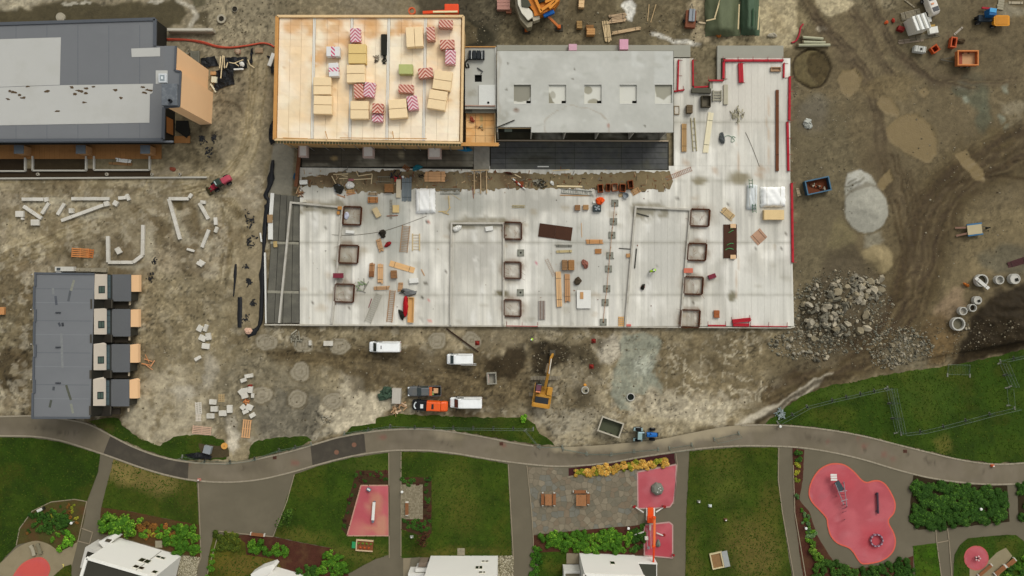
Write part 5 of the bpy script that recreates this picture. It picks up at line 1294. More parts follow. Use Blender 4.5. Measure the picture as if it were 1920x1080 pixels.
w4=whouse([(1086,1036.5),(1190,1040.5),(1190,1130),(1086,1130)],10.2,'white house beside the spider lift with low dark garage roof',[(.54,4.6,.9,1.5)])
pr('garage',[(1190.5,1042),(1226,1044),(1226,1110),(1190.5,1110)],0,3.0,WH,w4,0);pr('garage_roof',[(1192,1046),(1224.5,1047),(1224.5,1110),(1192,1110)],3.0,3.06,M('45443f',.8),w4,0);pr('garage_rim',[(1190.5,1042),(1226,1044),(1226,1046.4),(1190.5,1045)],3.0,3.2,M('dcd8ce',.7),w4,0)
pr('terrace_floor',[(1062,1037),(1085,1037),(1085,1056),(1062,1056)],.05,.25,M('857a69',.9),w4,0);pr('balcony',[(1055,1058),(1085,1058),(1085,1110),(1055,1110)],0,3.2,M('cfcbc1',.8),w4,0);pr('balcony_floor',[(1058,1063),(1084,1063),(1084,1110),(1058,1110)],3.2,3.26,M('6f675b',.8),w4,0)
for x0,y0,x1,y1,l in ((857.5,1028,871.5,1041.5,'small square paved step at the white house by the middle lawn'),(291,1014,304,1027,'small square paved step among shrubs beside the turned white house'),):
 t=thing('door_step',l,'step',P((x0+x1)/2,(y0+y1)/2))
 for i in range(2):
  for j in range(2): roofbox('slab',x0+(x1 -x0)*i/2+.1,y0+(y1 -y0)*j/2+.1,x0+(x1 -x0)*(i+1)/2 -.1,y0+(y1 -y0)*(j+1)/2 -.1,.16,.2,M('8f8675',.9,.08),t)
# ------------------------------------------------------------------ builders for loose things
def at(px,py,z0,h): 
 p=P(px,py,z0+h);p.z=z0;return p
PALE=M('dcc69c',.8,.12,1.5,rv=.08,name='pale_wood');TANW=M('b98d5f',.8,.15,1.5,rv=.12,name='tan_wood');BRNW=M('7c5238',.85,.2,2,rv=.1,name='brown_wood')
GREYM=M('8b8b86',.5,.15,2,metal=.5,name='galvanised');DARK=M('25241f',.7,.2,2);WHT=M('dcd9d0',.7,.06,1);GREY=M('8c8b84',.85,.12,1.2,rv=.1);MAR=M('7a2f3c',.7,.15,2);REDP=M('b02530',.6,.12,1.5,rv=.08,name='red_paint');RUSTB=M('8a4a2c',.85,.35,3,var2=.3,rv=.12);ORG=M('d8622a',.6,.12,1.5)
def planks(px,py,L,W,ang,label,n=4,layers=1,m=PALE,z=ZD,th=.12,gap=.04,name='plank_stack',cat='planks',lift=0,jit=.12,group=None):
 """L along, W across in photo pixels; ang in degrees anticlockwise in the picture."""
 t=thing(name,label,cat,at(px,py,z+lift,th*layers),R(ang),group)
 rd=random.Random(int(px*3+py));L *= K;W *= K;w=W/n
 for k in range(layers):
  for i in range(n):
   mb=MB();mb.box((rd.uniform(-1,1)*jit*L*.3,-W/2+w*(i+.5),th*(k+.5)),(L*(1 -rd.random()*jit),w -gap,th -.01),rd.uniform(-.02,.02)*(jit*8));mb.build('plank',m,t)
 if L>1.5:
  for s in (-.3,.3): mb=MB();mb.box((s*L,0,th*layers+.01),(.06,W*.98,.02));mb.build('strap',DARK,t)
 return t
def box_thing(px,py,w,d,h,ang,label,m,name='crate',cat='crate',z=ZD,lid=None,open_=False,slats=0,group=None):
 t=thing(name,label,cat,at(px,py,z,h),R(ang),group);w *= K;d *= K
 if open_:
  tt=min(.12,w*.12);mb=MB();mb.box((0,0,.06),(w,d,.12));mb.build('floor',lid or m,t)
  for c,s in (((0,d/2 -tt/2,h/2),(w,tt,h)),((0,-d/2+tt/2,h/2),(w,tt,h)),((w/2 -tt/2,0,h/2),(tt,d -2*tt,h)),((-w/2+tt/2,0,h/2),(tt,d -2*tt,h))): mb=MB();mb.box(c,s);mb.build('side',m,t)
 else:
  mb=MB();mb.box((0,0,h/2),(w,d,h));mb.build('body',m,t,bevel=.03)
  for s in (-.28,.28): mb=MB();mb.box((s*w,0,h/2+.01),(.07,d+.02,h+.01));mb.build('batten',lid or m,t)
  for i in range(slats): mb=MB();mb.box((0,-d/2+d*(i+.5)/slats,h+.03),(w,d/slats -.07,.05));mb.build('slat',m,t)
 return t
def pallet(px,py,w,d,ang,label,n=6,m=TANW,z=None,h=.14,along=True,group=None):
 z0=gz(px,py) if z is None else z
 t=thing('pallet',label,'pallet',at(px,py,z0,h),R(ang),group);w *= K;d *= K
 for i in range(n):
  mb=MB();mb.box((0,-d/2+d*(i+.5)/n,h -.012),(w,d/n*.62,.025));mb.build('slat',m,t)
 for i in range(3):
  mb=MB();mb.box((-w/2+.08+(w -.16)*i/2,0,(h -.025)/2),(.12,d,h -.03));mb.build('runner',m,t)
 return t
def ladder(px,py,L,W,ang,label,n=12,m=TANW,z=ZD,name='ladder',cat='ladder',rail=.12,h=.16,rung=.07):
 t=thing(name,label,cat,at(px,py,z,h),R(ang));L *= K;W *= K
 for s in (-1,1): mb=MB();mb.box((0,s*(W/2 -rail/2),h/2),(L,rail,h));mb.build('rail',m,t)
 for i in range(n): mb=MB();mb.box((-L/2+L*(i+.5)/n,0,h*.6),(rung,W -rail*2,.06));mb.build('rung',m,t)
 return t
def lump(px,py,rx,ry,h,label,m,name='tarpaulin_heap',cat='tarpaulin',z=ZD,ang=0,seed=1,amp=.3,extra=None):
 t=thing(name,label,cat,at(px,py,z,h*.4),R(ang))
 mb=MB();mb.blob((0,0,h*.3),(rx*K,ry*K,h*.7),10,seed,amp,flat=-.42);mb.build('body',m,t)
 rd=random.Random(seed)
 mb=MB()
 for k in range(5):
  a=rd.uniform(0,6.3);mb.blob((rx*K*.6*math.cos(a),ry*K*.6*math.sin(a),h*.4),(rx*K*.35,ry*K*.3,h*.4),6,seed+k,.4)
 mb.build('fold',extra or m,t)
 return t
def tarp(px,py,w,d,h,ang,label,m=M('f4f2ec',.7,.04,1),z=ZD,seed=1):
 """Sheeted load: a draped cloth with sagging folds over a block."""
 t=thing('covered_load',label,'covered load',at(px,py,z,h),R(ang));rd=random.Random(seed);w *= K;d *= K
 n=16;vs=[];fs=[]
 for j in range(n+1):
  for i in range(n+1):
   u,v=i/n*2 -1,j/n*2 -1
   e=max(abs(u),abs(v));rim=e>.86
   x=u*w/2*(1.0+(rd.uniform(-.03,.06) if rim else 0));y=v*d/2*(1.0+(rd.uniform(-.03,.06) if rim else 0))
   zz=h*(1 -.06*(u*u+v*v))+.05*math.sin(9*u+5*v+seed)+rd.uniform(-.05,.05) if e <= .8 else (h*.75 if e <= .93 else rd.uniform(.02,.1))
   vs.append((x,y,zz))
 for j in range(n):
  for i in range(n): a=j*(n+1)+i;fs.append((a,a+1,a+n+2,a+n+1))
 mb=MB();mb.add(vs,fs);mb.build('sheet',m,t,smooth_=True)
 for s in (-.3,.25): mb=MB();mb.box((s*w,0,h+.02),(.05,d*.9,.03));mb.build('rope',M('c2bba8',.8),t)
 return t
def lath(a,b,label,m=PALE,w=.14,h=.1,z=ZD+.03,name='lath',cat='lath',more=()):
 """Loose thin boards; more = further (a, b) pieces lying joined to it."""
 c=P(*a,z);t=thing(name,label,cat,c)
 for i,(p,q) in enumerate(((a,b),)+tuple(more)):
  mb=MB();mb.bar(P(*p,z+h/2+.012*i),P(*q,z+h/2+.012*i),w,h);mb.build('board',m,t,rel=True)
 return t
def junk(px,py,r,label,hexes,n=14,z=ZD,seed=1,smin=.1,smax=.6,name='scrap_pile',cat='scrap pile',spread=1):
 rd=random.Random(seed);t=thing(name,label,cat,P(px,py,z))
 for k in range(n):
  a=rd.uniform(0,6.3);q=r*K*math.sqrt(rd.random());L=rd.uniform(smin,smax)*2;mb=MB()
  mb.box((q*math.cos(a),q*math.sin(a)*spread,rd.uniform(.06,.25)),(L,rd.uniform(.06,.25),rd.uniform(.05,.2)),rd.uniform(0,3.2),mat=Matrix.Rotation(rd.uniform(-.25,.25),3,'Y'));mb.build('piece',M(rd.choice(hexes),.8,.2,2),t)
 return t
# ------------------------------------------------------------------ insulation packs on the timber roof
def stripe_mat(h1,h2,k=2.2,chev=True,band=None):
 m=bpy.data.materials.new('printed_film');m.use_nodes=True;nt=m.node_tree;N=nt.nodes;L=nt.links;b=N['Principled BSDF'];b.inputs['Roughness'].default_value=.45
 tc=N.new('ShaderNodeTexCoord');sp=N.new('ShaderNodeSeparateXYZ');L.new(tc.outputs['Object'],sp.inputs[0])
 def mt(op,a,c=None):
  n=N.new('ShaderNodeMath');n.operation=op
  for i,x in enumerate((a,c)):
   if x is None: continue
   if isinstance(x,(int,float)): n.inputs[i].default_value=x
   else: L.new(x,n.inputs[i])
  return n.outputs[0]
 x=mt('ABSOLUTE',mt('ADD',sp.outputs[0],.0)) if chev else sp.outputs[0]
 f=mt('GREATER_THAN',mt('FRACT',mt('MULTIPLY',mt('ADD',mt('ADD',x,sp.outputs[1]),mt('MULTIPLY',sp.outputs[2],.6)),k)),.5)
 if band: f=mt('MULTIPLY',f,mt('LESS_THAN',mt('ABSOLUTE',sp.outputs[0 if band=='x' else 1]),.34))
 mx=N.new('ShaderNodeMix');mx.data_type='RGBA';L.new(f,mx.inputs['Factor']);mx.inputs['A'].default_value=C(h2)+(1,);mx.inputs['B'].default_value=C(h1)+(1,)
 L.new(mx.outputs['Result'],b.inputs['Base Color']);return m
PINK=stripe_mat('b85668','e0c6c4',1.6);REDS=stripe_mat('a8452f','dcb49e',1.55,False);REDC=stripe_mat('a8452f','dcb49e',1.55);WBX=stripe_mat('c83a6a','dcd9d4',1.4,False,'x');WBY=stripe_mat('c83a6a','dcd9d4',1.6,False,'y')
FIB=M('efd3a6',.8,.05,1,rv=.03,name='fibre_pack');FIB2=M('dfc07e',.8,.05,1);OLV=M('b1b573',.7,.08,1.5)
def pack(px,py,w,d,ang,label,m,n=1,h=1.3,group=None,axis='y'):
 t=thing('insulation_pack',label,'insulation pack',at(px,py,ZR+.02,h),R(ang),group);w *= K*.925;d *= K*.925
 for i in range(n):
  o=(i -(n -1)/2)
  mb=MB();c=(0,o*d/n,h/2+.08) if axis=='y' else (o*w/n,0,h/2+.08);s=(w -.02*i,d/n -.07,h -.1) if axis=='y' else (w/n -.07,d -.02*i,h -.1)
  mb.box(c,s);mb.build('bale',m,t,bevel=.05)
 mb=MB()
 for s in (-.35,0,.35): mb.box((s*w,0,.04),(.12,d*.96,.08))
 mb.build('pallet_runner',TANW,t)
 return t
for px,py,w,d,a,l,ax,m in ((777,69,32,37,3,'double pale fibre pack in the top row, split upright','x',FIB),(669.6,100.7,33,37,0,'double yellowish fibre pack just below the topmost pink striped pack','y',FIB2),(667,138,34,34,1,'double pale fibre pack above the leaning pair of striped packs','y',FIB),(604,161,33,33,0,'double pale fibre pack below the small white banded pack','y',FIB),(605,196.5,34,35,-1,'double pale fibre pack lowest of the pair nearest the roof end without packs','y',FIB),(674,206,34,34,0,'double pale fibre pack left of the tall red and pink pack','y',FIB),(745.8,203.6,34,36,4,'double pale fibre pack right of the tall red and pink pack','y',FIB),(829.6,150.5,34,36,-8,'tilted double pale fibre pack right of the red chevron pack','y',FIB),(819.9,187,34,36,-9,'tilted double pale fibre pack lowest near the stair core','y',FIB)): pack(px,py,w,d,a,l,m,2,group='double fibre packs on the plywood roof',axis=ax)
pack(760.6,129.5,26,19,0,'olive green wrapped insulation pack in the middle of the roof',OLV,1)
for px,py,w,d,a,l,m in ((666,65.8,19,27,2,'pink striped pack topmost on its own',PINK),(692.4,168,20,28,-8,'pink striped pack leaning against a red striped pack',PINK),(844.4,106.7,19,27,-2,'pink striped pack below a double red pack near the roof corner',PINK),(773.3,192.6,19,27,9,'pink striped pack tilted beside a pale fibre pack',PINK),(624.3,96.3,25,19,0,'white pack with an upright pink band',WBX),(625.2,130.4,18,26,3,'white pack with a level pink band',WBY),(672.6,170.4,18,27,3,'red striped pack standing close to a pink one',REDS),(761,166,28,16,-2,'red striped pack with white corners below the olive pack',REDS),(797.6,136.3,27,19,5,'red chevron pack right of the olive pack',REDC),(838.5,83,27,18,2,'red chevron pack above the pink pack near the corner',REDC),(835.6,44.4,26,15,-3,'red striped pack nearest the roof corner',REDS),(807.4,62.8,15,26,4,'narrow red striped pack beside the top fibre pack',REDS)): pack(px,py,w,d,a,l,m,1,group='striped insulation packs on the plywood roof')
t=pack(708,203,20,19,-3,'tall red and pink striped pack between two fibre packs',REDC,1,1.6)
mb=MB();mb.box((-.05,-1.55,.6),(1.85,1.3,1.1));mb.build('bale',PINK,t,bevel=.05)
t=thing('rubber_mat_stack','black mat stack with tangled hoses lying on the plywood roof','mats',P(720.6,86,ZR))
for i in range(3): mb=MB();mb.box((-.03*i,.2 -.1*i,.1+.16*i),(.95 -.05*i,3.6,.14));mb.build('mat',DARK,t)
for k in range(4): mb=MB();mb.tube(smooth([(-.3+.2*k,-1.5,.2),(.1*k,-2.2,.3),(-.4+.25*k,-2.7,.1),(.3 -.2*k,-3.2,.1)],5),.08,5);mb.build('hose',DARK,t)
junk(705,111,8,'small heap of brown scrap beside the black mats on the roof',['6b5147','8d8275','4a3f38'],9,ZR,4,.2,.5)
t=thing('black_bundle','strapped black bundle on the concrete stair core','bundle',P(894,105,ZS))
for i in range(4): mb=MB();mb.box((-1.1+.72*i,0,.45),(.66,1.5,.8));mb.build('roll',M('26292b',.6,.2,2),t,bevel=.08)
for s in (-.9,.95): mb=MB();mb.box((s,0,.88),(.09,1.6,.04));mb.build('strap',M('c9c9c4',.6),t)
mb=MB();mb.tube(smooth([(-1.5,-.6,.2),(-2.0,-1.2,.15),(-1.9,-2.0,.1),(-1.4,-2.0,.1),(-1.6,-1.4,.1)],5),.12,6);mb.build('tail',DARK,t)
simple((lambda m: (m.tube([P(895,127,ZS+.1),P(899,130,ZS+.2),P(905,134,ZS+.1),P(902,138,ZS+.1)],.1,6),m)[1])(MB()),'cable','short dark cable beside the square hole in the stair core','cable',M('4a4a48',.7))
lump(885,224,3.5,6,.6,'red tool bag on the orange plywood deck',M('a0503c',.7,.3,4),'tool_bag','bag',5.6,20,8)
junk(903,238,5,'offcuts and tools in the middle of the orange plywood deck',['c9a878','5a3a2a','b6a27a'],8,5.6,6,.1,.35)
# ------------------------------------------------------------------ things on the deck, left to right
Zd=ZD+.02
box_thing(568.6,341.5,14,8,.5,3,'pale box at the corner where the mud strip begins',WHT,'pack','pack',Zd)
junk(563,357,8,'scrap timber and a white box beside the end of the low wall',['8a6248','b59a76','d6d2c8','5d4433'],16,Zd,9,.2,.9,spread=1.5)
lath((625,327),(653,326),'pale laths with a heap of bits at the mud strip near its far end',more=(((622,330),(630,345)),((636,335),(652,334)),((641,329),(652,331))))
lath((658,337),(697,335),'pale laths lying in an angular figure on the mud strip',more=(((668,321),(672,330)),((672,330),(698,326)),((698,327),(696,345))))
box_thing(658,337,10,4,.15,0,'faded pink board end on the mud strip',M('a86a6c',.8),'board','board',Zd+.12)
ladder(720,336,24,11,0,'grey metal tray frame on the mud strip',7,M('7a7468',.7),Zd+.03,'tray_frame','frame',.16)
lump(635,353.4,9,9,.8,'black bundle beside a white sack at the mud strip',M('2e2d2b',.7,.3,3),'bundle','bundle',Zd,0,3,.3,M('6f7376',.7))
lump(656,347,8.5,6.5,.7,'white sack lying at the edge of the mud strip',WHT,'sack','sack',Zd,-20,5,.2)
planks(657,359,16,7,5,'short brown boards below the white sack',2,1,TANW,Zd)
lath((650,366),(667,362),'orange lath below the short brown boards',M('bd8050',.8),z=Zd,more=(((632,365),(647,370)),))
box_thing(729,352.5,16,15,.7,0,'square brown wooden crate at the mud strip beside a long pale board',M('8a6240',.85,.25,3),z=Zd,slats=4,lid=BRNW)
planks(698.8,363,19,5,-3,'two thick weathered timbers above a brown stack',2,1,M('a08a70',.85,.2,2),Zd,.2)
planks(698.8,374.6,19,11,0,'orange brown plank stack below two weathered timbers',4,3,M('b27a4c',.8,.2,2,rv=.15),Zd)
box_thing(705.8,398.5,10,18,.5,27,'beige box turned askew near the highest rusty frame',M('c2ad85',.8,.08),'carton','carton',Zd)
junk(742,331,9,'dark cloth and tools with a red bag above the long pale board',['1f2226','2d2f33','1f3a44','b02a2a'],16,Zd,12,.2,.6)
lump(755.4,331.6,2.5,2.5,.4,'small white bucket beside the dark cloth pile',WHT,'bucket','bucket',Zd,0,2,.05)
box_thing(747,353.4,8.5,34,.3,0,'long pale board pack standing upright beside grey sheets',M('c9bba0',.8,.08),'board_pack','boards',Zd)
t=planks(762.5,356,46,18,90,'long blue grey metal sheets beside the pale board pack',5,1,M('6f7678',.55,.15,1.5,rv=.12),Zd,.1,.01)
planks(814.7,331,40,19,0,'stack of broad orange planks across the mud strip',4,2,M('d9a878',.8,.1,1.5,rv=.08),Zd,.14)
junk(790,330,4,'dark tool heap at the end of the broad orange planks',['2a2622','4a4038'],8,Zd,14,.15,.4)
pallet(761.6,315,13,9,-35,'small brown pallet askew beside the teal tarpaulin',5,BRNW,Zd)
lump(782,314.4,9,5,.5,'teal tarpaulin heap below the timber building',M('1f6470',.6,.25,3),z=Zd,ang=10,seed=6)
lump(868,279,18,4,.4,'long bright blue tarpaulin at the foot of the timber building',M('1d6f92',.6,.3,3),z=ZD+.08,ang=-4,seed=7)
lump(553,332,3,7,.5,'narrow blue tarpaulin at the corner by the brown edging',M('2d5c78',.6,.3,3),z=.2,ang=0,seed=8)
tarp(797,375.5,36,45,.9,1,'large white sheeted stack standing alone near the mud strip',z=Zd,seed=3)
ladder(844,358.7,37,10,0,'grey wire tray at the mud strip right of the white sheeted stack',14,GREYM,Zd,'wire_tray','tray',.08)
lath((822,397),(836,396),'thin yellowish timbers beside the white sheeted stack',M('c9b07c',.8),z=Zd,more=(((841,367),(843,392)),((836,399),(845,388)),((830,398),(842,402))))
lath((843,362),(864,375),'long thin pale stick near the grey wire tray',M('c6b48e',.8),.08,.06,Zd)
box_thing(742,391.5,12,14,.3,0,'yellowish square board beside a thin grey rack',M('cdb27c',.8),'board','board',Zd)
ladder(733,392,36,4,90,'thin grey rack beside the yellowish board',7,M('8d867a',.7),Zd,'rack','rack',.07)
lath((725,405),(746,404),'rusty prop laid across below the yellowish board',RUSTB,.12,.12,Zd)
ladder(759,448,50,15,84,'tall timber ladder frame on the deck, topmost of the ladders',16,M('a9886a',.8,.15),Zd)
ladder(780,454,32,15,90,'pale timber rack right of the topmost ladder',6,M('c7b189',.8,.15),Zd,'rack','rack',.2)
lump(717,438,7,6,.6,'small black heap above the plank bundle on the deck',M('2f2a26',.8,.3,4),'scrap_heap','scrap',Zd,0,9,.5)
planks(712,459.6,24,9,-75,'brown plank bundle below the small black heap',3,2,M('b58f6a',.8,.2,2,rv=.12),Zd)
lump(727,458,7,4,.6,'dark red tool bag beside the brown plank bundle',M('8a1f22',.7,.3,4),'tool_bag','bag',Zd,45,4,.3,M('3a2a22',.8))
box_thing(656,434.8,16,5.5,.3,-3,'small white board between the upper rusty frames',WHT,'board','board',Zd)
lump(650,404,4.5,7,.4,'pale blue sack inside the topmost rusty frame',M('c3c3d0',.7),'sack','sack',Zd,-15,3,.15)
box_thing(637,390,8,6,.5,0,'orange wooden block touching the low wall corner',M('b98345',.8),'block','block',Zd);box_thing(634,399,5,6,.4,0,'smaller orange wooden block below the other at the low wall',M('b98345',.8),'block','block',Zd)
box_thing(571,377,6,3,.3,0,'little cream block on the bent low wall',M('d9d2bd',.8),'block','block',ZD+.36)
box_thing(633.3,516.7,18,9,.8,0,'maroon box on the low wall between two rusty frames',MAR,'box','box',Zd+.36)
planks(697,506.6,28,10,87,'brown plank bundle with a block on it, left of two pale beams',3,2,M('a87c58',.8,.2,2,rv=.15),Zd);box_thing(696,513.5,8,10,.4,2,'dark brown block resting on the plank bundle',BRNW,'block','block',Zd+.27)
planks(712.9,513,36,10,90,'pale orange beam bundle upright in the middle of the deck clutter',3,2,M('d2a678',.8,.12,rv=.08),Zd,.2)
box_thing(738,514.5,11,15,.7,2,'brown crate right of the pale orange beam bundle',M('8a6446',.85,.25,3),z=Zd,slats=3);
planks(753.8,500.3,48,11,-17,'broad orange plywood sheet lying askew',2,1,M('ddb07a',.8,.1),Zd,.1,.02,jit=.02)
box_thing(775.8,526,17,9,.5,5,'white wrapped package near the red cloth',WHT,'package','package',Zd)
lath((790,505),(796,517),'short orange stick right of the plywood sheet',TANW,z=Zd)
planks(715.4,540,30,7,2,'level plank bundle above the grey metal ladder',3,1,M('b8906a',.8,.15,rv=.1),Zd,.2);planks(750.6,538,18,9,85,'short upright plank bundle left of the dark sheet',3,1,M('b8906a',.8,.15,rv=.1),Zd,.2)
ladder(700,577.4,58,13,68,'slanting grey metal ladder among the timber near the deck edge',15,M('a8a396',.6,.1),Zd)
ladder(733,574,60,11,84,'narrow timber ladder near the deck edge',17,M('a8805e',.8,.15),Zd)
lump(766,548,15,6,.6,'grey plastic sheet heaped above the red cloth',M('6c6c6a',.5,.3,3),z=Zd,ang=-8,seed=11,extra=M('3a3936',.6));lath((748,550),(782,546),'dark rod through the grey plastic sheet',DARK,.1,.1,Zd+.1)
lump(760.7,574,5.5,19,.8,'long bright red cloth bundle near the deck edge',M('a8161e',.7,.25,2),'cloth_bundle','cloth',Zd,-2,12,.15);lump(753,590,5,9,.5,'black plastic bag below the red cloth',DARK,'plastic_bag','bag',Zd,10,13,.35);box_thing(770,581,11,47,.5,-2,'long orange timber box beside the red cloth',M('d0a065',.8,.12),'timber_box','box',Zd,open_=True)
junk(679,537,9,'grey metal props scattered above the slanting ladder',['8f8b82','6d6a64','7d8f6a'],10,Zd,21,.5,.9);lath((691,577),(697,560),'dark red stick by the slanting ladder',MAR,.12,.1,Zd)
lump(857,428,8.5,5.5,.7,'round white sack in the corner of the middle low wall',WHT,'sack','sack',Zd,30,14,.15);box_thing(917,428.5,14,8,.35,8,'white box inside the middle low wall',WHT,'box','box',Zd)
t=thing('survey_pole','red and white striped pole lying across the mud strip','pole',P(973,345,Zd))
a,b=P(961.6,335,Zd+.2),P(985,355,Zd+.2)
for i in range(5): mb=MB();mb.tube([a.lerp(b,i/5),a.lerp(b,(i+1)/5 -.001)],.13,8);mb.build('band',[M('d9d6cc',.6),M('9c3a30',.6)][i % 2 if i<4 else 0],t,rel=True)
planks(975,344,14,7,5,'rusty board pieces under the striped pole',3,1,RUSTB,Zd,.12)
lump(954,324.5,6,2.5,.4,'dark rusty lump above the mud strip by the striped pole',M('4a2a20',.9,.3,4),'scrap_heap','scrap',Zd,-15,15,.4);lath((965,327),(977,333),'pale lath above the striped pole',z=Zd)
junk(1012,345,10,'dark tools and tubes heaped across the mud strip right of the striped pole',['2d2a26','6d665c','8a857a','4e463c'],22,Zd,25,.2,.7);lump(1035,343,3.5,4,.4,'white scrap of cloth right of the dark tools',WHT,'cloth','cloth',Zd,20,16,.4)
lath((1044,349),(1092,350),'long pale lath above the tilted grey tray',M('e3cfa4',.8),.3,.12,Zd);ladder(1081,360,58,9,-5,'long grey tray tilted below the pale lath',18,GREYM,Zd,'wire_tray','tray',.09);lath((1050,366),(1106,367),'thin tan lath below the tilted grey tray',TANW,z=Zd)
for i,(x,y,w,d) in enumerate(((1126,353,10,15),(1140.4,351.5,8,14),(1153,351,11,14),(1167.8,352,11,15),(1182.5,345.5,10,15))):
 box_thing(x,y,w,d,.8,(3,-4,6,-3,5)[i],['rusty open bin nearest the tilted tray','small rusty open bin, second in the row','pale striped rusty bin in the middle of the row','rusty open bin, fourth in the row','rusty open bin set higher at the end of the row'][i],RUSTB,'rusty_bin','bin',Zd,M('4a2a1c',.9,.3,3) if i != 2 else M('b29a80',.8),True,group='rusty bins along the mud strip')
planks(1192,358.7,17,11,28,'tan boards askew below the row of rusty bins',3,1,M('b08a62',.8),Zd);t=thing('round_tub','grey round tub beside the askew tan boards','tub',P(1172.5,367,Zd));mb=MB();mb.lathe([(.4,0),(.55,.5),(.5,.5),(.36,.1),(.01,.1)],n=14);mb.build('bowl',M('8d9294',.5),t);mb=MB();mb.box((-.9,.1,.1),(.7,.6,.2),.3);mb.build('sponge',M('b59a72',.8),t)
lump(1125,376.5,9,6.5,.7,'bright orange cloth draped beside the small generator',M('e2551e',.7,.15,2),'cloth','cloth',Zd,25,17,.3);box_thing(1114,379,5,4,.3,0,'little white box touching the orange cloth',WHT,'box','box',Zd)
t=thing('generator','dark small generator below the orange cloth','generator',P(1119,391,Zd));mb=MB();mb.box((0,0,.3),(1.5,1.25,.6));mb.build('frame',M('3c4444',.6),t,bevel=.05)
for q in ((-.35,.2),(.2,.3),(.35,-.2),(-.2,-.25),(0,0)): mb=MB();mb.blob((*q,.68),(.2,.18,.15),6,4,.2);mb.build('engine_block',M('9aa0a2',.5),t)
box_thing(1083,389.2,10,10,.5,0,'brown wooden cube left of its lighter neighbour',M('8f6a4c',.8,.2),'block','block',Zd,slats=3);box_thing(1098.5,388.6,10,9,.5,0,'tan wooden cube nearest the generator',M('a9835a',.8,.2),'block','block',Zd,slats=3)
ladder(972,387,24,4,0,'short yellow and black spacer strip on the open deck',8,M('b9a878',.7),Zd,'spacer_strip','strip',.06);lath((1090,418),(1091,445),'thin upright lath near the brown plywood cover',M('c9a27a',.8),.12,.06,Zd)
planks(1114.9,453,32,8,0,'orange plank bundle level with the slab joint',3,2,M('c9935f',.8,.15,rv=.1),Zd);planks(1122,471,13,9,3,'short brown plank bundle below the orange one',3,1,M('a97648',.8,.15,rv=.1),Zd,.2)
planks(1056.7,461,33,5,0,'grey steel bars below the brown plywood cover',3,1,M('7d7a74',.6),Zd,.1);planks(1058,471.3,32,5,1,'tan beam below the grey steel bars',1,1,M('b5a378',.8),Zd,.2)
box_thing(1059,497,10,19,.7,0,'brown crate left of a pair in the deck middle',M('8a6a4e',.85,.25,3),z=Zd,slats=4);box_thing(1071.4,497,11,19,.7,0,'warmer brown crate right of a pair in the deck middle',M('9a7048',.85,.25,3),z=Zd,slats=4)
lump(1097,495,5.5,9,.6,'reddish sack of scrap right of the crate pair',M('8d5a50',.85,.35,4),'sack','sack',Zd,10,18,.3);lump(1083.4,527,7,7,.7,'dark brown heap above the white table top',M('4d4238',.9,.35,5),'scrap_heap','scrap',Zd,0,19,.25)
planks(1048,541.8,66,10,92,'long pale beam bundle, longer of two upright ones',3,2,M('d4ab7c',.8,.12,rv=.1),Zd,.18,jit=.06);planks(1064,539.6,53,10,91,'shorter of two upright beam bundles',3,2,M('bd8f66',.8,.12,rv=.1),Zd,.18,jit=.06)
ladder(1032,502,36,6,115,'faint rusty mesh strip left of the crate pair',11,M('b59a86',.8),Zd,'mesh_strip','mesh',.05,.05,.04)
t=thing('white_table','white board with a small brown plank on it, below the dark heap','board',P(1094.4,561,Zd));mb=MB();mb.box((0,0,.3),(2.6,3.4,.08));mb.build('top',WHT,t);
for q in ((.6,1.3,.12),(-.9,-1.3,.12)): mb=MB();mb.box(q,(.3,.3,.36));mb.build('trestle',TANW,t)
mb=MB();mb.box((-.4,.7,.4),(.6,1.3,.1));mb.build('small_plank',TANW,t)
t=thing('tube_bundle','bundle of dull steel tubes near the deck edge','tubes',P(1016,581.5,Zd))
for i in range(5): mb=MB();mb.cyl((-.55+.27*i,0,.14),.13,3.5,8,'y');mb.build('tube',M('8a7a72' if i % 2 else 'a89f98',.5,.2,2),t)
pallet(1164.6,603,10,19,0,'narrow orange pallet at the deck edge',5,M('d2a468',.8),Zd);box_thing(1178.8,610,9,4,.3,0,'pinkish red box at the deck edge',M('c86a62',.7),'box','box',Zd)
lath((1194,399.6),(1216.5,406),'dark steel bar in the corner of the low wall with four frames',M('3e3d3a',.6),.18,.12,Zd);lath((1160.5,465.5),(1182,467),'dark level bar touching the low wall',M('3e3d3a',.6),.14,.1,Zd);lath((1193.6,466),(1190,503),'dark upright bar, longer of two beside the low wall',M('3e3d3a',.6),.2,.12,Zd);lath((1184,478),(1182,512),'dark upright bar against the low wall',M('4e4b46',.6),.14,.1,Zd)
box_thing(1178,479,7,7,.3,5,'small tan box beside the low wall',TANW,'box','box',Zd);lump(1205.5,538,5,4,.6,'small black machine with a red part on the open deck',DARK,'machine','machine',Zd,60,20,.4,M('6a3026',.7))
box_thing(1290.7,507.3,17,9,.15,0,'salmon board on the low wall between rusty frames',M('c8705a',.8),'board','board',ZD+.36);box_thing(1335.7,518.3,14,8,.5,20,'dark red tool box right of the rusty frames',MAR,'tool_box','box',Zd)
planks(1365,400.7,27,13,-40,'pale plank bundle askew above the brown plywood cover',5,1,M('c2a67a',.8,.15,rv=.12),Zd,.16);planks(1423,444,24,22,42,'brown plywood sheets turned as a diamond',3,1,M('b58f76',.8,.15,rv=.1),Zd,.06,.01,jit=.05)
box_thing(1451.7,402.7,37,18,.9,0,'beige wrapped pack below the wide white sheeted load',M('dcbf8c',.8,.06),'pack','pack',Zd);tarp(1452,368,46,37,.9,1,'wide white sheeted load near the red edge',z=Zd,seed=5);tarp(1411.5,369,19,46,.7,-2,'narrow white foil load with green frames at its ends',M('cfd2cf',.4,.1,2),Zd,7)
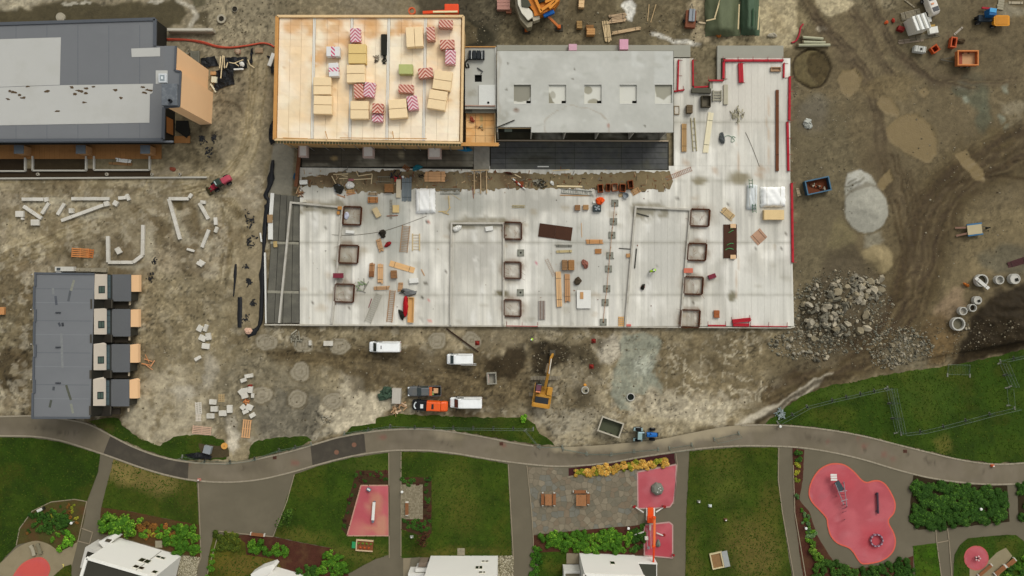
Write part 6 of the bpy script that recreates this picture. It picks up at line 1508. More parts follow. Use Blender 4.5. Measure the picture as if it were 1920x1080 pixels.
for x,y,l in ((1408,344,'upper green frame at the end of the narrow foil load'),(1414.5,390.7,'lower green frame at the end of the narrow foil load')): ladder(x,y,17,7,93,l,3,M('2f5c40',.6),Zd+.75,'end_brace','brace',.08,.1)
def cover(cx,cy,w,d,ang,label,n,strap=False,axis=0):
 t=thing('plywood_cover',label,'cover',at(cx,cy,Zd,.1),R(ang));w *= K;d *= K
 for i in range(n): mb=MB();mb.box((-w/2+w*(i+.5)/n,0,.05),(w/n -.015,d,.1)) if axis==0 else mb.box((0,-d/2+d*(i+.5)/n,.05),(w,d/n -.015,.1));mb.build('plywood_sheet',M('452a1e',.55,.2,1,rv=.12),t)
 if strap:
  for k in range(4): mb=MB();y=(-1.6,-.7,1.6,2.3)[k];mb.tube(smooth([(-.9+.3*k,y,.14),(-.2+.2*k,y+.3,.2),(.6,y+.1+.2*k,.14)],5),.05,5);mb.build('strap',M('4fae6a',.6),t)
  for y in (-2.9,2.85): mb=MB();mb.box((.5,y,.25),(1.0,.75,.3));mb.build('block',M('d9b48a',.8),t)
 return t
cover(1041.4,435,62,25,-7.5,'tilted dark brown plywood cover on the open deck',2);cover(1369,452.5,25,63,0,'upright dark brown plywood cover with green straps',2,True,1)
box_thing(1344,589,10,14,.4,0,'small rusty brown crate above the red laths',M('9a5a38',.8),z=Zd,slats=2)
def redbar(a,b,label,w=.3,h=.3,z=Zd,n=3,cat='red barrier',name='red_barrier'):
 t=thing(name,label,cat,P(*a,z));p,q=P(*a,z+h),P(*b,z+h);d=(q -p).normalized();s=Vector((-d.y,d.x,0))
 for i in range(n): mb=MB();o=s*(i -(n -1)/2)*w/n;mb.bar(p+o -Vector((0,0,h/2)),q+o -Vector((0,0,h/2)),w/n -.02,h*(1 -.2*(i % 2)));mb.build('bar',REDP,t,rel=True)
 k=max(1,int((q -p).length/2.4))
 for i in range(k+1): mb=MB();c=p.lerp(q,i/k);mb.bar((c.x,c.y,z),(c.x,c.y,z+h+.25),.08,.08);mb.bar((c.x,c.y,z+.06),(c.x+s.x*.8,c.y+s.y*.8,z+.06),.06,.05);mb.build('post',M('8d3a38',.7),t,rel=True)
redbar((1374,602.5),(1408,599),'thick red guard rail stack near the deck corner',.7,.5,n=4);redbar((1375,609),(1405,609.5),'second red guard rail stack below the thick one',.55,.4,n=3);redbar((1328,610.5),(1361,610.5),'short red guard rail lying alone at the deck edge',.3,.2,n=2);redbar((1408,611.5),(1477,612.5),'thin red rail along the lower deck edge',.16,.3,n=1)
redbar((1389,118),(1390.5,154),'thick red bundle standing upright near the red deck corner',.85,.5,n=4)
for a,b,l in (((1357,113),(1469,113),'long red rail along the top deck edge'),((1357.5,115),(1357,147),'short red rail at the notch below the long top rail'),((1329,150.5),(1357,150.5),'short level red rail in the notch'),((1299.5,112),(1300,161),'upright red rail beside the grey sunken yard'),((1301,163.5),(1328,162),'short red rail under the grey sunken yard'),((1272.6,112),(1271,170),'upright red rail nearest the grey roof'),((1264,171),(1283,168),'short tilted red rail below the upright one nearest the grey roof'),((1470.5,118),(1470,145),'short red rail at the top deck corner'),((1481.5,143),(1480.5,225),'red rail on the outer deck edge, upper length'),((1477,228),(1479,320),'red rail on the outer deck edge, middle length'),((1485,343),(1487,492),'red rail on the outer deck edge, lower length')): redbar(a,b,l,.42 if 'outer' in l or 'long' in l else .28,.35,n=2)
redbar((950,611),(1008,612),'thin dark red strip along the lower deck edge in the middle',.12,.2,n=1)
for y in (230,355,280): pass
ladder(1273,326,52,8,22,'rusty mesh length lying at the end of the mud strip',16,M('a0664a',.8),Zd,'mesh_strip','mesh',.05,.05,.05)
box_thing(1455,129.5,19,8,.4,0,'slatted pallet crate under the top red rail',M('a8876a',.8),z=Zd,open_=True);box_thing(1293.3,204,11,15,.9,0,'small dark crate between the pale roof and the frame stand',M('6a5a48',.8,.2),z=Zd,slats=3,lid=DARK)
box_thing(1269,206.5,10,16,.2,0,'hollow timber frame beside the grey roof edge',M('8d7a62',.8),'frame','frame',Zd,M('c9c2b4',.9),True);box_thing(1324.4,189.6,17,21,.9,0,'dark grey machine box by the red notch',M('4d463c',.8,.2),'machine_box','machine',Zd,open_=True,lid=M('6d655a',.8));ladder(1345,179,20,17,90,'pale metal frame stand right of the dark machine box',4,M('9a9484',.6),Zd,'frame_stand','frame',.2,.4,.3)
box_thing(1361,177,8,37,.3,0,'long greyish board stack right of the frame stand',M('b3ab95',.8),'boards','boards',Zd);box_thing(1315.5,169.5,36,9,.6,-2,'dark grey beam pack under the red notch',M('55524a',.8),'beam_pack','beams',Zd)
t=thing('spacer_pile','tangled heap of pale concrete spacers on the deck','spacers',P(1382,216,Zd));rd=random.Random(31)
for k in range(26): mb=MB();a=rd.uniform(0,6.3);q=rd.random()*1.25;mb.box((q*math.cos(a),q*math.sin(a)*1.15,.1+rd.random()*.4),(.12,rd.uniform(.6,1.1),.12),rd.choice((.2,-.3,.5)),mat=Matrix.Rotation(rd.uniform(-.5,.5),3,'X'));mb.build('spacer',M('b0a88e' if k % 3 else '77705c',.9),t)
planks(1328,248.5,76,10,82,'long cream plank tilted on the upper deck',2,1,M('e2d6b4',.8,.06),Zd,.14,.01,jit=.02);planks(1283,257.8,53,9,90,'tan plank bundle nearest the black terrace',3,2,M('b38f62',.8,.15,rv=.1),Zd,.16,jit=.03);ladder(1301,252,62,8,94,'narrow timber rails with black ends beside the tan plank bundle',5,M('a59a78',.8),Zd,'rail_pair','rails',.14)
lump(1354,259,4.5,12,.7,'dark grey folded tarpaulin on the upper deck',M('5a5d5c',.7,.25,3),z=Zd,ang=12,seed=22);t=thing('hose','thin green hose coiled beside the folded tarpaulin','hose',P(1368,260,Zd))
mb=MB();mb.tube(smooth([(-1,.3,.06),(-.3,.6,.06),(.5,.2,.06),(.9,-.4,.06),(.3,-.6,.06),(.5,.4,.06),(1.1,.2,.06)],6),.05,5);mb.build('tube',M('87a08c',.6),t)
planks(1457.8,244.4,151,5.5,90,'very long brown steel beam lying along the deck edge',2,1,M('6b3f2a',.7,.2,1),Zd,.3,.02,jit=0)
for i,y in enumerate((228,183,252,280,308)): pass
def plate(px,py,l):
 t=thing('anchor_plate',l,'anchor plate',P(px,py,Zd),0,'square anchor plates with a centre hole');mb=MB();mb.box((0,0,.07),(1.28,1.28,.14));mb.build('plate',M('85847c',.75,.15,2),t,bevel=.02)
 mb=MB();mb.cyl((0,0,.15),.18,.04,12);mb.build('hole',M('2a2622',.9),t)
 for sx in (-1,1):
  for sy in (-1,1): mb=MB();mb.cyl((sx*.45,sy*.45,.17),.07,.08,6);mb.build('bolt',M('5d5a54',.6),t)
for (x,y),l in zip(((1153,380.7),(1150.5,415.3),(1147.3,441),(1143.5,479),(1141,504),(1137.9,541),(1134.7,567),(1131,604),(976.4,474),(975.8,548.5)),('anchor plate topmost in the string of eight','anchor plate second from top of the string','anchor plate third from top of the string, above the slab joint','anchor plate fourth from top of the string, below the slab joint','anchor plate fifth from top of the string','anchor plate sixth from top of the string, above the lower slab joint','anchor plate seventh from top of the string','anchor plate lowest of the string, at the deck edge','lone anchor plate between upper and middle rusty frames','lone anchor plate between middle and lowest rusty frames')): plate(x,y,l)
simple((lambda m: (m.tube([P(x,y,Zd+.17) for x,y in ((1153,380),(1150,415),(1147,441),(1143.5,479),(1141,504),(1138,541),(1134.7,567),(1131,604))],.045,5),m)[1])(MB()),'string_line','thin orange string running over eight anchor plates','string',M('b5825c',.8))
for x,y,w,d,a,l,m in ((509,385,7,46,-4,'tall white foam board at the head of the dark strip',WHT),(507,431,9,36,0,'second white foam board below the tall one',WHT),(489,445,3,17,8,'narrow white board leaning in the trench',WHT),(506,410,10,15,0,'brown square board on the white foam boards',M('9a7d5c',.8)),(516,458,7,11,5,'yellowish board on the dark strip',M('b39a68',.8))): box_thing(x,y,w,d,.12,a,l,m,'board','board',.9 if 'brown' in l or 'yellow' in l else .72 if x>500 else .3)
box_thing(497.3,540,2.6,132,.5,1,'thin white foam edging down the side of the dark strip',WHT,'edging_board','board',.3)
for x,l in ((889,'nearest to the broad orange planks'),(901,'in the middle'),(912,'farthest from the broad orange planks')): lath((x,320),(x+.5,363),'upright tan timber across the mud strip, '+l,M('b59b78',.8),.2,.16,Zd+.05)
lath((883,319.5),(917,319),'level tan timber above three upright ones on the mud strip',M('c2aa86',.8),.2,.12,Zd+.22)
lath((886,352),(888,372),'rusty rod at the lower edge of the mud strip',RUSTB,.1,.08,Zd);lath((1068,318),(1036,320),'pale lath on the slab strip below the black terrace',PALE,.16,.08,Zd)
simple((lambda m: (m.tube([P(x,y,Zd+.03) for x,y in smooth([(622,440),(660,441),(715,434),(760,420),(800,405)],5)],.04,5),m)[1])(MB()),'cable','thin dark cable lying across the deck below the white sheeted stack','cable',M('6a6258',.7))
simple((lambda m: (m.tube([P(x,y,Zd+.03) for x,y in smooth([(1398,248),(1410,275),(1424,312)],5)],.04,5),m)[1])(MB()),'cable','thin dark cable on the upper deck near the long brown beam','cable',M('6a6258',.7))
# ------------------------------------------------------------------ vehicles
TYRE=M('1b1a19',.85,.15,3);RIM=M('8f8f8d',.4,.1,metal=.4);BLKP=M('202122',.45,.08,1);VW=M('f2f2ee',.3,.03,1,spec=.5,dirt='b9b2a2',dirt_amt=.25,dirt_sc=.7,name='white_paint');WSH=GLASS('23302f');LAMP=M('dfe2e2',.2);TAIL=M('8a1a16',.3)
def rsec(x,wb,wt,z0,zm,z1,e=.16): return [(x,-wb,z0),(x,wb,z0),(x,wb,zm),(x,wt,z1 -.1),(x,wt -e,z1),(x,-wt+e,z1),(x,-wt,z1 -.1),(x,-wb,zm)]
def wheels(t,pos,r,w):
 for x,y in pos:
  mb=MB();mb.cyl((x,y,r),r,w,18,'y');o=mb.build('wheel',TYRE,t);mb=MB();mb.cyl((x,y+(w/2 -.03 if y>0 else -w/2+.03),r),r*.58,.08,14,'y');mb.build('rim',RIM,o)
def van(px,py,ang,label,L=6.0,W=2.02,h=2.5,long=True,paint=VW,roofmark=False,rack=False,ladder_=False):
 t=thing('van',label,'van',at(px,py,gz(px,py),h*.8),R(ang));k=L/6
 S=[rsec(-3.0*k,.92,.82,.5,1.2,h -.12),rsec(-2.9*k,1.0,.9,.38,1.2,h),rsec(.9*k,1.0,.9,.38,1.2,h),rsec(1.35*k,1.0,.86,.38,1.2,h -.12),rsec(2.05*k,1.0,.84,.38,1.05,1.42),rsec(2.75*k,.93,.74,.4,.9,1.12),rsec(3.0*k,.74,.6,.45,.7,.85)]
 mb=MB();mb.loft(S);mb.build('body',paint,t,bevel=.05)
 z1,z2=h -.1,1.46;a,b=1.36*k,2.06*k
 def glass(name,pts): mb=MB();mb.add(pts+[(p[0] -.02,p[1],p[2] -.05) for p in pts],[(0,1,2,3),(7,6,5,4),(0,4,5,1),(1,5,6,2),(2,6,7,3),(3,7,4,0)]);return mb.build(name,WSH,t)
 glass('windscreen',[(a+.02,-.74,z1+.02),(b+.06,-.8,z2+.02),(b+.06,.8,z2+.02),(a+.02,.74,z1+.02)])
 for s in (-1,1):
  mb=MB();mb.add([(.35*k,s*1.012,1.3),(1.75*k,s*1.012,1.3),(1.3*k,s*.935,h -.35),(.35*k,s*.935,h -.35)],[(0,1,2,3)]);mb.build('side_window',WSH,t)
  mb=MB();mb.box((1.75*k,s*1.14,1.45),(.2,.24,.3));mb.build('mirror',BLKP,t,bevel=.04)
  mb=MB();mb.box((2.72*k,s*.74,.98),(.34,.26,.16),s*-.25);mb.build('headlight',LAMP,t,bevel=.03)
  mb=MB();mb.box((-3.0*k,s*.84,1.1),(.08,.16,.6));mb.build('tail_light',TAIL,t)
  mb=MB();mb.box((-1.0*k,s*.83,h+.01),(3.6*k,.07,.05));mb.build('roof_rail',M('b9b8b2',.5),t)
 mb=MB();mb.box((2.96*k,0,.55),(.18,1.7,.25));mb.build('bumper',BLKP,t,bevel=.04)
 mb=MB()
 for i in range(5): mb.box((-2.5*k+i*.75*k,0,h+.005),(.06,1.45,.02))
 mb.build('roof_rib',paint,t)
 if roofmark: mb=MB();mb.box((.45,0,h+.012),(.16,.62,.025));mb.build('roof_mark',M('3a2630',.6),t)
 wheels(t,[(1.95*k,.88),(1.95*k,-.88),(-1.75*k,.88),(-1.75*k,-.88)],.34,.24)
 if ladder_:
  for s in (.72,.98): mb=MB();mb.bar((-3.8*k,s,h+.18),(-.3*k,s,h+.18),.07,.08);mb.build('rack_bar',M('c9c9c4',.5),t)
 return t
van(720,651,180,'long white van with a dark mark on its roof, below the deck',L=5.9,roofmark=True)
van(873,756.5,180,'white van parked nose to tail behind the orange pickup',L=6.0)
def pickup(px,py,ang,label,paint,hood,bedc,h=1.8,L=5.4,load=None,cabc=None):
 t=thing('pickup_truck',label,'pickup',at(px,py,gz(px,py),1.2),R(ang));k=L/5.4
 mb=MB();mb.loft([rsec(1.0*k,.95,.9,.45,.8,1.12),rsec(1.8*k,.95,.86,.45,.8,1.1),rsec(2.45*k,.92,.78,.45,.8,1.02),rsec(2.7*k,.78,.66,.5,.7,.85)]);mb.build('hood',hood,t,bevel=.04)
 mb=MB();mb.loft([rsec(-.85*k,.95,.74,.45,1.1,h),rsec(.35*k,.95,.76,.45,1.1,h),rsec(1.05*k,.95,.8,.45,1.0,1.18)]);mb.build('cab',cabc or paint,t,bevel=.04)
 mb=MB();mb.add([(.42*k,-.64,h+.0),(1.12*k,-.76,1.2),(1.12*k,.76,1.2),(.42*k,.64,h+.0),(.3*k,-.64,h -.1),(1.0*k,-.76,1.1),(1.0*k,.76,1.1),(.3*k,.64,h -.1)],[(0,1,2,3),(7,6,5,4),(0,4,5,1),(1,5,6,2),(2,6,7,3),(3,7,4,0)]);mb.build('windscreen',WSH,t)
 mb=MB();mb.box((-.86*k,0,1.5),(.06,1.2,.35));mb.build('rear_window',WSH,t)
 mb=MB();mb.box((-1.8*k,0,.62),(1.86*k,1.84,.3));mb.build('bed_floor',bedc,t)
 for c,s in (((-1.8*k,.9,.92),(1.86*k,.1,.5)),((-1.8*k,-.9,.92),(1.86*k,.1,.5)),((-2.72*k,0,.92),(.1,1.7,.5))): mb=MB();mb.box(c,s);mb.build('bed_side',paint,t,bevel=.02)
 for s in (-1,1):
  mb=MB();mb.add([(-.7*k,s*.955,1.12),(.75*k,s*.955,1.12),(.35*k,s*.79,h -.12),(-.7*k,s*.78,h -.12)],[(0,1,2,3)]);mb.build('side_window',WSH,t)
  mb=MB();mb.box((.85*k,s*1.06,1.2),(.16,.24,.2));mb.build('mirror',BLKP,t,bevel=.03)
  mb=MB();mb.box((2.5*k,s*.68,.9),(.3,.3,.14),-s*.3);mb.build('headlight',LAMP,t,bevel=.03)
  mb=MB();mb.box((-2.76*k,s*.8,.95),(.06,.14,.3));mb.build('tail_light',TAIL,t)
 wheels(t,[(1.7*k,.84),(1.7*k,-.84),(-1.75*k,.84),(-1.75*k,-.84)],.38,.26)
 return t
DG=M('5a5c5c',.35,.08,1,spec=.5,dirt='6d685e',dirt_amt=.4);ORP=M('e0591c',.4,.06,1,spec=.4)
t=pickup(795,734,181,'dark grey pickup with an orange sheet and tools in its bed',DG,DG,DARK,L=6.2)
mb=MB();mb.box((-1.15,0,1.25),(.75,1.6,.08));mb.build('orange_sheet',M('c4673c',.7),t);mb=MB();mb.box((-2.2,-.1,1.0),(.8,.9,.7));mb.build('box',M('c69a72',.8),t,bevel=.03)
for i,c in enumerate(('7ea05a','b9c48a','4a4a44','a05038')): mb=MB();mb.box((-1.65 -.1*i,.5 -.32*i,1.0+.05*i),(.3,.4,.3),.4*i);mb.build('tool',M(c,.8),t)
t=thing('pickup_truck','long orange pickup with a black front end','pickup',at(806,761.5,gz(806,761.5),1.4),R(177))
mb=MB();mb.loft([rsec(.6,1.0,.94,.45,.9,1.5),rsec(2.2,1.0,.92,.45,.9,1.45),rsec(2.95,.98,.88,.45,.85,1.3),rsec(3.35,.86,.76,.5,.75,1.0)]);mb.build('hood',BLKP,t,bevel=.05)
mb=MB();mb.loft([rsec(-2.0,.98,.84,.45,1.1,1.95),rsec(-.1,.98,.84,.45,1.1,1.95),rsec(.58,.98,.9,.45,1.1,1.9)]);mb.build('cab',ORP,t,bevel=.04)
mb=MB();mb.box((-.55,0,1.96),(.42,.95,.03));mb.build('sunroof',GLASS('2a2320'),t);mb=MB();mb.loft([rsec(-3.3,.86,.76,.5,.8,1.0),rsec(-3.0,.96,.86,.45,.9,1.25),rsec(-2.05,.98,.84,.45,1.1,1.5)]);mb.build('rear',ORP,t,bevel=.04)
mb=MB();mb.box((1.5,.1,1.5),(.55,.75,.06),0);mb.build('hood_glint',M('d9dad6',.3),t,bevel=.1);mb=MB();mb.tube(smooth([(2.55,-.62,1.44),(2.85,-.3,1.36),(2.9,.25,1.36),(2.6,.6,1.43)],5),.12,6);mb.build('windscreen',M('cfd4d2',.15),t)  # pale patch and curved tube are reflections on the black hood, modelled as pieces
for s in (-1,1):
 mb=MB();mb.box((3.2,s*.6,.85),(.25,.35,.2));mb.build('headlight',LAMP,t);mb=MB();mb.box((2.2,s*1.1,1.35),(.18,.22,.25));mb.build('mirror',BLKP,t);mb=MB();mb.box((-3.28,s*.65,.9),(.08,.3,.2));mb.build('tail_light',TAIL,t)
wheels(t,[(2.2,.9),(2.2,-.9),(-2.0,.9),(-2.0,-.9)],.4,.26)
t=van(862,674,180,'small white van with a ladder rack, near the dark pole',L=4.9,h=1.95,ladder_=True)
YEL=M('bd8836',.5,.15,1.2,dirt='8a6a3a',dirt_amt=.4,dirt_sc=1.2,name='digger_yellow');STEEL=M('55504a',.6,.2,2,metal=.3)
g0=gz(1015,725);t=thing('excavator','yellow tracked excavator with its arm stretched up the picture','excavator',P(1018,735,g0))
def loc(px,py,z): return P(px,py,g0+z) -t.location
for y in (708.5,739):
 c=loc(1022 if y<720 else 1019.5,y,.45);o=None;mb=MB();mb.box(c,(4.6,.62,.8));o=mb.build('track',M('6f675c',.9,.2,2),t,bevel=.2)
 for i in range(20): mb=MB();mb.box(c+Vector((-2.6+i*.275,0,.42)),(.19,.68,.08));mb.build('track_shoe',M('867c6e',.9,.2,2,rv=.1),o)
mb=MB();mb.box(loc(1020,724,.6),(1.6,2.9,.5));mb.build('undercarriage',STEEL,t)
A=R(-9)
def xo(u,v,z): return loc(1017,736,0)+Vector((u*math.cos(A) -v*math.sin(A),u*math.sin(A)+v*math.cos(A),z))
def xbox(name,u,v,z,s,m,bv=.06): mb=MB();mb.box(xo(u,v,z),s,A);return mb.build(name,m,t,bevel=bv)
xbox('house',.1,-.2,1.35,(3.2,3.0,.55),YEL);xbox('counterweight',0,-2.1,1.7,(3.3,.9,1.2),YEL,.2);xbox('engine_cover',-.05,-1.15,2.2,(2.5,1.15,.2),M('2e3032',.6));xbox('tank',1.15,.7,1.9,(.95,1.5,.9),YEL);xbox('deck_plate',.1,-.35,1.9,(2.7,.5,.45),YEL)
cabo=xbox('cab',-1.0,1.05,2.1,(1.05,1.6,1.6),M('2a2524',.4));mb=MB();mb.box(xo(-1.0,1.15,2.93),(.9,1.0,.05),A);mb.build('roof',M('6a4550',.4),cabo);mb=MB();mb.box(xo(-1.0,.42,2.95),(.85,.22,.09),A);mb.build('beacon_bar',M('e8926a',.4),cabo);mb=MB();mb.box(xo(-.9,1.78,2.7),(.8,.08,.5),A);mb.build('windscreen',GLASS('8a9490'),cabo)
mb=MB()
for u,v0,v1 in ((-1.7,-2.3,1.9),(1.55,-2.2,-1.0)): mb.bar(xo(u,v0,2.4),xo(u,v1,2.4),.1,.1)
mb.bar(xo(-1.7,-2.4,2.45),xo(1.55,-2.4,2.45),.1,.1);mb.build('hand_rail',YEL,t)
b0,b1,b2=loc(1022,727,2.2),loc(1028,700,4.2),loc(1033,672,4.0)
mb=MB();mb.bar(b0,b1,.5,.6);mb.build('boom',YEL,t,bevel=.05);mb=MB();mb.bar(b1+Vector((0,-.05,0)),b2,.42,.5);mb.build('boom',M('b07a2c',.5,.2),t,bevel=.05)
mb=MB();mb.bar(b2,loc(1036.5,664,1.2),.32,.4);mb.build('stick',YEL,t,bevel=.04);mb=MB();mb.tube([b1+Vector((.1,0,.5)),b2+Vector((.05,0,.4))],.11,8);mb.build('cylinder',M('d8d0bf',.3,metal=.3),t)
mb=MB();mb.bar(loc(1024,698,1.0),loc(1028,682,1.6),.5,.3);mb.build('bucket_link',M('8a7a66',.7),t);mb=MB();q=loc(1036,661,.5);mb.loft([[(q.x+x,q.y+y,q.z+z) for x,y,z in s] for s in ([(-.5,-.5,.6),(-.5,.4,.6),(-.5,.5,0),(-.5,-.2,-.3)],[(.5,-.5,.6),(.5,.4,.6),(.5,.5,0),(.5,-.2,-.3)])]);mb.build('bucket',STEEL,t)
g0=gz(418,344);t=thing('wheel_loader','small red articulated loader on the access track','loader',P(418,344,g0+.0),R(30))
RL=M('9c2a3a',.5,.15,2);mb=MB();mb.loft([rsec(.3,.6,.55,.5,.9,1.6),rsec(1.8,.6,.55,.5,.9,1.5),rsec(2.1,.5,.4,.6,.8,1.2)]);mb.build('engine_hood',M('b04a58',.45,.12),t,bevel=.06)
mb=MB();mb.box((-.2,0,1.5),(1.25,1.2,1.6));o=mb.build('cab',GLASS('26302e'),t,bevel=.08);mb=MB();mb.box((-.2,0,2.33),(1.2,1.15,.07));mb.build('roof',M('33403c',.4,.1),o);mb=MB();mb.box((-.55,0,2.38),(.2,.8,.04));mb.build('light_bar',M('aab6b2',.3),o)
mb=MB();mb.box((-1.5,0,.8),(1.1,.9,.6));mb.build('front_frame',RL,t,bevel=.05)
for s in (-.3,.3): mb=MB();mb.bar((-1.3,s,1.2),(-2.6,s,.5),.14,.2);mb.build('lift_arm',RL,t)
mb=MB();mb.loft([[(-2.6+x,y,z) for x,z in ((0,.1),(-.6,.1),(-.65,.2),(-.1,.8))] for y in (-.75,.75)]);mb.build('bucket',M('4d4530',.8),t)
wheels(t,[(1.2,.72),(1.2,-.72),(-1.4,.7),(-1.4,-.7)],.5,.36)
g0=gz(1208,812);t=thing('tractor','blue tractor with a grey cab on the dusty path edge','tractor',P(1207,812.5,g0+.0),R(-2))
BLUE=M('1f62a8',.45,.12,1.5);mb=MB();mb.loft([rsec(.3,.42,.38,.7,1.2,1.75),rsec(2.0,.42,.36,.7,1.1,1.65),rsec(2.3,.34,.28,.75,1.0,1.35)]);mb.build('hood',BLUE,t,bevel=.05)
mb=MB();mb.box((-.85,0,1.7),(1.7,1.5,1.7),tp=(.85,.9));o=mb.build('cab',GLASS('2a3432'),t,bevel=.06);mb=MB();mb.box((-1.15,0,2.58),(.8,1.45,.1));mb.build('roof',M('8da3a0',.5),o,bevel=.04);mb=MB();mb.box((-.9,.62,2.6),(1.0,.2,.1));mb.build('roof_rail',M('a8bfc4',.5),o)
for s in (-1,1):
 mb=MB();mb.box((-1.3,s*.95,1.35),(1.7,.62,.14));mb.build('fender',M('8fa5a4',.6,.2),t,bevel=.05)
mb=MB();mb.tube([(.9,.3,1.7),(.9,.3,2.5)],.07,8);mb.build('exhaust',DARK,t);mb=MB();mb.box((2.4,0,.9),(.25,.7,.5));mb.build('front_weight',DARK,t)
wheels(t,[(-1.3,1.0),(-1.3,-1.0)],.82,.5);wheels(t,[(1.5,.95),(1.5,-.95)],.55,.4)
def open_trailer(px,py,L,W,h,ang,label,m,inner,z=None,name='trailer',cat='trailer',draw=1.6,under=.7,wheel=True,lip=None):
 g0=gz(px,py) if z is None else z;t=thing(name,label,cat,at(px,py,g0,h+under),R(ang));L *= K;W *= K;tt=.14
 mb=MB();mb.box((0,0,under),(L,W,.16));mb.build('floor',inner,t)
 for c,s in (((0,W/2,under+h/2),(L+tt,tt,h)),((0,-W/2,under+h/2),(L+tt,tt,h)),((L/2,0,under+h/2),(tt,W -tt,h)),((-L/2,0,under+h/2),(tt,W -tt,h))): mb=MB();mb.box(c,s);mb.build('side',m,t,bevel=.02)
 mb=MB()
 for c,s in (((0,W/2,under+h+.03),(L+.24,.22,.08)),((0,-W/2,under+h+.03),(L+.24,.22,.08)),((L/2,0,under+h+.035),(.22,W -.24,.08)),((-L/2,0,under+h+.035),(.22,W -.24,.08))): mb.box(c,s)
 mb.build('rim',lip or m,t)
 if draw: mb=MB();s=1 if draw>0 else -1;mb.bar((s*L/2,W*.2,under -.1),(s*(L/2+abs(draw)),0,under -.2),.12,.14);mb.bar((s*L/2,-W*.2,under -.1),(s*(L/2+abs(draw)),0,under -.2),.12,.14);mb.build('drawbar',STEEL,t)
 if wheel: wheels(t,[(-.5,W/2 -.1),(-.5,-W/2+.1),(.6,W/2 -.1),(.6,-W/2+.1)],.42,.3)
 return t
open_trailer(1145,801,41,27,1.0,-19,'grey tipping trailer with a dark green floor behind the tractor',M('9a9484',.6,.1),M('4d5042',.7,.1,1),lip=M('b3aa98',.6))
open_trailer(1815,108.5,37,26,.9,0,'orange sided trailer with a pale wooden floor',M('b5673a',.6,.15),M('c69a70',.8,.06),draw=-2.6,lip=M('c87a42',.6));t=bpy.data.objects[[o.name for o in COL.objects if o.get('label','').startswith('orange sided')][0]]
mb=MB();mb.box((-1.15,0,.82),(1.1,2.4,.06));mb.build('red_floor_panel',M('9a5240',.8,.1),t)
t=open_trailer(1534,348,44,25,1.1,12,'blue skip with rusty inside and rubble near the sand heap',M('2d4a5c',.6,.2,1.5),M('6a3a26',.85,.3,2),name='skip',cat='skip',draw=0,under=.15,wheel=False,lip=M('48687c',.6))
for i in range(8): mb=MB();mb.box((-.7+.3*i,.5 -.17*i,.35),(.7,.35,.3),i*.7);mb.build('rubble',M(['5d3a2a','a89d8a','8a4a34'][i % 3],.9),t)
t=open_trailer(922,709.5,16,20,1.0,3,'small grey bin standing by the dark dug soil',M('8f8a80',.6,.12),M('a39d90',.7,.1),name='bin',cat='bin',draw=0,under=.1,wheel=False)
mb=MB();mb.box((-.65,.0,1.0),(.3,1.6,.08));mb.build('lid',M('a8928a',.6),t)
t=open_trailer(1753.5,91.5,12,11,.8,35,'small orange skip turned as a diamond',M('b04a20',.7,.2),M('7a2a14',.8),name='skip',cat='skip',draw=0,under=.1,wheel=False)
t=open_trailer(1788.5,79,9,17,.9,-8,'narrow orange skip above the orange sided trailer',M('b85430',.7,.2),M('4a1a12',.8),name='skip',cat='skip',draw=0,under=.1,wheel=False)
mb=MB();g0=gz(1802,78);lump(1802,77,7,5,.5,'dark brown soil lump beside the narrow orange skip',M('4d3f30',.9,.3,3),'soil_heap','soil',g0,0,31,.3)
t=thing('water_tank','white plastic tank on its frame in the east yard','tank',at(1725.5,92,gz(1725,92),1),R(-8));mb=MB();mb.box((0,0,.6),(2.2,1.15,1.0));mb.build('tank',M('c2c0b6',.6,.15,2),t,bevel=.12);mb=MB()
for i in range(5): mb.box((-.9+i*.45,0,1.12),(.07,1.2,.06))
mb.build('cage',GREYM,t);mb=MB();mb.cyl((.1,0,1.15),.2,.1);mb.build('cap',DARK,t)
g0=gz(1822,431);t=thing('low_trailer','blue low trailer with a pale board on it and two ramps','trailer',P(1822,431,g0),R(7))
for s in (-1,1): mb=MB();mb.box((.1,s*1.0,.75),(2.8,.3,.25));mb.build('side_rail',M('3c6a8c',.6,.15),t,bevel=.03);mb=MB();mb.bar((-1.4,s*.55,.7),(-3.1,s*.75,.08),.35,.08);mb.build('ramp',M('8a6a5c',.8),t)
mb=MB();mb.box((0,0,.85),(2.7,1.75,.12));mb.build('board',M('b3a483',.8,.1,1),t);mb=MB();mb.bar((1.4,.5,.6),(3.0,0,.5),.1,.12);mb.bar((1.4,-.5,.6),(3.0,0,.5),.1,.12);mb.build('drawbar',STEEL,t);mb=MB();mb.cyl((2.4,0,.75),.2,.5,8);mb.cyl((3.0,.0,.6),.12,.3,8);mb.build('jockey_wheel',DARK,t);wheels(t,[(-.4,1.05),(-.4,-1.05),(.5,1.05),(.5,-1.05)],.36,.24)
g0=gz(1850,38);t=thing('dumper','small dumper with a blue cab and a yellow skip','dumper',P(1848,38,g0),0)
mb=MB();mb.box((-.6,0,.9),(2.8,1.2,.5));mb.build('chassis',M('2c343a',.7),t);mb=MB();mb.box((-.2,.7,1.7),(1.4,1.3,1.5));o=mb.build('cab',M('1f5a8c',.5),t,bevel=.08);mb=MB();mb.box((-.2,.95,2.48),(1.2,.75,.07),-.15);mb.build('roof',M('4a9ac8',.4),o)
mb=MB();mb.loft([[(x,y*s,z) for y,z in ((-.75,.8),(.75,.8),(1.0,1.5),(-1.0,1.5))] for x,s in ((.6,.7),(.9,1),(3.2,1),(3.5,.8))]);o=mb.build('skip',M('d08a22',.5,.12),t);o.location.y=-.6;mb=MB();mb.box((2.0,0,1.52),(2.2,1.5,.05));mb.build('skip_inside',M('c07f28',.6,.15),o)
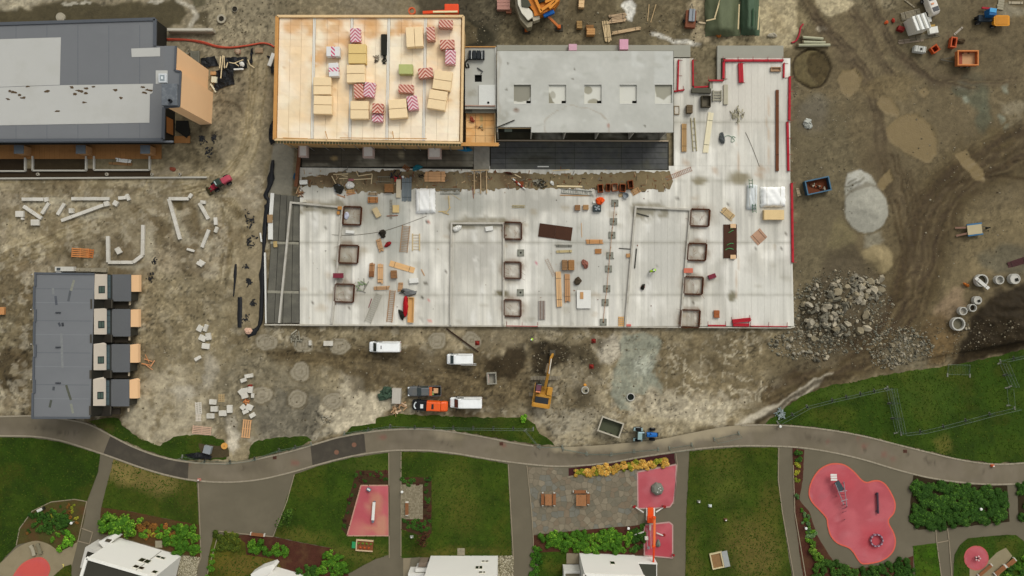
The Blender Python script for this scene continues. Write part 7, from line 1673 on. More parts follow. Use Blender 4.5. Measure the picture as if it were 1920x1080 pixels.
mb=MB();mb.box((-.2,2.0,.6),(1.8,.35,.3),-.1);mb.build('red_beam',M('a0202c',.6),t);wheels(t,[(-1.9,.2),(-1.8,-.7),(1.0,-1.3),(1.0,.3)],.5,.4)
g0=gz(1010,30);t=thing('mobile_crane','orange and cream mobile crane on outriggers cut by the top edge','crane',P(1010,20,g0));CRM=M('d9d2bf',.5,.08);CRO=M('c9782a',.5,.2,1.5)
def cp(pts,z0,z1,name,m,bv=.05): mb=MB();mb.prism([P(x,y,g0+z1)[:2] for x,y in pts],g0+z0,g0+z1);return mb.build(name,m,t,rel=True,bevel=bv)
cp([(967,-40),(976,-40),(980,0),(986,10),(998,22),(999,32),(990,38),(978,24),(971,8)],3.0,3.5,'curved_deck',CRM);cp([(964,-40),(969,-40),(972,8),(980,28),(990,42),(999,40),(997,50),(989,52),(975,36),(967,12)],.8,2.8,'curved_skirt',M('8f8674',.7,.15))
cp([(980,-40),(1052,-40),(1050,0),(1040,14),(1012,28),(1002,30),(1000,20),(988,6)],1.2,3.2,'house',CRO);cp([(995,22),(1012,30),(1012,36),(1000,40)],1.5,2.9,'rear_step',M('b3a994',.7));cp([(977,-6),(988,-6),(996,10),(990,14),(978,12)],3.5,3.7,'dark_vents',M('4a4a42',.7));cp([(1008,-10),(1026,-12),(1024,1),(1010,6)],3.4,3.7,'black_grille',DARK)
for a,b in (((1000,-10),(1015,24)),((1022,4),(1050,-8)),((1014,20),(1040,2)),((1030,16),(1046,0))): mb=MB();mb.bar(P(*a,g0+3.5),P(*b,g0+3.5),.5,.4);mb.build('boom_link',M('d68a34',.5,.15),t,rel=True)
mb=MB();mb.bar(P(1019,30,g0+2.4),P(1039,22,g0+2.6),.75,.7);mb.build('blue_motor',M('1f5fa8',.5),t,rel=True,bevel=.12);mb=MB();mb.bar(P(1028,31,g0+2),P(1046,49,g0+1.2),.4,.4);mb.build('outrigger',M('c8743c',.5),t,rel=True)
for x,y in ((1048,51),(987,56)): mb=MB();mb.box(P(x,y,g0+.5) -t.location,(.6,.6,1.0));o=mb.build('outrigger_foot',M('c8642a',.6),t);mb=MB();mb.box(P(x,y+2,g0+.1) -t.location,(1.5,1.2,.2));mb.build('timber_mat',M('3f3a34',.8),o)
g0=.1;t=thing('boom_lift','orange boom lift behind the back edge of the timber roof','boom lift',P(835,22,0))
OR2=M('e2502a',.5,.1);mb=MB();mb.bar(P(793,24,3),P(836,22,3.2),.5,.5);mb.build('boom',OR2,t,rel=True);mb=MB();mb.bar(P(812,22.5,3.7),P(858,22,3.8),.3,.3);mb.build('boom',M('e9dcae',.5),t,rel=True);mb=MB();mb.box(P(847,18,2.2) -t.location,(2.6,1.7,1.3));mb.build('body',OR2,t,bevel=.15);mb=MB();mb.lathe([(.45,0),(.7,0),(.7,.5),(.45,.5)],P(773,22,2.5) -t.location,14,closed=True);mb.build('basket',M('c9603a',.6),t)
wheels(t,[(0,-.3),(2.2,-.3)],.5,.4)
g0=gz(1725,45);t=thing('site_hut','tall white site hut with a ribbed roof','site hut',P(1722,44,g0));zt=g0+2.7
q=[(1708,32),(1734,24),(1745,52),(1718,58)];base=[P(x,y,zt) for x,y in q];mb=MB();mb.prism([v[:2] for v in base],g0,zt);mb.build('wall',M('ded8c6',.8,.06),t,rel=True);mb=MB();mb.prism([v[:2] for v in base],zt,zt+.12);mb.build('roof',M('f4f2ea',.6,.04),t,rel=True)
for s in (.02,.3,.36,.64,.7,.97): a,b=base[0].lerp(base[1],s),base[3].lerp(base[2],s);mb=MB();mb.bar(a+Vector((0,0,.2)),b+Vector((0,0,.2)),.16,.14);mb.build('roof_rib',M('b9b5a8',.6),t,rel=True)
t=thing('lorry','white lorry cab with two black windows beside the tall site hut','lorry',P(1739,14,gz(1739,14)),R(-70));mb=MB();mb.loft([rsec(-2.0,.8,.75,.5,1.2,1.9),rsec(1.6,.85,.78,.5,1.2,2.0),rsec(2.0,.7,.6,.6,1.0,1.6)]);mb.build('body',M('d9d2c6',.4),t,bevel=.06)
for x,n_ in ((1.1,'windscreen'),(-1.1,'rear_window')): mb=MB();mb.box((-x,.05,1.98),(.85,1.15,.12));mb.build(n_,GLASS('161818'),t)
mb=MB();mb.box((0,-.2,2.02),(.3,.5,.06));mb.build('beacon',M('d8936a',.5),t);wheels(t,[(1.2,.8),(1.2,-.8),(-1.3,.8),(-1.3,-.8)],.42,.3)
for x,y,w,d,a,l,m in ((1742.5,36,8,9,5,'small white box beside the hut roof',WHT),(1751,56,16,12,10,'white sheeted boxes at the hut corner',M('dedbd0',.7)),(1690.5,53,12,8,-20,'dark red box at the foot of the site hut',M('7c2420',.7)),(1749,48,9,4,5,'yellow bag between the hut and the white boxes',M('b3904a',.7))): box_thing(x,y,w,d,.8,a,l,m,'box','box',gz(x,y))
ladder(1708,27,36,14,14,'grey metal grid fence stack behind the site hut',3,M('8d8577',.6),gz(1708,27),'grid_stack','grids',.1);planks(1708,26,37,13,14,'bundle of grey scaffold poles behind the site hut',6,1,M('a19682',.6),gz(1708,26)+.2,.1,.12,jit=.02)
lump(1675,38,3,4,.4,'small red bag in the mud left of the grids',M('a8382c',.7),'bag','bag',gz(1675,38),0,41,.3);lump(1662,42,4,3,.4,'small orange bag in the mud',M('c4562c',.7),'bag','bag',gz(1662,42),0,42,.3)
planks(1735,68,60,9,11,'long grey boards lying below the site hut',4,1,M('6f675a',.8,.15,rv=.1),gz(1735,68),.12);planks(1710,76,50,8,7,'pinkish grey boards under the long grey boards',3,1,M('8a7a6c',.8,.15,rv=.1),gz(1710,76),.1);planks(1797,58,24,4,42,'short pale board lying askew in the east yard',1,1,M('a3988a',.8),gz(1797,58),.1);planks(1705,6,26,3,-38,'thin pale board at the top edge of the east yard',1,1,M('8d8270',.8),gz(1705,6),.1);planks(1877,6,12,24,-10,'bundle of pale tubes at the top edge',5,1,M('9a927e',.7),gz(1877,6),.2);planks(1905,5,30,5,0,'pale board at the far top corner',1,1,M('a89c86',.8),gz(1905,5),.1)
# ------------------------------------------------------------------ north store
MB_=None
for i,(x,y,w,d,h,l,m) in enumerate(((944,8,24,20,.9,'pallet of pink bricks beside the mobile crane',M('b5867a',.85,.2,4)),(954,20,10,9,.6,'small stack of brown bricks below the pink brick pallet',M('8a5a48',.85,.2,4)),(1090.5,4,10,20,.9,'pale orange crate at the top edge',M('dcb888',.8)),(1086.5,46,10,14,.8,'tan crate above the two box stack',M('9a7a50',.8,.25,3)),(1108,59,15,12,1.2,'orange crate lower in the pair by the timber pile',M('c0905c',.8,.1)),(1106,51,14,9,.8,'brown crate behind the orange one',M('8a6440',.8,.2)),(1074,88.5,15,12,.9,'pale pink insulation pack on the ledge',M('cfa3b0',.7,.08)),(1170,83,16,19,1.0,'bright pink insulation pack on the ledge',M('d69fb0',.7,.08)))):
 box_thing(x,y,w,d,h,0 if i != 2 else -3,l,m,'crate' if 'crate' in l else 'pack' if 'pack' in l else 'brick_pallet','crate' if 'crate' in l else 'pack' if 'pack' in l else 'bricks',gz(x,y) if y<70 else .6,slats=3 if 'crate' in l or 'brick' in l else 0)
planks(1157,34,36,16,8,'jumbled brown planks in the north timber pile',6,2,M('b79c7c',.8,.2,rv=.18),gz(1157,34),.14,.06,jit=.3);planks(1138,58,40,13,98,'upright pale planks at the end of the north timber pile',5,2,M('cbb288',.8,.15,rv=.15),gz(1138,58),.14,.05,jit=.25);planks(1175,57,56,6,10,'long tan beams below the jumbled planks',3,2,M('c2a680',.8,.15,rv=.12),gz(1175,57),.16,.03,jit=.15);lath((1217,8),(1214,40),'thin upright lath in the north yard, first of two',M('b59a72',.8),z=gz(1215,30));lath((1230,8),(1220,42),'thin tilted lath in the north yard, second of two',M('b59a72',.8),z=gz(1225,30))
for x0,y0,x1,y1,l,hx in ((1322,-20,1388,68,'pale olive tarpaulin over a long stack with laths on it','616751'),(1388,-20,1424,66,'dark green tarpaulin over a ridge shaped stack','4a5c4c')):
 z0=gz((x0+x1)/2,40);t=thing('green_tarpaulin',l,'tarpaulin',P((x0+x1)/2,30,z0));m_=M(hx,.65,.25,.8,var2=.15,stretch=(1,.3,1));rd=random.Random(int(x0));n=14;vs=[];fs=[]
 for j in range(n+1):
  for i in range(n+1):
   u,v=i/n,j/n;x=x0+(x1 -x0)*u;y=y0+(y1 -y0)*v
   if u<.1 and 'olive' in l: y += -6*(1 -v)
   h=(1.9*(1 -abs(2*u -1) ** 1.6)+.15*math.sin(u*19))*(1 if v<.85 else max(0,(1 -v)/.15))+rd.uniform(0,.12)
   p=P(x+rd.uniform(-1,1),y+rd.uniform(-1.5,1.5),z0+h);vs.append(p)
 for j in range(n):
  for i in range(n): a=j*(n+1)+i;fs.append((a,a+1,a+n+2,a+n+1))
 mb=MB();mb.add(vs,fs);mb.build('sheet',m_,t,rel=True,smooth_=True)
 for a,b in ((((1340,34),(1350,0)),((1324,39),(1342,35)),((1384,55),(1386,8))) if 'olive' in l else (((1421,56),(1424,12)),((1411,48),(1412,16)))): mb=MB();mb.bar(P(*a,z0+1.9),P(*b,z0+1.9),.22,.12);mb.build('lath',M('cbb78c' if a[0] != 1411 else '2f4a36',.8),t,rel=True)
lump(1347,66,5,4,.5,'rust orange bag at the foot of the olive tarpaulin',M('a5602c',.8,.25),'bag','bag',gz(1347,66),0,51,.3);lump(1448,66,8,5,.5,'pale broken concrete lump behind the ledge',M('a89f8c',.9,.2),'concrete_lump','concrete',gz(1448,66),0,52,.3);lath((1310,42),(1325,44),'short pale board beside the olive tarpaulin',M('c6b190',.8),.3,.12,gz(1318,43))
t=thing('mixer_trailer','brown trailer with a grey hopper by the north tarpaulin','trailer',P(1293,38,gz(1293,38)),R(-4));mb=MB();mb.box((0,-.1,.6),(1.9,3.2,.8));mb.build('body',M('7a4a38',.8,.2),t,bevel=.05);mb=MB();mb.box((.1,.5,1.2),(1.1,2.3,.4));o=mb.build('hopper',M('8b8f92',.5),t,bevel=.04);mb=MB();mb.box((.2,.5,1.42),(.12,2.2,.06));mb.build('hopper_bar',M('5d6164',.5),o);mb=MB();mb.bar((-.2,1.6,.6),(.1,3.0,.5),.1,.1);mb.bar((.5,1.6,.6),(.1,3.0,.5),.1,.1);mb.build('drawbar',STEEL,t);wheels(t,[(1.0,-.4),(-1.0,-.4)],.4,.3)
for x0,y0,x1,y1,l in ((1504,70,1543,73,'shortest of three pale concrete pipes by the round sump'),(1505,79,1547,80,'middle of three pale concrete pipes by the round sump'),(1496,85,1556,84.5,'longest of three pale concrete pipes by the round sump')):
 t=thing('concrete_pipe',l,'pipe',P(x0,y0,0),0,'pale pipes by the round sump');mb=MB();mb.tube([P(x0,y0,.45),P(x1,y1,.45)],.28,10);mb.build('pipe',M('aaa78c',.8,.12,1.5),t,rel=True);mb=MB();mb.tube([P(x0 -1.5,y0,.45),P(x0+1,y0,.45)],.34,10);mb.build('collar',M('6d6250',.8),t,rel=True)
def hosepipe(pts,r,label,m,z=.12,name='pipe',cat='pipe'): mb=MB();mb.tube([P(x,y,gz(x,y)+z) for x,y in smooth(pts,6)],r,7);return simple(mb,name,label,cat,m,smooth_=True)
hosepipe([(1506,45),(1501,52),(1498,66),(1492,77),(1484,80)],.16,'red plastic pipe bent beside the concrete pipes',M('a8303a',.6));hosepipe([(313,73),(345,74),(378,78),(405,86),(430,89),(460,86),(490,81),(505,83),(514,88)],.16,'orange red drain pipe winding towards the timber building',M('b8503c',.6));hosepipe([(313,75.5),(350,76),(380,81),(410,89),(440,89.5),(470,84)],.1,'second thin red pipe beside the winding drain pipe',M('9c4434',.6))
# ------------------------------------------------------------------ corner by the tan gable
t=thing('concrete_beam','long pale concrete beam behind the grey roofed house','beam',P(356,57));roofbox('beam',313,52.5,399,58.5,1.3,1.4,M('a8a090',.85,.12),t);roofbox('beam_top',314,53.5,398,57,1.36,.05,M('bdb6a6',.85,.12),t)
for x,y,l in ((115,33,'round concrete cover at the back of the grey roofed house'),(416,36,'concrete manhole ring with a dark hole north of the red pipe'),(441,18,'small dark manhole ring at the top edge')):
 t=thing('manhole_ring',l,'manhole',P(x,y,gz(x,y)));mb=MB();mb.lathe([(.5,0),(.85 if x != 441 else .55,0),(.85 if x != 441 else .55,.3),(.5,.3)],n=20,closed=True);mb.build('ring',M('a39a88',.85,.12),t);mb=MB();mb.cyl((0,0,.12 if x != 115 else .3),.52,.1,18);mb.build('lid',M('2f2b26' if x != 115 else 'aaa08e',.8),t)
BT=M('1b1c1d',.45,.25,1.2,var2=.25,bump=.5)
def blacksheet(pts,label,z=.25,seed=1):
 t=thing('black_tarpaulin',label,'tarpaulin',P(sum(p[0] for p in pts)/len(pts),sum(p[1] for p in pts)/len(pts),0));o=sheet('sheet',ragged(pts,.8,4,seed),z,BT,parent=t,grid=.5,kind=None,zfun=lambda X,Y: (fbm(X,Y,7,seed,3) -.4)*.7);return t
blacksheet([(404,133),(438,128),(440,158),(420,163),(405,170),(398,166),(408,150)],'wide black tarpaulin hanging behind the tan gable',seed=3);blacksheet([(413,108),(462,106),(464,128),(440,131),(412,129)],'black tarpaulin with timber lying on it by the red pipe',seed=5);blacksheet([(376,110),(402,105),(410,122),(388,127),(378,122)],'small greyish black tarpaulin against the tan gable',.2,7);blacksheet([(492,95),(500,104),(512,108),(514,135),(510,140),(506,112)],'thin black tarpaulin at the corner of the timber building',.2,8);blacksheet([(506,235),(514,225),(516,268),(508,272),(503,255)],'crumpled black sheet at the side of the timber building',.2,9);blacksheet([(470,92),(475,90),(473,120),(468,118)],'narrow black sheet right of the pipe end',.2,10)
lath((418,104),(414,147),'pale lath leaning over the two black tarpaulins',z=.9,w=.16,more=(((420,105),(421,128)),((427,117),(424,127)),((414,106),(412,128))));lath((440,118),(456,112),'crossed pale laths on the black tarpaulin',z=.9,more=(((440,118),(448,124)),((430,117),(440,119))));lump(453.5,120,4.5,5,.4,'white sack on the black tarpaulin by the crossed laths',WHT,'sack','sack',.5,40,61,.2);lath((465,112),(468,121),'pale laths beside the end of the red pipe',z=.2,more=(((468,121),(477,127)),));box_thing(447,129.5,18,3,.2,3,'white board at the lower edge of the black tarpaulin',WHT,'board','board',.5);box_thing(401,149,10,11,.5,-5,'white slatted box against the tan gable',M('d4cfb4',.8),'box','box',.2);box_thing(399.5,137,10,6,.4,0,'tan block above the white slatted box',TANW,'block','block',.2);lath((395,157),(405,173),'pale timber leaning below the white slatted box',M('d4cfb4',.8),.3,.2,.2);box_thing(508.5,111.5,7,25,.3,-20,'white foam board leaning on the timber building',WHT,'board','board',.3);box_thing(485,94,14,9,.4,0,'tan crate at the end of the red pipe',M('a58c72',.8),z=.0,slats=4)
lump(446,97,6,5,.5,'round tan tub with a red rim near the red pipe',M('a8917c',.8),'tub','tub',.05,0,63,.1,M('9a3a32',.7));ladder(365,106,22,16,90,'grey steel stair flight against the tan gable',6,M('6d6a62',.7),.1,'stair_flight','stairs',.25,.5,.3);junk(356,98,5,'grey rubble beside the steel stair flight',['8a8272','6d6558'],10,.1,71)
for x,y,w,d,a,l in ((231,301,30,7,-8,'white boards in the plot with rubble'),(225,307,48,5,-3,'brown boards in the plot with rubble')): planks(x,y,w,d,a,l,3,1,WHT if 'white' in l else M('8d6a48',.8),.14,.12)
for x,l in ((72,'round lamp base on the asphalt strip, far one'),(201,'round lamp base on the asphalt strip, middle one'),(286,'round lamp base at the end of the asphalt strip'),(338,'round lamp base above the white kerb wall end')): 
 t=thing('lamp_base',l,'lamp base',P(x,327,.1),0,'round lamp bases in a row');mb=MB();mb.lathe([(.01,.3),(.28,.3),(.32,0),(.01,0)],n=14);mb.build('base',M('a89f8f',.8),t);mb=MB();mb.cyl((0,0,.32),.12,.06,10);mb.build('socket',DARK,t)
lump(324,317,6,4,.3,'dull red bag below the timber terrace',M('8a4a3a',.8,.2),'bag','bag',gz(324,317),0,73,.3)
# ------------------------------------------------------------------ rocks, kerb stones, blocks and pallets on the bare ground
RK=[M(h,.9,.25,1.5,rv=.15) for h in ('988f80','807a6f','a59a86','736d62','90846f')]
RM=[]
for k in range(10):
 mb=MB();rd=random.Random(k+7);n=rd.choice((5,6,7));e=rd.uniform(.5,.9)
 lo=[(math.cos(6.283*i/n)*rd.uniform(.75,1.05),e*math.sin(6.283*i/n)*rd.uniform(.75,1.05),-.3) for i in range(n)];s=rd.uniform(.45,.8);dx,dy=rd.uniform(-.2,.2),rd.uniform(-.15,.15)
 up_=[(x*s+dx,y*s+dy,rd.uniform(.3,.7)) for x,y,z in lo];mb.loft([lo,up_]);RM.append(mb.mesh('rock',RK[k % 5]))
def rocks(label,zones,n,smin,smax,seed):
 rd=random.Random(seed);x0,y0=zones[0][0],zones[0][1];t=thing('rock_pile',label,'rock pile',P(x0,y0))
 for k in range(n):
  cx,cy,rx,ry=rd.choice(zones);a=rd.uniform(0,6.3);q=math.sqrt(rd.random());x,y=cx+rx*q*math.cos(a),cy+ry*q*math.sin(a)
  o=bpy.data.objects.new('rock',RM[rd.randrange(10)]);COL.objects.link(o);o.parent=t;s=smin+(smax -smin)*rd.random() ** 2.2;g=gz(x,y)
  o.location=P(x,y,g+s*.25) -t.location;o.rotation_euler=(rd.uniform(-.4,.4),rd.uniform(-.4,.4),rd.uniform(0,6.3));o.scale=(s,s*rd.uniform(.7,1),s*rd.uniform(.7,1.1))
rocks('large heap of broken grey rock beside the muddy haul road',[(1575,582,80,58),(1590,575,64,50),(1605,550,50,34),(1545,615,46,26),(1595,590,50,40),(1620,535,38,22)],295,.3,1.15,1)
rocks('smaller scatter of pale rock beyond the haul road',[(1690,660,34,22),(1710,650,26,26),(1670,680,26,12)],110,.16,.6,2)
rocks('scattered pale stones below the deck corner',[(1470,640,26,12),(1500,655,26,10),(1530,668,24,8)],36,.2,.8,3)
rocks('white rubble heap on the crusted south yard',[(612,785,9,8)],26,.2,.6,4)
rocks('few stones beside the wide concrete ring',[(1812,612,6,7)],9,.2,.45,5)
CST=M('cdc7ba',.85,.12,1.2,rv=.06,name='kerb_stone',dirt='9a917f',dirt_amt=.5)
def kstone(pts,label,w=.55,h=.45):
 t=thing('kerb_stone',label,'kerb stones',P(*pts[0]))
 for a,b in zip(pts,pts[1:]):
  p,q=P(*a),P(*b);n=max(1,round((q -p).length/2.4))
  for i in range(n): u,v=p.lerp(q,i/n+.002),p.lerp(q,(i+1)/n -.002);g=gz(*a);mb=MB();mb.bar((u.x,u.y,g+h/2),(v.x,v.y,g+h/2),w,h);mb.build('stone',CST,t,rel=True,bevel=.03)
for pts,l in (([(43,374),(84,374)],'level kerb stones of the first triangle'),([(46,387),(80,410)],'slanting kerb stones of the first triangle'),([(94,381),(81,401)],'thick short kerb stones closing the first triangle'),([(136,373),(207,373)],'level kerb stones of the second triangle'),([(117,414),(196,385)],'long slanting kerb stones of the second triangle'),([(123,382),(110,403)],'thick short kerb stones opening the second triangle'),([(224,372),(238,371)],'short level kerb stones beside the track'),([(239,365),(244,376)],'steep kerb stones ending the short level run'),([(355,373),(318,373),(339,449)],'bent kerb stones around the muddy hollow'),([(375,381),(392,411)],'stones slanting down towards the membrane trench'),([(393,431),(380,464)],'stones slanting back above the pair of loose kerbs'),([(204,443),(204.5,492),(252,492),(269,479),(270,422)],'kerb stones in a U by the orange pallets'),([(377,379),(387,380)],'small flat kerb near the bent run'),([(405,408),(406,422)],'upright loose kerb, upper of two'),([(409,426),(405,436)],'upright loose kerb, lower of two'),([(352,467),(366,471)],'thin loose kerb below the bent run'),([(371,492),(381,498)],'lower of a loose kerb pair'),([(375,489),(385,495)],'upper of a loose kerb pair'),([(356,371),(361,364)],'tilted stub at the end of the bent run')): kstone(pts,l,.42 if 'thin' in l else .62)
def blk(x,y,w,d,a,l,m=CST,h=.5): box_thing(x,y,w,d,h,a,l,m,'concrete_block','block',gz(x,y))
for v in ((36,401,15,11,0,'grey block left of the first triangle'),(65,417,15,11,0,'grey block below the first triangle'),(86,374,7,8,10,'white block ending the level run'),(133,395,9,9,0,'small block inside the second triangle'),(199,382,9,9,15,'white block ending the long slanting run'),(216,381,9,9,-30,'block askew past the second triangle'),(221,470,9,12,30,'loose block inside the U of kerbs'),(41,410,4,4,0,'tiny white block below the far grey block'),
 (374,616,10,11,-30,'grey block topmost of the small heap'),(385,615,7,13,-18,'narrow grey block beside the topmost one'),(390,631,9,13,10,'ribbed grey block in the small heap'),(379,634,13,10,-25,'grey block third down in the small heap'),(385,649,14,10,-8,'lowest grey block of the small heap'),(370,672,12,6,30,'white stub below the small heap'),(466,705,15,7,10,'topmost white block of the broken column'),(456,713,11,7,20,'second white block of the broken column'),(452,735,10,10,40,'white block at the side of the middle cluster'),(460,732,10,9,10,'white block in the middle cluster'),(469,731,8,12,-5,'pale block ending the middle cluster'),(458,742,12,10,15,'lower white block of the middle cluster'),(473,742,5,8,0,'narrow pale block of the middle cluster'),(455,764,9,9,45,'diamond turned block of the lower cluster'),(467,764,12,10,-25,'larger block of the lower cluster'),(460,772,11,7,25,'flat block of the lower cluster'),(472.5,779,10,8,30,'lowest white block of the broken column'),(398.5,754,13,9,-5,'grey block above the pair near the pallets'),(401,767,13,10,0,'grey block, upper of the loose row'),(394,780,14,9,0,'grey block, lowest of the loose row'),(417,775,14,10,0,'grey block, middle of the loose row'),(430,767,10,14,0,'upright grey block ending the loose row'),(615,644,17,9,0,'white block with two holes by the drain rings'),(581,643,5,9,0,'small white block between two drain rings')): blk(*v)
ln='two stacked orange pallets beside the U of kerbs';pallet(150,474,32,18,-3,ln,5,M('c9844e',.8,.1));pallet(168,475,14,17,-8,'orange pallet leaning on the stacked pallets',4,M('b8703e',.8,.1))
pallet(378,807,35,16,-6,'broad pale pallet by the grass verge',5,M('c9a68c',.8));pallet(462,804,34,17,84,'upright orange tinted pallet by the sandy track',4,M('d2a070',.8));pallet(415,746.5,11,15,0,'small tan pallet among the grey blocks',4,M('b39a72',.8));pallet(372,765,12,22,4,'white slatted pallet left of the grey blocks',6,M('cfc6b6',.8));pallet(372,783,14,11,90,'short white pallet under the slatted one',4,M('d2c6b4',.8))
junk(459,752,7,'orange timber offcuts in the broken block column',['b8703e','c98a58','8d4a2c'],12,.05,31,.2,.5);lump(469,724,5,3,.4,'dark red bag above the middle block cluster',M('7a2a22',.8),'bag','bag',.05,0,81,.3);lump(466,621,7,7,.7,'pinkish sand bag at the end of the black membrane',M('cfa890',.8,.2,3),'sand_bag','sand bag',.1,0,82,.25);junk(281,680,9,'orange boards left in an L near the terraced house',['cf9468','c28456'],5,.05,33,.5,.9);box_thing(3,583,9,14,.5,0,'orange crate cut by the picture edge',M('c28a58',.8),z=gz(3,583))
box_thing(388,844,14,14,.8,-15,'grey box on the verge beside the black sheet',M('8b8f90',.7),'box','box',.1);blacksheet([(345,852),(375,848),(398,855),(396,861),(365,859),(347,855)],'black sheet on the verge below the grey box',.3,12);t=thing('cable_drum_lid','orange round lid on the verge','lid',P(421,836,.1));mb=MB();mb.cyl((0,0,.1),.6,.14,20);mb.build('disc',M('d0964c',.8),t);mb=MB();mb.cyl((0,0,.19),.1,.06,8);mb.build('knob',BRNW,t)
lump(723,739,14,12,.9,'dark teal heap of netting by the grey box',M('3c4d42',.9,.4,4),'netting_heap','netting',.05,0,84,.5,M('4d6154',.9,.4,4));box_thing(743,743,16,28,1.2,-2,'light grey box beside the netting heap',M('b5ada0',.7,.08),'box','box',.05);junk(748,765,12,'pale timber offcuts below the light grey box',['c9a98a','b58f6a','dcc4a4'],18,.05,35,.3,.8)
junk(553,632,10,'grey steel rods scattered under the deck edge',['8d877a','a39c8c','6d675c'],14,.05,37,.5,1.1);lath((837,616),(897,660),'long dark pole lying from the deck edge to the small white van',M('3a2a22',.8),.26,.16,.1)
for x,y,l in ((895,643,'red marker at the end of the long dark pole'),(1113,639,'red marker at the sandy patch'),(1109,687,'red marker lower down the sandy patch')):
 t=thing('marker_cone',l,'marker',P(x,y,gz(x,y)));mb=MB();mb.lathe([(.02,.75),(.34,.05),(.01,.05)],n=12);mb.build('cone',M('8a2a24',.7),t);mb=MB();mb.box((0,0,.03),(.85,.85,.06));mb.build('foot',M('6d2a24',.8),t)
def ring(x,y,r,l,inner,h=.9,lid=0):
 t=thing('concrete_ring',l,'concrete ring',P(x,y,gz(x,y)));mb=MB();mb.lathe([(r*.82,0),(r,0),(r,h),(r*.82,h)],n=24,closed=True);mb.build('ring',M('b9b5aa',.85,.1),t)
 mb=MB();mb.cyl((0,0,h*(.3 if not lid else .9)),r*.83,.06,20);mb.build('inside',M(inner,.9,.2,3),t)
 if lid: mb=MB();mb.box((r*.25,-r*.15,h+.03),(r*.6,r*.6,.08),.2);mb.build('hatch',DARK,t)
ring(1182,744,.75,'concrete ring with a dark hole in the grey clay','1d2220',.4);ring(1097,731,.7,'concrete ring among rubble right of the excavator','8a8272',.3,1);ring(1792,607,1.25,'wide concrete ring at the edge of the dark soil','6d675a');ring(1836,526,1.15,'concrete ring with a white beam across it','5d5648')
ring(1828,563,.75,'concrete cone with a dark hatch beside the dark soil','b5b0a4',.9,1);ring(1819,577,.7,'small concrete ring between two cones','3a332a');ring(1801,583,.75,'plain concrete cone next to the small ring','b5ada0',.9);ring(1869,525,.8,'concrete cone nearest the beam ring','b5b0a4',.9);ring(1897,523,.95,'wide concrete cone with a hatch at the soil heap','c2bdb2',1,1)
planks(1842,531,32,6,-40,'white beam with notches lying over a concrete ring',2,1,M('d2cec4',.7),gz(1836,526)+.92,.2,.02,jit=.02);lump(1812,534,6,2.5,.6,'orange machine part lying in the mud',M('b5682a',.7,.25,3),'machine_part','machine part',gz(1812,534),-40,86,.3);planks(1908,492,40,12,18,'dark bars with red ends at the right picture edge',5,1,M('4a2c2c',.7),gz(1908,492),.14);lump(1097,722,3,3,.3,'orange bucket beside the rubble ring',M('d0903c',.7),'bucket','bucket',.1,0,87,.1);lump(1515,232,9,8,.5,'heap of crumpled pale foil beside the deck',M('a8a89f',.6,.3,5),'foil_heap','foil',gz(1515,232),0,88,.5);planks(1497,360,16,6,-75,'pale offcuts beside the lower red rail',3,1,M('b8a484',.8),gz(1497,360))
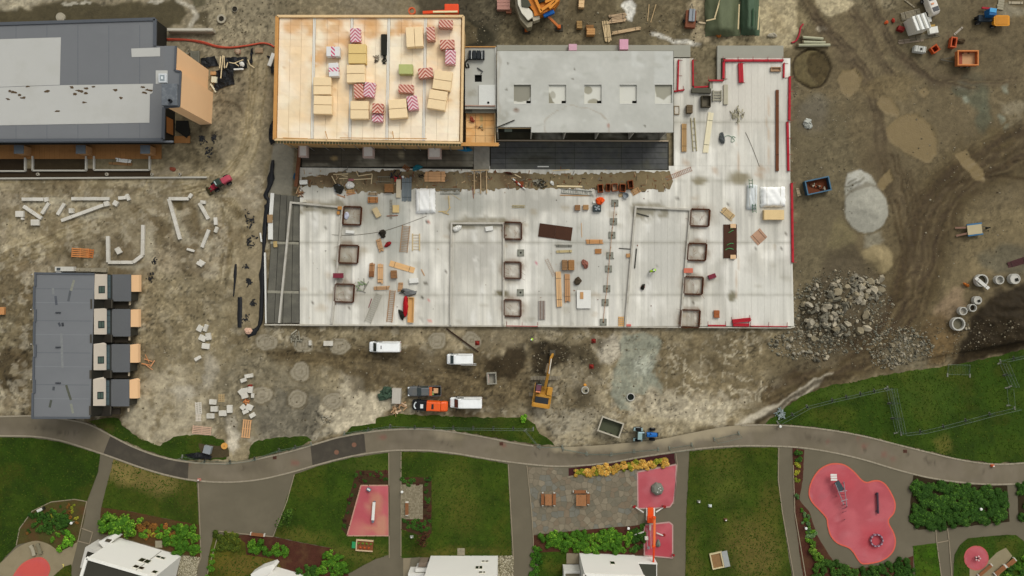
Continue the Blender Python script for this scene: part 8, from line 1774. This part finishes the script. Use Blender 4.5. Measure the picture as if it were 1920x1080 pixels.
# ------------------------------------------------------------------ people
def person(x,y,ang,z,label,vest='b5e03a',legs='2b2e36',lean=0.0,reach=True):
 t=thing('person',label,'person',P(x,y,z),R(ang));me=bpy.data.meshes.new('body')
 V=[(0,0,.95),(.02+lean*.2,0,1.2),(.03+lean*.45,0,1.42),(.05+lean*.55,0,1.56),(.0,.1,.92),(.06,.12,.5),(.0,.13,.08),(.14,.13,.05),(0,-.1,.92),(-.02,-.12,.5),(-.1,-.13,.08),(.05,-.13,.05),(.03+lean*.45,.2,1.4),(.1+lean*.5,.29,1.14),(.3+lean*.5,.22,1.0+.1*reach),(.03+lean*.45,-.2,1.4),(.06+lean*.5,-.3,1.13),(.26+lean*.5,-.24,1.0),(.4+lean*.5,.2,1.05),(.35+lean*.5,-.22,.98)]
 E=[(0,1),(1,2),(2,3),(0,4),(4,5),(5,6),(6,7),(0,8),(8,9),(9,10),(10,11),(2,12),(12,13),(13,14),(2,15),(15,16),(16,17),(14,18),(17,19)]
 me.from_pydata(V,E,[]);o=bpy.data.objects.new('body',me);COL.objects.link(o);o.parent=t;sk=o.modifiers.new('skin','SKIN');rr=[.15,.15,.17,.065,.1,.075,.055,.045,.1,.075,.055,.045,.08,.06,.045,.08,.06,.045,.04,.04]
 for i,d in enumerate(me.skin_vertices[0].data): d.radius=(rr[i],rr[i]);d.use_root=i==0
 o.modifiers.new('smooth','SUBSURF').levels=1;me.materials.append(M(legs,.9));hx=.07+lean*.65
 mb=MB();mb.loft([[(cx+a*math.cos(q),b*math.sin(q),z_) for q in [6.283*i/12 for i in range(12)]] for cx,a,b,z_ in ((.01,.18,.21,.92),(.02+lean*.2,.18,.22,1.2),(.03+lean*.4,.17,.26,1.4),(.04+lean*.5,.1,.16,1.52))]);mb.build('vest',M(vest,.7,.05),t,smooth_=True)
 mb=MB();mb.blob((hx,0,1.66),(.1,.085,.13),8,3,.03);mb.blob((hx+.1,0,1.64),(.03,.02,.03),5,2,.02);hd=mb.build('head',M('b98a6c',.7),t,smooth_=True);mb=MB();mb.lathe([(.01,.15),(.08,.13),(.125,.06),(.13,0),(.01,0)],(hx,0,1.68),14);mb.box((hx+.13,0,1.69),(.1,.16,.02));mb.build('helmet',M('e6e6de',.4),hd,smooth_=True)
 for s,(wx,wy,wz) in ((1,(.4+lean*.5,.2,1.05)),(-1,(.35+lean*.5,-.22,.98))):
  mb=MB();mb.blob((wx+.04,wy,wz),(.055,.04,.025),6,1,.05)
  for i in range(4): mb.tube([(wx+.06,wy -.03+.02*i,wz),(wx+.12 -.01*abs(i -1.5),wy -.032+.021*i,wz -.015),(wx+.14 -.01*abs(i -1.5),wy -.032+.021*i,wz -.05)],.011,5)
  mb.tube([(wx+.02,wy -s*.03,wz),(wx+.07,wy -s*.06,wz -.02)],.012,5);mb.build('hand',M('b08468',.7),t)
person(998,635,200,gz(998,635),'person in a green yellow vest on the ground above the excavator',lean=.25);person(1218,509,20,Zd,'person in a bright vest bending over the deck, nearer the upright bars',lean=.6);person(1227,506,200,Zd,'person in a bright vest bending over the deck, nearer the rusty frames',vest='9fd23a',lean=.6)
# ------------------------------------------------------------------ site fence
FM=M('78857d',.5,.08,1,metal=.5,name='fence_steel')
def fence(a,b,label,h=2.0,lean=0,z=.05,group=None,feet=True):
 p,q=P(*a),P(*b);L=(q -p).length;t=thing('fence_panel',label,'fence panel',(p.x,p.y,z),math.atan2(q.y -p.y,q.x -p.x),group)
 mb=MB();ly=lean
 for x in (.06,L -.06): mb=MB();mb.tube([(x,0,0),(x,ly,h)],.032,6);mb.build('post',FM,t)
 for s in (.06,.98): mb=MB();mb.tube([(.06,ly*s,h*s),(L -.06,ly*s,h*s)],.026,6);mb.build('rail',FM,t)
 mb=MB();n=int(L/.3)
 for i in range(1,n): x=L*i/n;mb.bar((x,0,.1),(x,ly,h),.012,.012)
 mb.build('wire',FM,t,kind='stuff')
 if feet:
  for x in (.0,L): mb=MB();mb.box((x,0,.05),(.26,.75,.12));mb.build('foot',M('77776f',.9),t,bevel=.02)
def fences(pts,label,lean=.0,grp='fence panels along the park path',step=34,**k):
 n=0
 for a,b in zip(pts,pts[1:]):
  d=math.hypot(b[0] -a[0],b[1] -a[1]);m=max(1,round(d/step))
  for i in range(m): u,v=i/m,(i+1)/m -.004;fence((a[0]+(b[0] -a[0])*u,a[1]+(b[1] -a[1])*u),(a[0]+(b[0] -a[0])*v,a[1]+(b[1] -a[1])*v),label,group=grp,lean=lean,**k)
fences([(342,856),(384,864),(432,866),(478,860),(524,844),(584,832)],'wire fence panel curving along the path below the blocks and pallets')
fences([(646,812),(691,805),(732,799),(778,801),(850,802),(925,803),(1000,804)],'wire fence panel on the verge below the parked vehicles',grp='fence panels on the verge');fence((985,806),(1010,836),'single fence panel running down to the path from the verge fence')
for a,b,l in (((1012,838),(1054,838),'fence panel on the path edge, first right of the verge'),((1056,842),(1099,850),'fence panel on the path tilting down past the terrace'),((1101,851),(1145,852),'fence panel on the path above the yellow hedge'),((1147,851),(1188,846),'fence panel on the path below the grey trailer'),((1190,846),(1234,842),'fence panel on the path below the tractor'),((1255,840),(1297,833),'lone fence panel on the path right of the tractor'),((1339,823),(1385,812),'lone fence panel on the path nearest the fenced lawn')): fence(a,b,l,lean=-.5 if 'lone' in l else .3)
fences([(1458,792),(1513,762),(1560,750),(1613,738),(1664,727)],'fence panel in the run rising along the lawn edge',grp='fence panels on the right lawn');fences([(1661,728),(1679,812)],'fence panel in the triple row across the lawn',grp='triple row of fence panels',step=30);fences([(1666,727),(1684,811)],'fence panel in the triple row across the lawn',grp='triple row of fence panels',step=30,feet=False);fences([(1671,726),(1689,811)],'fence panel in the triple row across the lawn',grp='triple row of fence panels',step=30,feet=False)
fences([(1689,813),(1725,809),(1768,799),(1810,788),(1855,776),(1902,765)],'fence panel in the long lower run on the lawn',grp='lower fence run on the lawn');fences([(1873,681),(1893,725)],'fence panel in the short pair near the right edge',grp='short pair of fences',step=25);fences([(1879,680),(1898,724)],'fence panel in the short pair near the right edge',grp='short pair of fences',step=25,feet=False);fences([(1875,677),(1925,666)],'fence panel running out of the picture at the right');fence((1887,727),(1890,760),'thin fence panel below the short pair');fence((1776,703),(1818,704),'fence panel fallen flat at the upper lawn edge',lean=2.0,h=.15);junk(1463,775,8,'tangle of fence clamps and wire at the lawn corner',['7d8884','98a19e'],14,.1,91,.4,.9)
# ------------------------------------------------------------------ shrubs and trees
def leaves(n,seed,leaf=.3,flat=.75,hole=0):
 rd=random.Random(seed);mb=MB();L=[(rd.uniform(-.6,.6),rd.uniform(-.6,.6),rd.uniform(.2,.6),rd.uniform(.35,.6)) for _ in range(7)]
 for k in range(n):
  c=rd.choice(L);a,b=rd.uniform(0,6.283),math.acos(rd.uniform(-.3,1));r=c[3]*rd.uniform(.75,1.08);p=Vector((c[0]+r*math.sin(b)*math.cos(a),c[1]+r*math.sin(b)*math.sin(a),max(.03,(c[2]+r*math.cos(b))*flat)))
  nrm=Vector((math.sin(b)*math.cos(a)+rd.uniform(-.7,.7),math.sin(b)*math.sin(a)+rd.uniform(-.7,.7),math.cos(b)+rd.uniform(-.2,.7))).normalized();u=nrm.orthogonal().normalized();w=nrm.cross(u);th=rd.uniform(0,6.3);u,w=u*math.cos(th)+w*math.sin(th),w*math.cos(th) -u*math.sin(th);s=leaf*rd.uniform(.5,1.1)
  mb.add([p -u*s,p+w*s*.55,p+u*s,p -w*s*.55],[(0,1,2,3)],rd.choice((0,0,1,2)))
 for c in L: mb.blob((c[0],c[1],c[2]*flat),(c[3]*.78,)*3,6,seed,.2,3)
 return mb
_bm={}
def bmesh_(cols,k):
 if (cols,k) not in _bm:
  if ('base',k) not in _bm: _bm[('base',k)]=leaves(330,k+40,.15)
  tf=(.78,.9,1.0,1.12,1.25)[k];ms=[M(''.join('%02x' % min(255,int(int(c[i:i+2],16)*tf ** (.8 if i==2 else 1.1))) for i in (0,2,4)),.8,.2,1.5,rv=.12,spec=.1) for c in cols];_bm[(cols,k)]=_bm[('base',k)].mesh('shrub',ms+[M(cols[1],.9,.2)])
 return _bm[(cols,k)]
GB=('56801f','3c621a','6e9432');GD=('385a1f','2a4617','486c26');GY=('8a8a2a','6d7420','a39a3a');YO=('cda848','b8883a','dcc070');OB=('8a5a2a','6a4a24','a06a30');GL=('5f9024','4a7a1c','78a834');RP=('4a2a24','36201c','5c3428');GM=('5d7a4a','48643a','7d9468')
rds=random.Random(77)
def shrub(x,y,r,cols,label,group,h=1.0):
 name=next((n for k,n in (('hedge','hedge_plant'),('tuft','weed_tuft'),('low','low_plant'),('plant','garden_plant')) if k in label and not label.startswith('yellow green')),'shrub');cat=name.replace('_',' ');o=bpy.data.objects.new(name,bmesh_(cols,rds.randrange(5)));COL.objects.link(o);o.location=P(x,y,.05);s=r*K*.95;o.scale=(s*rds.uniform(.9,1.1),s*rds.uniform(.9,1.1),s*h*rds.uniform(.8,1.1));o.rotation_euler=(0,0,rds.uniform(0,6.3));return tag(o,label,cat,group)
def shrubs(pts,cols,label,group,h=1.0):
 for x,y,r in pts: shrub(x,y,r,cols if isinstance(cols[0],str) else rds.choice(cols),label,group,h)
def fill(poly,n,r,cols,label,group,mind=.8,h=.9,seed=1):
 rd=random.Random(seed);pts=[];xs=[p[0] for p in poly];ys=[p[1] for p in poly]
 for k in range(4000):
  if len(pts) >= n: break
  x,y=rd.uniform(min(xs),max(xs)),rd.uniform(min(ys),max(ys))
  if in_poly(x,y,poly) and all(math.hypot(x -a,y -b)>r*mind for a,b,_ in pts): pts.append((x,y,r*rd.uniform(.75,1.2)))
 shrubs(pts,cols,label,group,h)
shrubs([(203,975,23),(222,983,24),(243,990,20)],GB,'big round green shrub nearest the turned white house','three big round shrubs');fill([(258,975),(330,985),(325,1020),(262,1005)],22,7,(OB,OB,GY,GB),'low orange and green plant beside the big round shrubs','mixed low plants by the turned house',h=.7);fill([(300,1005),(330,985),(372,990),(375,1040),(345,1035),(310,1025)],24,10,GB,'green shrub in the bed above the pebble strip','green shrubs above the pebbles')
fill([(60,965),(100,958),(128,970),(125,995),(95,1000),(62,985)],22,9,GD,'dark green shrub in the curved garden bed','dark shrubs in the curved bed');shrubs([(128,998,8),(137,1006,9),(128,1012,9),(121,1020,8),(114,1028,7),(132,1018,7)],GL,'bright lime green shrub at the beige paving','lime shrubs at the beige paving');shrubs([(98,1012,7),(108,1003,6)],GB,'small green plant left of the lime shrubs','small plants by the lime shrubs');fill([(100,948),(150,945),(145,1000),(118,968),(50,1005),(40,1005)],30,4.4,(GY,OB,GD),'small weedy tuft in the curved garden bed','weedy tufts in the curved bed',h=.6)
shrubs([(470,1018,11),(478,1030,12),(492,1022,12),(503,1034,11),(515,1025,10),(522,1037,10),(535,1030,10),(538,1040,7)],GB,'green shrub in the red bark bed by the long bench','shrubs in the red bark bed');fill([(604,1040),(640,1030),(650,1080),(600,1080)],14,10,GB,'green shrub at the far end of the red bark bed','shrubs at the end of the bark bed');fill([(552,1062),(592,1060),(598,1085),(560,1085)],8,10,GD,'dark shrub above the cut off white house','dark shrubs above the cut off house');fill([(408,1002),(446,1004),(446,1032),(410,1030)],12,10,('4d5a1c','3d4a18','5f6a24'),'olive shrub at the corner of the plain asphalt square','olive shrubs by the asphalt square',h=.7);fill([(399,1030),(408,1028),(398,1090),(388,1090)],9,6,GB,'narrow hedge plant along the footpath','narrow hedge along the footpath')
fill([(1076,882),(1110,879),(1160,872),(1205,866),(1250,858),(1252,868),(1200,876),(1130,886),(1080,891)],44,7.6,(YO,YO,YO,GY),'yellow orange shrub in the hedge above the flagstone terrace','yellow hedge',h=.8,mind=.65)
fill([(1012,1006),(1060,1001),(1150,995),(1177,1000),(1178,1030),(1095,1034),(1060,1026),(1030,1022)],40,11,GB,'green shrub in the hedge below the flagstone terrace','green hedge below the terrace',mind=.75);fill([(1184,990),(1207,986),(1208,1034),(1184,1034)],9,10,GD,'dark green shrub beside the deep pink pad','dark shrubs beside the deep pink pad');fill([(998,1030),(1012,1028),(1010,1085),(996,1085)],12,8,('3f6a1c','305416','4f7a24'),'hedge plant beside the footpath at the last white house','hedge by the last white house')
shrubs([(1497,850,9),(1496,860,8)],GD,'dark clipped shrub at the path kerb by the big play pad','dark clipped shrubs');shrubs([(1495,873,8),(1495,887,7),(1495,900,6)],GY,'yellow green tuft in the narrow bark strip','yellow tufts in the bark strip',.6);shrubs([(1493,930,6)],GM,'single pale green plant in the narrow bark strip',None);fill([(1500,955),(1515,960),(1530,1005),(1515,1012)],14,6,(GM,GB),'loose grey green plant in the bark bed beside the big play pad','grey green plants beside the big pad',h=.8);shrubs([(1526,1030,12),(1534,1042,12),(1522,1018,8)],('5a7a2a','48661f','6f9036'),'bright bushy shrub at the bend of the bark bed','bright shrubs at the bend');fill([(1530,1050),(1560,1050),(1610,1070),(1610,1090),(1520,1090)],24,10,('3f5f22','2f4a1a','51722c'),'green shrub at the bottom of the bark bed','shrubs at the bottom of the bark bed');fill([(1620,1064),(1705,1048),(1712,1090),(1620,1090)],26,10,GD,'dark shrub below the big play pad','dark shrubs below the big pad')
fill([(1716,894),(1760,905),(1886,914),(1890,974),(1800,984),(1724,988),(1708,976)],84,12.5,(GD,GD,('39591f','2a4618','49692a')),'leafy shrub in the broad hedge right of the big play pad','broad hedge by the play pad',mind=.62,h=.7);fill([(1912,912),(1950,910),(1950,980),(1912,974)],14,10,GD,'shrub at the right picture edge below the path','shrubs at the right edge');fill([(1892,1062),(1935,1030),(1940,1095),(1880,1095)],18,10,(GB,GD),'shrub in the lower right corner','shrubs in the lower right corner');shrubs([(984,785,9)],GL,'bright green bush on the verge near the excavator',None);fill([(668,884),(726,884),(726,901),(668,902),(645,990),(640,985)],26,4.2,(GD,RP),'low dark plant around the trapezium pad','low plants around the trapezium pad',h=.5);fill([(753,897),(807,897),(807,996),(795,1000),(795,910),(753,908)],26,5,(RP,GD),'low dark plant around the paver square','low plants around the paver square',h=.5);fill([(753,975),(806,975),(800,1000),(758,992)],18,5,GD,'low green plant below the paver square','low plants below the paver square',h=.6)
BARK=M('5a4a3a',.9,.2,3)
def tree(x,y,r,h,cols,label,n=420):
 t=thing('tree',label,'tree',P(x,y,0));mb=MB();mb.tube([(0,0,0),(.05,0,h*.4),(0,.05,h*.75)],.12,7,r2=.05)
 for k in range(7): a=k*.9;mb.tube([(0,0,h*(.35+.05*k)),(math.cos(a)*r*K*.55,math.sin(a)*r*K*.55,h*(.5+.05*k))],.05,5,r2=.015)
 mb.build('trunk',BARK,t);mb=leaves(n,int(x),.13,1.2);s=r*K;k0=len(mb.v);mb.v=[(a*s,b*s,h*.35+c*h*.5) for a,b,c in mb.v]
 keep=[i for i,m in enumerate(mb.m) if m<3];mb.f=[mb.f[i] for i in keep];mb.m=[mb.m[i] for i in keep];mb.build('crown',[M(c,.8,.2,spec=.1) for c in cols],t)
tree(543,962,17,4.5,('3f5a20','2f461a','4d6626'),'thin leaved young tree at the edge of the plain asphalt square',520);tree(797,1002,13,4,RP,'dark red leaved young tree below the paver square',460)
# ------------------------------------------------------------------ park furniture and play equipment
BW=M('8a5a3c',.75,.12,1.5,rv=.06,name='bench_wood');LG=M('c3bdb0',.7)
def bench(x,y,L,ang,label,w=.62):
 t=thing('bench',label,'bench',P(x,y,.05),R(ang));L *= K
 for i in range(3): mb=MB();mb.box((0,-w/2+w*(i+.5)/3,.44),(L*.86,w/3 -.03,.06));mb.build('slat',BW,t)
 for s in (-1,1): mb=MB();mb.box((s*L*.46,0,.22),(.26,w*.9,.46));mb.build('leg',LG,t,bevel=.04)
bench(484,1001,27,-6,'long wooden bench at the plain asphalt square');bench(763.5,953,26,90,'wooden bench on the paver square')
def table(x,y,label,side=False):
 t=thing('picnic_table',label,'picnic table',P(x,y,.06));W_=1.25 if not side else 1.9
 for i in range(4): mb=MB();mb.box((-W_/2+W_*(i+.5)/4,0,.74),(W_/4 -.02,2.1,.06));mb.build('top_plank',M('9a6a48',.75,.12,rv=.05),t)
 mb=MB();mb.box((0,0,.36),(.5,1.2,.7));mb.build('pedestal',LG,t)
 for j,(cx,cy,sx,sy) in enumerate(((-1.05,0,.6,2.2),(1.1,0,.6,2.2)) if not side else ((-.2,1.5,2.3,.6),(1.35,.2,.6,2.0))):
  mb=MB();mb.box((cx,cy,.44),(sx,sy,.08));o=mb.build('bench_seat',BW,t)
  for s in (-1,1): mb=MB();mb.box((cx+(s*sx/2 if sx>sy else 0),cy+(s*sy/2 if sy>sx else 0),.24),(.32,.32,.48));mb.build('leg',LG,o,bevel=.03)
table(1028,935,'picnic table with a bench on each side');table(1089,936,'square picnic table with benches round its corner',True)
t=thing('balance_beam','springy white beam on the trapezium pad','play beam',P(701,960,.1),R(86));mb=MB();mb.box((.3,0,.55),(3.4,.55,.12));mb.build('beam',WHT,t,bevel=.05)
for s in (-1.7,1.9): mb=MB();mb.cyl((s,0,.25),.22,.5,10);mb.build('leg',M('6d7078',.5),t)
for x,y,w,d,a,l,h in ((692,917,8,6,-30,'M',0),): t=thing('stepping_post','small blue grey post at the top of the trapezium pad','play post',P(x,y,.1),R(a));mb=MB();mb.box((0,0,.3),(.8,.5,.6));mb.build('body',M('5d7d86',.6),t,bevel=.08);mb=MB();mb.box((0,.1,.62),(.6,.25,.05));mb.build('top',WHT,t)
t=thing('sand_planter','timber edged planter with green lid below the trapezium pad','planter',P(684,1022,.06),R(-4))
for c,s in (((0,.95,.2),(3.2,.2,.4)),((0,-.95,.2),(3.2,.2,.4)),((-1.5,0,.2),(.2,1.7,.4))): mb=MB();mb.box(c,s);mb.build('edge',M('c9ad8a',.8),t)
mb=MB();mb.box((.1,0,.15),(3.0,1.7,.2));mb.build('soil',M('7a4a30',.9,.4,4,var2=.4),t);mb=MB();mb.box((-2.0,0,.35),(.7,1.2,.1));mb.build('lid',M('2f8a5a',.6),t)
for i in range(7): mb=MB();mb.blob((-1.1+.38*i,(-1) ** i*.4,.35),(.2,.2,.2),6,i,.4);mb.build('plant',M(('5d7a2a','b5562a')[i % 2],.8),t)
t=thing('sandbox','square sandbox with half its grey lid open on the right hand lawn','sandbox',P(1348,1049,.06),R(12))
for c,s in (((-.4,1.4,.2),(2.4,.2,.4)),((-.4,-1.4,.2),(2.4,.2,.4)),((-1.5,0,.2),(.2,2.6,.4)),((.55,0,.2),(.25,2.6,.4))): mb=MB();mb.box(c,s);mb.build('edge',M('c9b990',.8),t)
mb=MB();mb.box((-.5,0,.1),(1.8,2.6,.15));mb.build('sand',M('8a6a4a',.95,.3,3),t);mb=MB();mb.box((1.2,0,.42),(1.05,3.0,.08));mb.build('lid',M('9a9c98',.6),t)
t=thing('climbing_dome','grey faceted climbing rock on the pad by the yellow hedge','climbing rock',P(1232,916,.1));mb=MB();mb.lathe([(1.25,0),(1.15,.6),(.75,.95),(.01,1.0)],n=7);mb.build('rock',M('74756f',.8,.25,2),t)
for x,y in ((.1,.2),(.5,-.1),(-.1,-.4),(.35,.45)): mb=MB();mb.blob((x,y,1.0),(.1,.1,.08),5,1,.1);mb.build('hold',WHT,t)
t=thing('slide_mound','grey teardrop rubber mound on the deep pink pad','play mound',P(1234,1018,.1));mb=MB();mb.loft([[(x*s,y*s -(1 -s)*.3,z) for x,y in [(.42*math.cos(q)*(1 -.45*math.sin(q)),.75*math.sin(q)) for q in [i*.449 for i in range(14)]]] for s,z in ((1,0),(.85,.3),(.4,.45))]);mb.build('mound',M('6d706c',.8,.2),t);mb=MB();mb.blob((0,-.3,.4),(.2,.2,.1),6,2,.1);mb.build('knob',M('50544f',.8),t)
t=thing('spider_lift','orange tracked spider lift with its long boom across the pink pads','spider lift',P(1220,963,.05));OR3=M('e2521e',.5,.12)
def sp(x,y,z): return P(x,y,z) -t.location
mb=MB();mb.box(sp(1219.5,965,.6),(1.1,2.6,.5));mb.build('chassis',OR3,t,bevel=.06)
for x in (1213,1226): mb=MB();mb.box(sp(x,964,.35),(.38,2.3,.6));o=mb.build('track',M('d9d4ca',.7),t,bevel=.12)
mb=MB();mb.box(sp(1219.5,974,1.1),(1.2,1.2,.6));mb.build('turret',M('d24a1c',.5,.25,4),t,bevel=.08);mb=MB();mb.box(sp(1219,986,.7),(.35,1.6,.25));mb.build('arm_link',M('b5aca2',.5),t)
for x0,y0,x1,y1 in ((1207,961,1192,951),(1230,960,1244,951),(1207,997,1190,1003),(1231,999,1243,1004)): mb=MB();mb.bar(sp(x0,y0,.9),sp(x1,y1,.3),.2,.16);o=mb.build('outrigger',M('cfc8be',.5),t);mb=MB();mb.cyl(sp(x1 -(2 if x1<x0 else -2),y1 -1,.1),.28,.2,12);mb.build('pad',M('8a2420',.7),o)
mb=MB();mb.bar(sp(1227,970,2.4),sp(1226.5,1024,2.6),.42,.42);mb.build('boom',M('e2703c',.5),t,bevel=.05);mb=MB();mb.bar(sp(1226.3,1022,2.6),sp(1223.5,1100,2.9),.3,.3);mb.build('boom_extension',M('d2421c',.5),t)
for y in (970,1024,1069): mb=MB();mb.box(sp(1226.6 -(y -970)*.02,y,2.6),(.55,.3,.55));mb.build('boom_collar',OR3,t)
for x in (1213,1220): mb=MB();mb.bar(sp(x,990,.8),sp(x+1,1028,.7),.07,.07);mb.build('basket_rail',M('b9a8a8',.5),t)
mb=MB();mb.box(sp(1212,1009,.9),(.65,.65,.5));mb.build('motor_cover',M('d9d2c2',.6),t,bevel=.1);mb=MB();mb.box(sp(1216,1027,.7),(.4,.5,.3));mb.build('controls',M('8d8484',.6),t)
for x,y,l in ((755,920,'low white lamp at the corner of the paver square'),(1177,988,'low white lamp at the hedge corner beside the deep pink pad'),(1508,988,'low white lamp by the footpath beside the big pad'),(1460,798,'white topped lamp at the kerb of the fenced lawn'),(139,978,'low white lamp in the curved garden bed'),(1834,952,'low white lamp in the broad hedge'),(1261,1038,'red post at the corner of the deep pink pad'),(1187,948,'red post left of the spider lift'),(1242,947,'red post right of the spider lift')):
 t=thing('bollard',l,'bollard',P(x,y,0));mb=MB();mb.cyl((0,0,.45),.1,.9,10);mb.build('post',M('8a8a84',.5),t);mb=MB();mb.lathe([(.01,1.05),(.22,1.0),(.26,.88),(.01,.88)],n=12);mb.build('head',M('8a2020' if 'red' in l else 'e2e0d8',.5),t)
for x,y,l,hx in ((1360,974,'small brown triangular seat on the right hand lawn','6a4a3a'),(1310,940,'small grey stump on the right hand lawn','7d7d74'),(1331,948,'little white stake on the right hand lawn','c3cac4'),(772,1006,'small grey sign on the middle lawn','8d9088'),(77,955,'white box with a dark end in the curved garden bed','c9c6bc'),(374,899,'small red and white post at the path corner','b5766a'),(1860,873,'orange and white cone at the kerb of the fenced lawn','c8603a')):
 t=thing('marker_post',l,'marker',P(x,y,.05),R(25 if x==77 else 0));mb=MB();mb.box((0,0,.25),(1.1 if x==77 else .7,.5,.5),tp=(.6,.6) if x != 77 else (1,1));mb.build('body',M(hx,.7),t,bevel=.04);mb=MB();mb.box((.75 if x==77 else 0,0,.3 if x==77 else .53),(.35,.45,.4) if x==77 else (.25,.2,.08));mb.build('cap',DARK if x==77 else WHT,t)
t=thing('climbing_bridge','play bridge with white steps and a rope frame on the large cloud pad','climbing frame',P(1572,912,.1))
for i in range(3): mb=MB();mb.box(P(1563+i*.3,890.5+i*4.4,1.2) -t.location,(1.15,.34,.1));mb.build('step',WHT,t)
mb=MB();a,b=P(1568,903,1.2) -t.location,P(1579,920,1.3) -t.location;mb.bar(a,b,1.0,.12);mb.build('bridge',M('3c4a4e',.6),t)
for x0,y0,x1,y1 in ((1566,906,1582,946),(1582,903,1588,950),(1574,922,1588,920),(1577,940,1589,936)): mb=MB();mb.tube([P(x0,y0,1.5) -t.location,P(x1,y1,1.3) -t.location],.07,6);mb.build('pole',M('8d8a8c',.5),t)
for x,y in ((1566,906),(1583,905),(1584,946),(1588,950),(1569,930),(1581,960),(1584,974)): mb=MB();mb.tube([P(x,y,0) -t.location,P(x,y,1.5) -t.location],.08,6);mb.build('post',M('4a4048',.6),t)
for k in range(6): mb=MB();mb.tube([P(1574+k*1.2,926+k*7,.7) -t.location,P(1584+k*.6,928+k*6,1.2) -t.location],.04,5);mb.build('rope',M('5a3a4a',.7),t)
t=thing('balance_log','dark balance log on the large cloud pad','play log',P(1644,942,.1),R(92));mb=MB();mb.cyl((0,0,.35),.2,3.9,10,'x');mb.build('log',M('4d3a44',.7),t)
for s in (-1.6,1.6): mb=MB();mb.box((s,0,.15),(.2,.5,.3));mb.build('foot',M('5d5058',.7),t)
t=thing('rope_ring','round ring seat on the large cloud pad','ring seat',P(1642,1012,.1));mb=MB();mb.lathe([(1.1+.15*math.cos(q),.35+.15*math.sin(q)) for q in [i*1.047 for i in range(6)]],n=28,closed=True);mb.build('ring',M('6a4656',.7),t)
for i in range(10): a=i*.628;mb=MB();mb.box((1.1*math.cos(a),1.1*math.sin(a),.3),(.2,.34,.5),a);mb.build('clamp',M('a08890',.6),t)
t=thing('spring_rider','spring rider with pale knobs on the round pad','spring rider',P(1830,1045,.1));mb=MB();mb.lathe([(.2,0),(.12,.2),(.2,.3),(.12,.4),(.2,.5)],n=10);mb.build('spring',DARK,t)
for i in range(5): a=i*1.257;mb=MB();mb.blob((.4*math.cos(a),.4*math.sin(a),.6),(.17,.17,.12),6,i,.1);mb.build('knob',M('c9a8a4',.6),t)
for x,y,l in ((64,1030,'curved concrete bench nearer the lawn on the beige paving'),(76,1027,'curved concrete bench nearer the curved bed')):
 t=thing('curved_bench',l,'bench',P(x,y,.03));mb=MB();c=smooth([(-.4,.9,.5),(.0,.2,.5),(.3,-1.0,.5)],4)
 for p,q in zip(c,c[1:]): mb.bar(p,q,.6,.12)
 mb.build('seat',M('a39a86' if x<70 else '7d7563',.8),t);mb=MB();mb.box((-.3,.7,.22),(.5,.3,.44));mb.box((.25,-.8,.22),(.5,.3,.44));mb.build('foot',M('6d675a',.8),t,kind='stuff')
t=thing('letter_mark','small yellow figure one painted on the beige paving','painted mark',P(119,1061,.04));mb=MB();mb.box((0,0,.0),(.16,.7,.01));mb.build('stroke',M('d8c46a',.8),t);mb=MB();mb.box((-.12,.25,.0),(.2,.14,.012));mb.build('flag',M('d8c46a',.8),t)
for x,y,L,a,l in ((1893,1054,22,40,'pale stone bench block on the corner paving'),(1873,1068,26,40,'second pale stone bench block below the first'),(1845,1068,34,40,'narrow wooden bench by the round pad')): bench(x,y,L,a,l,.9 if 'stone' in l else .6)
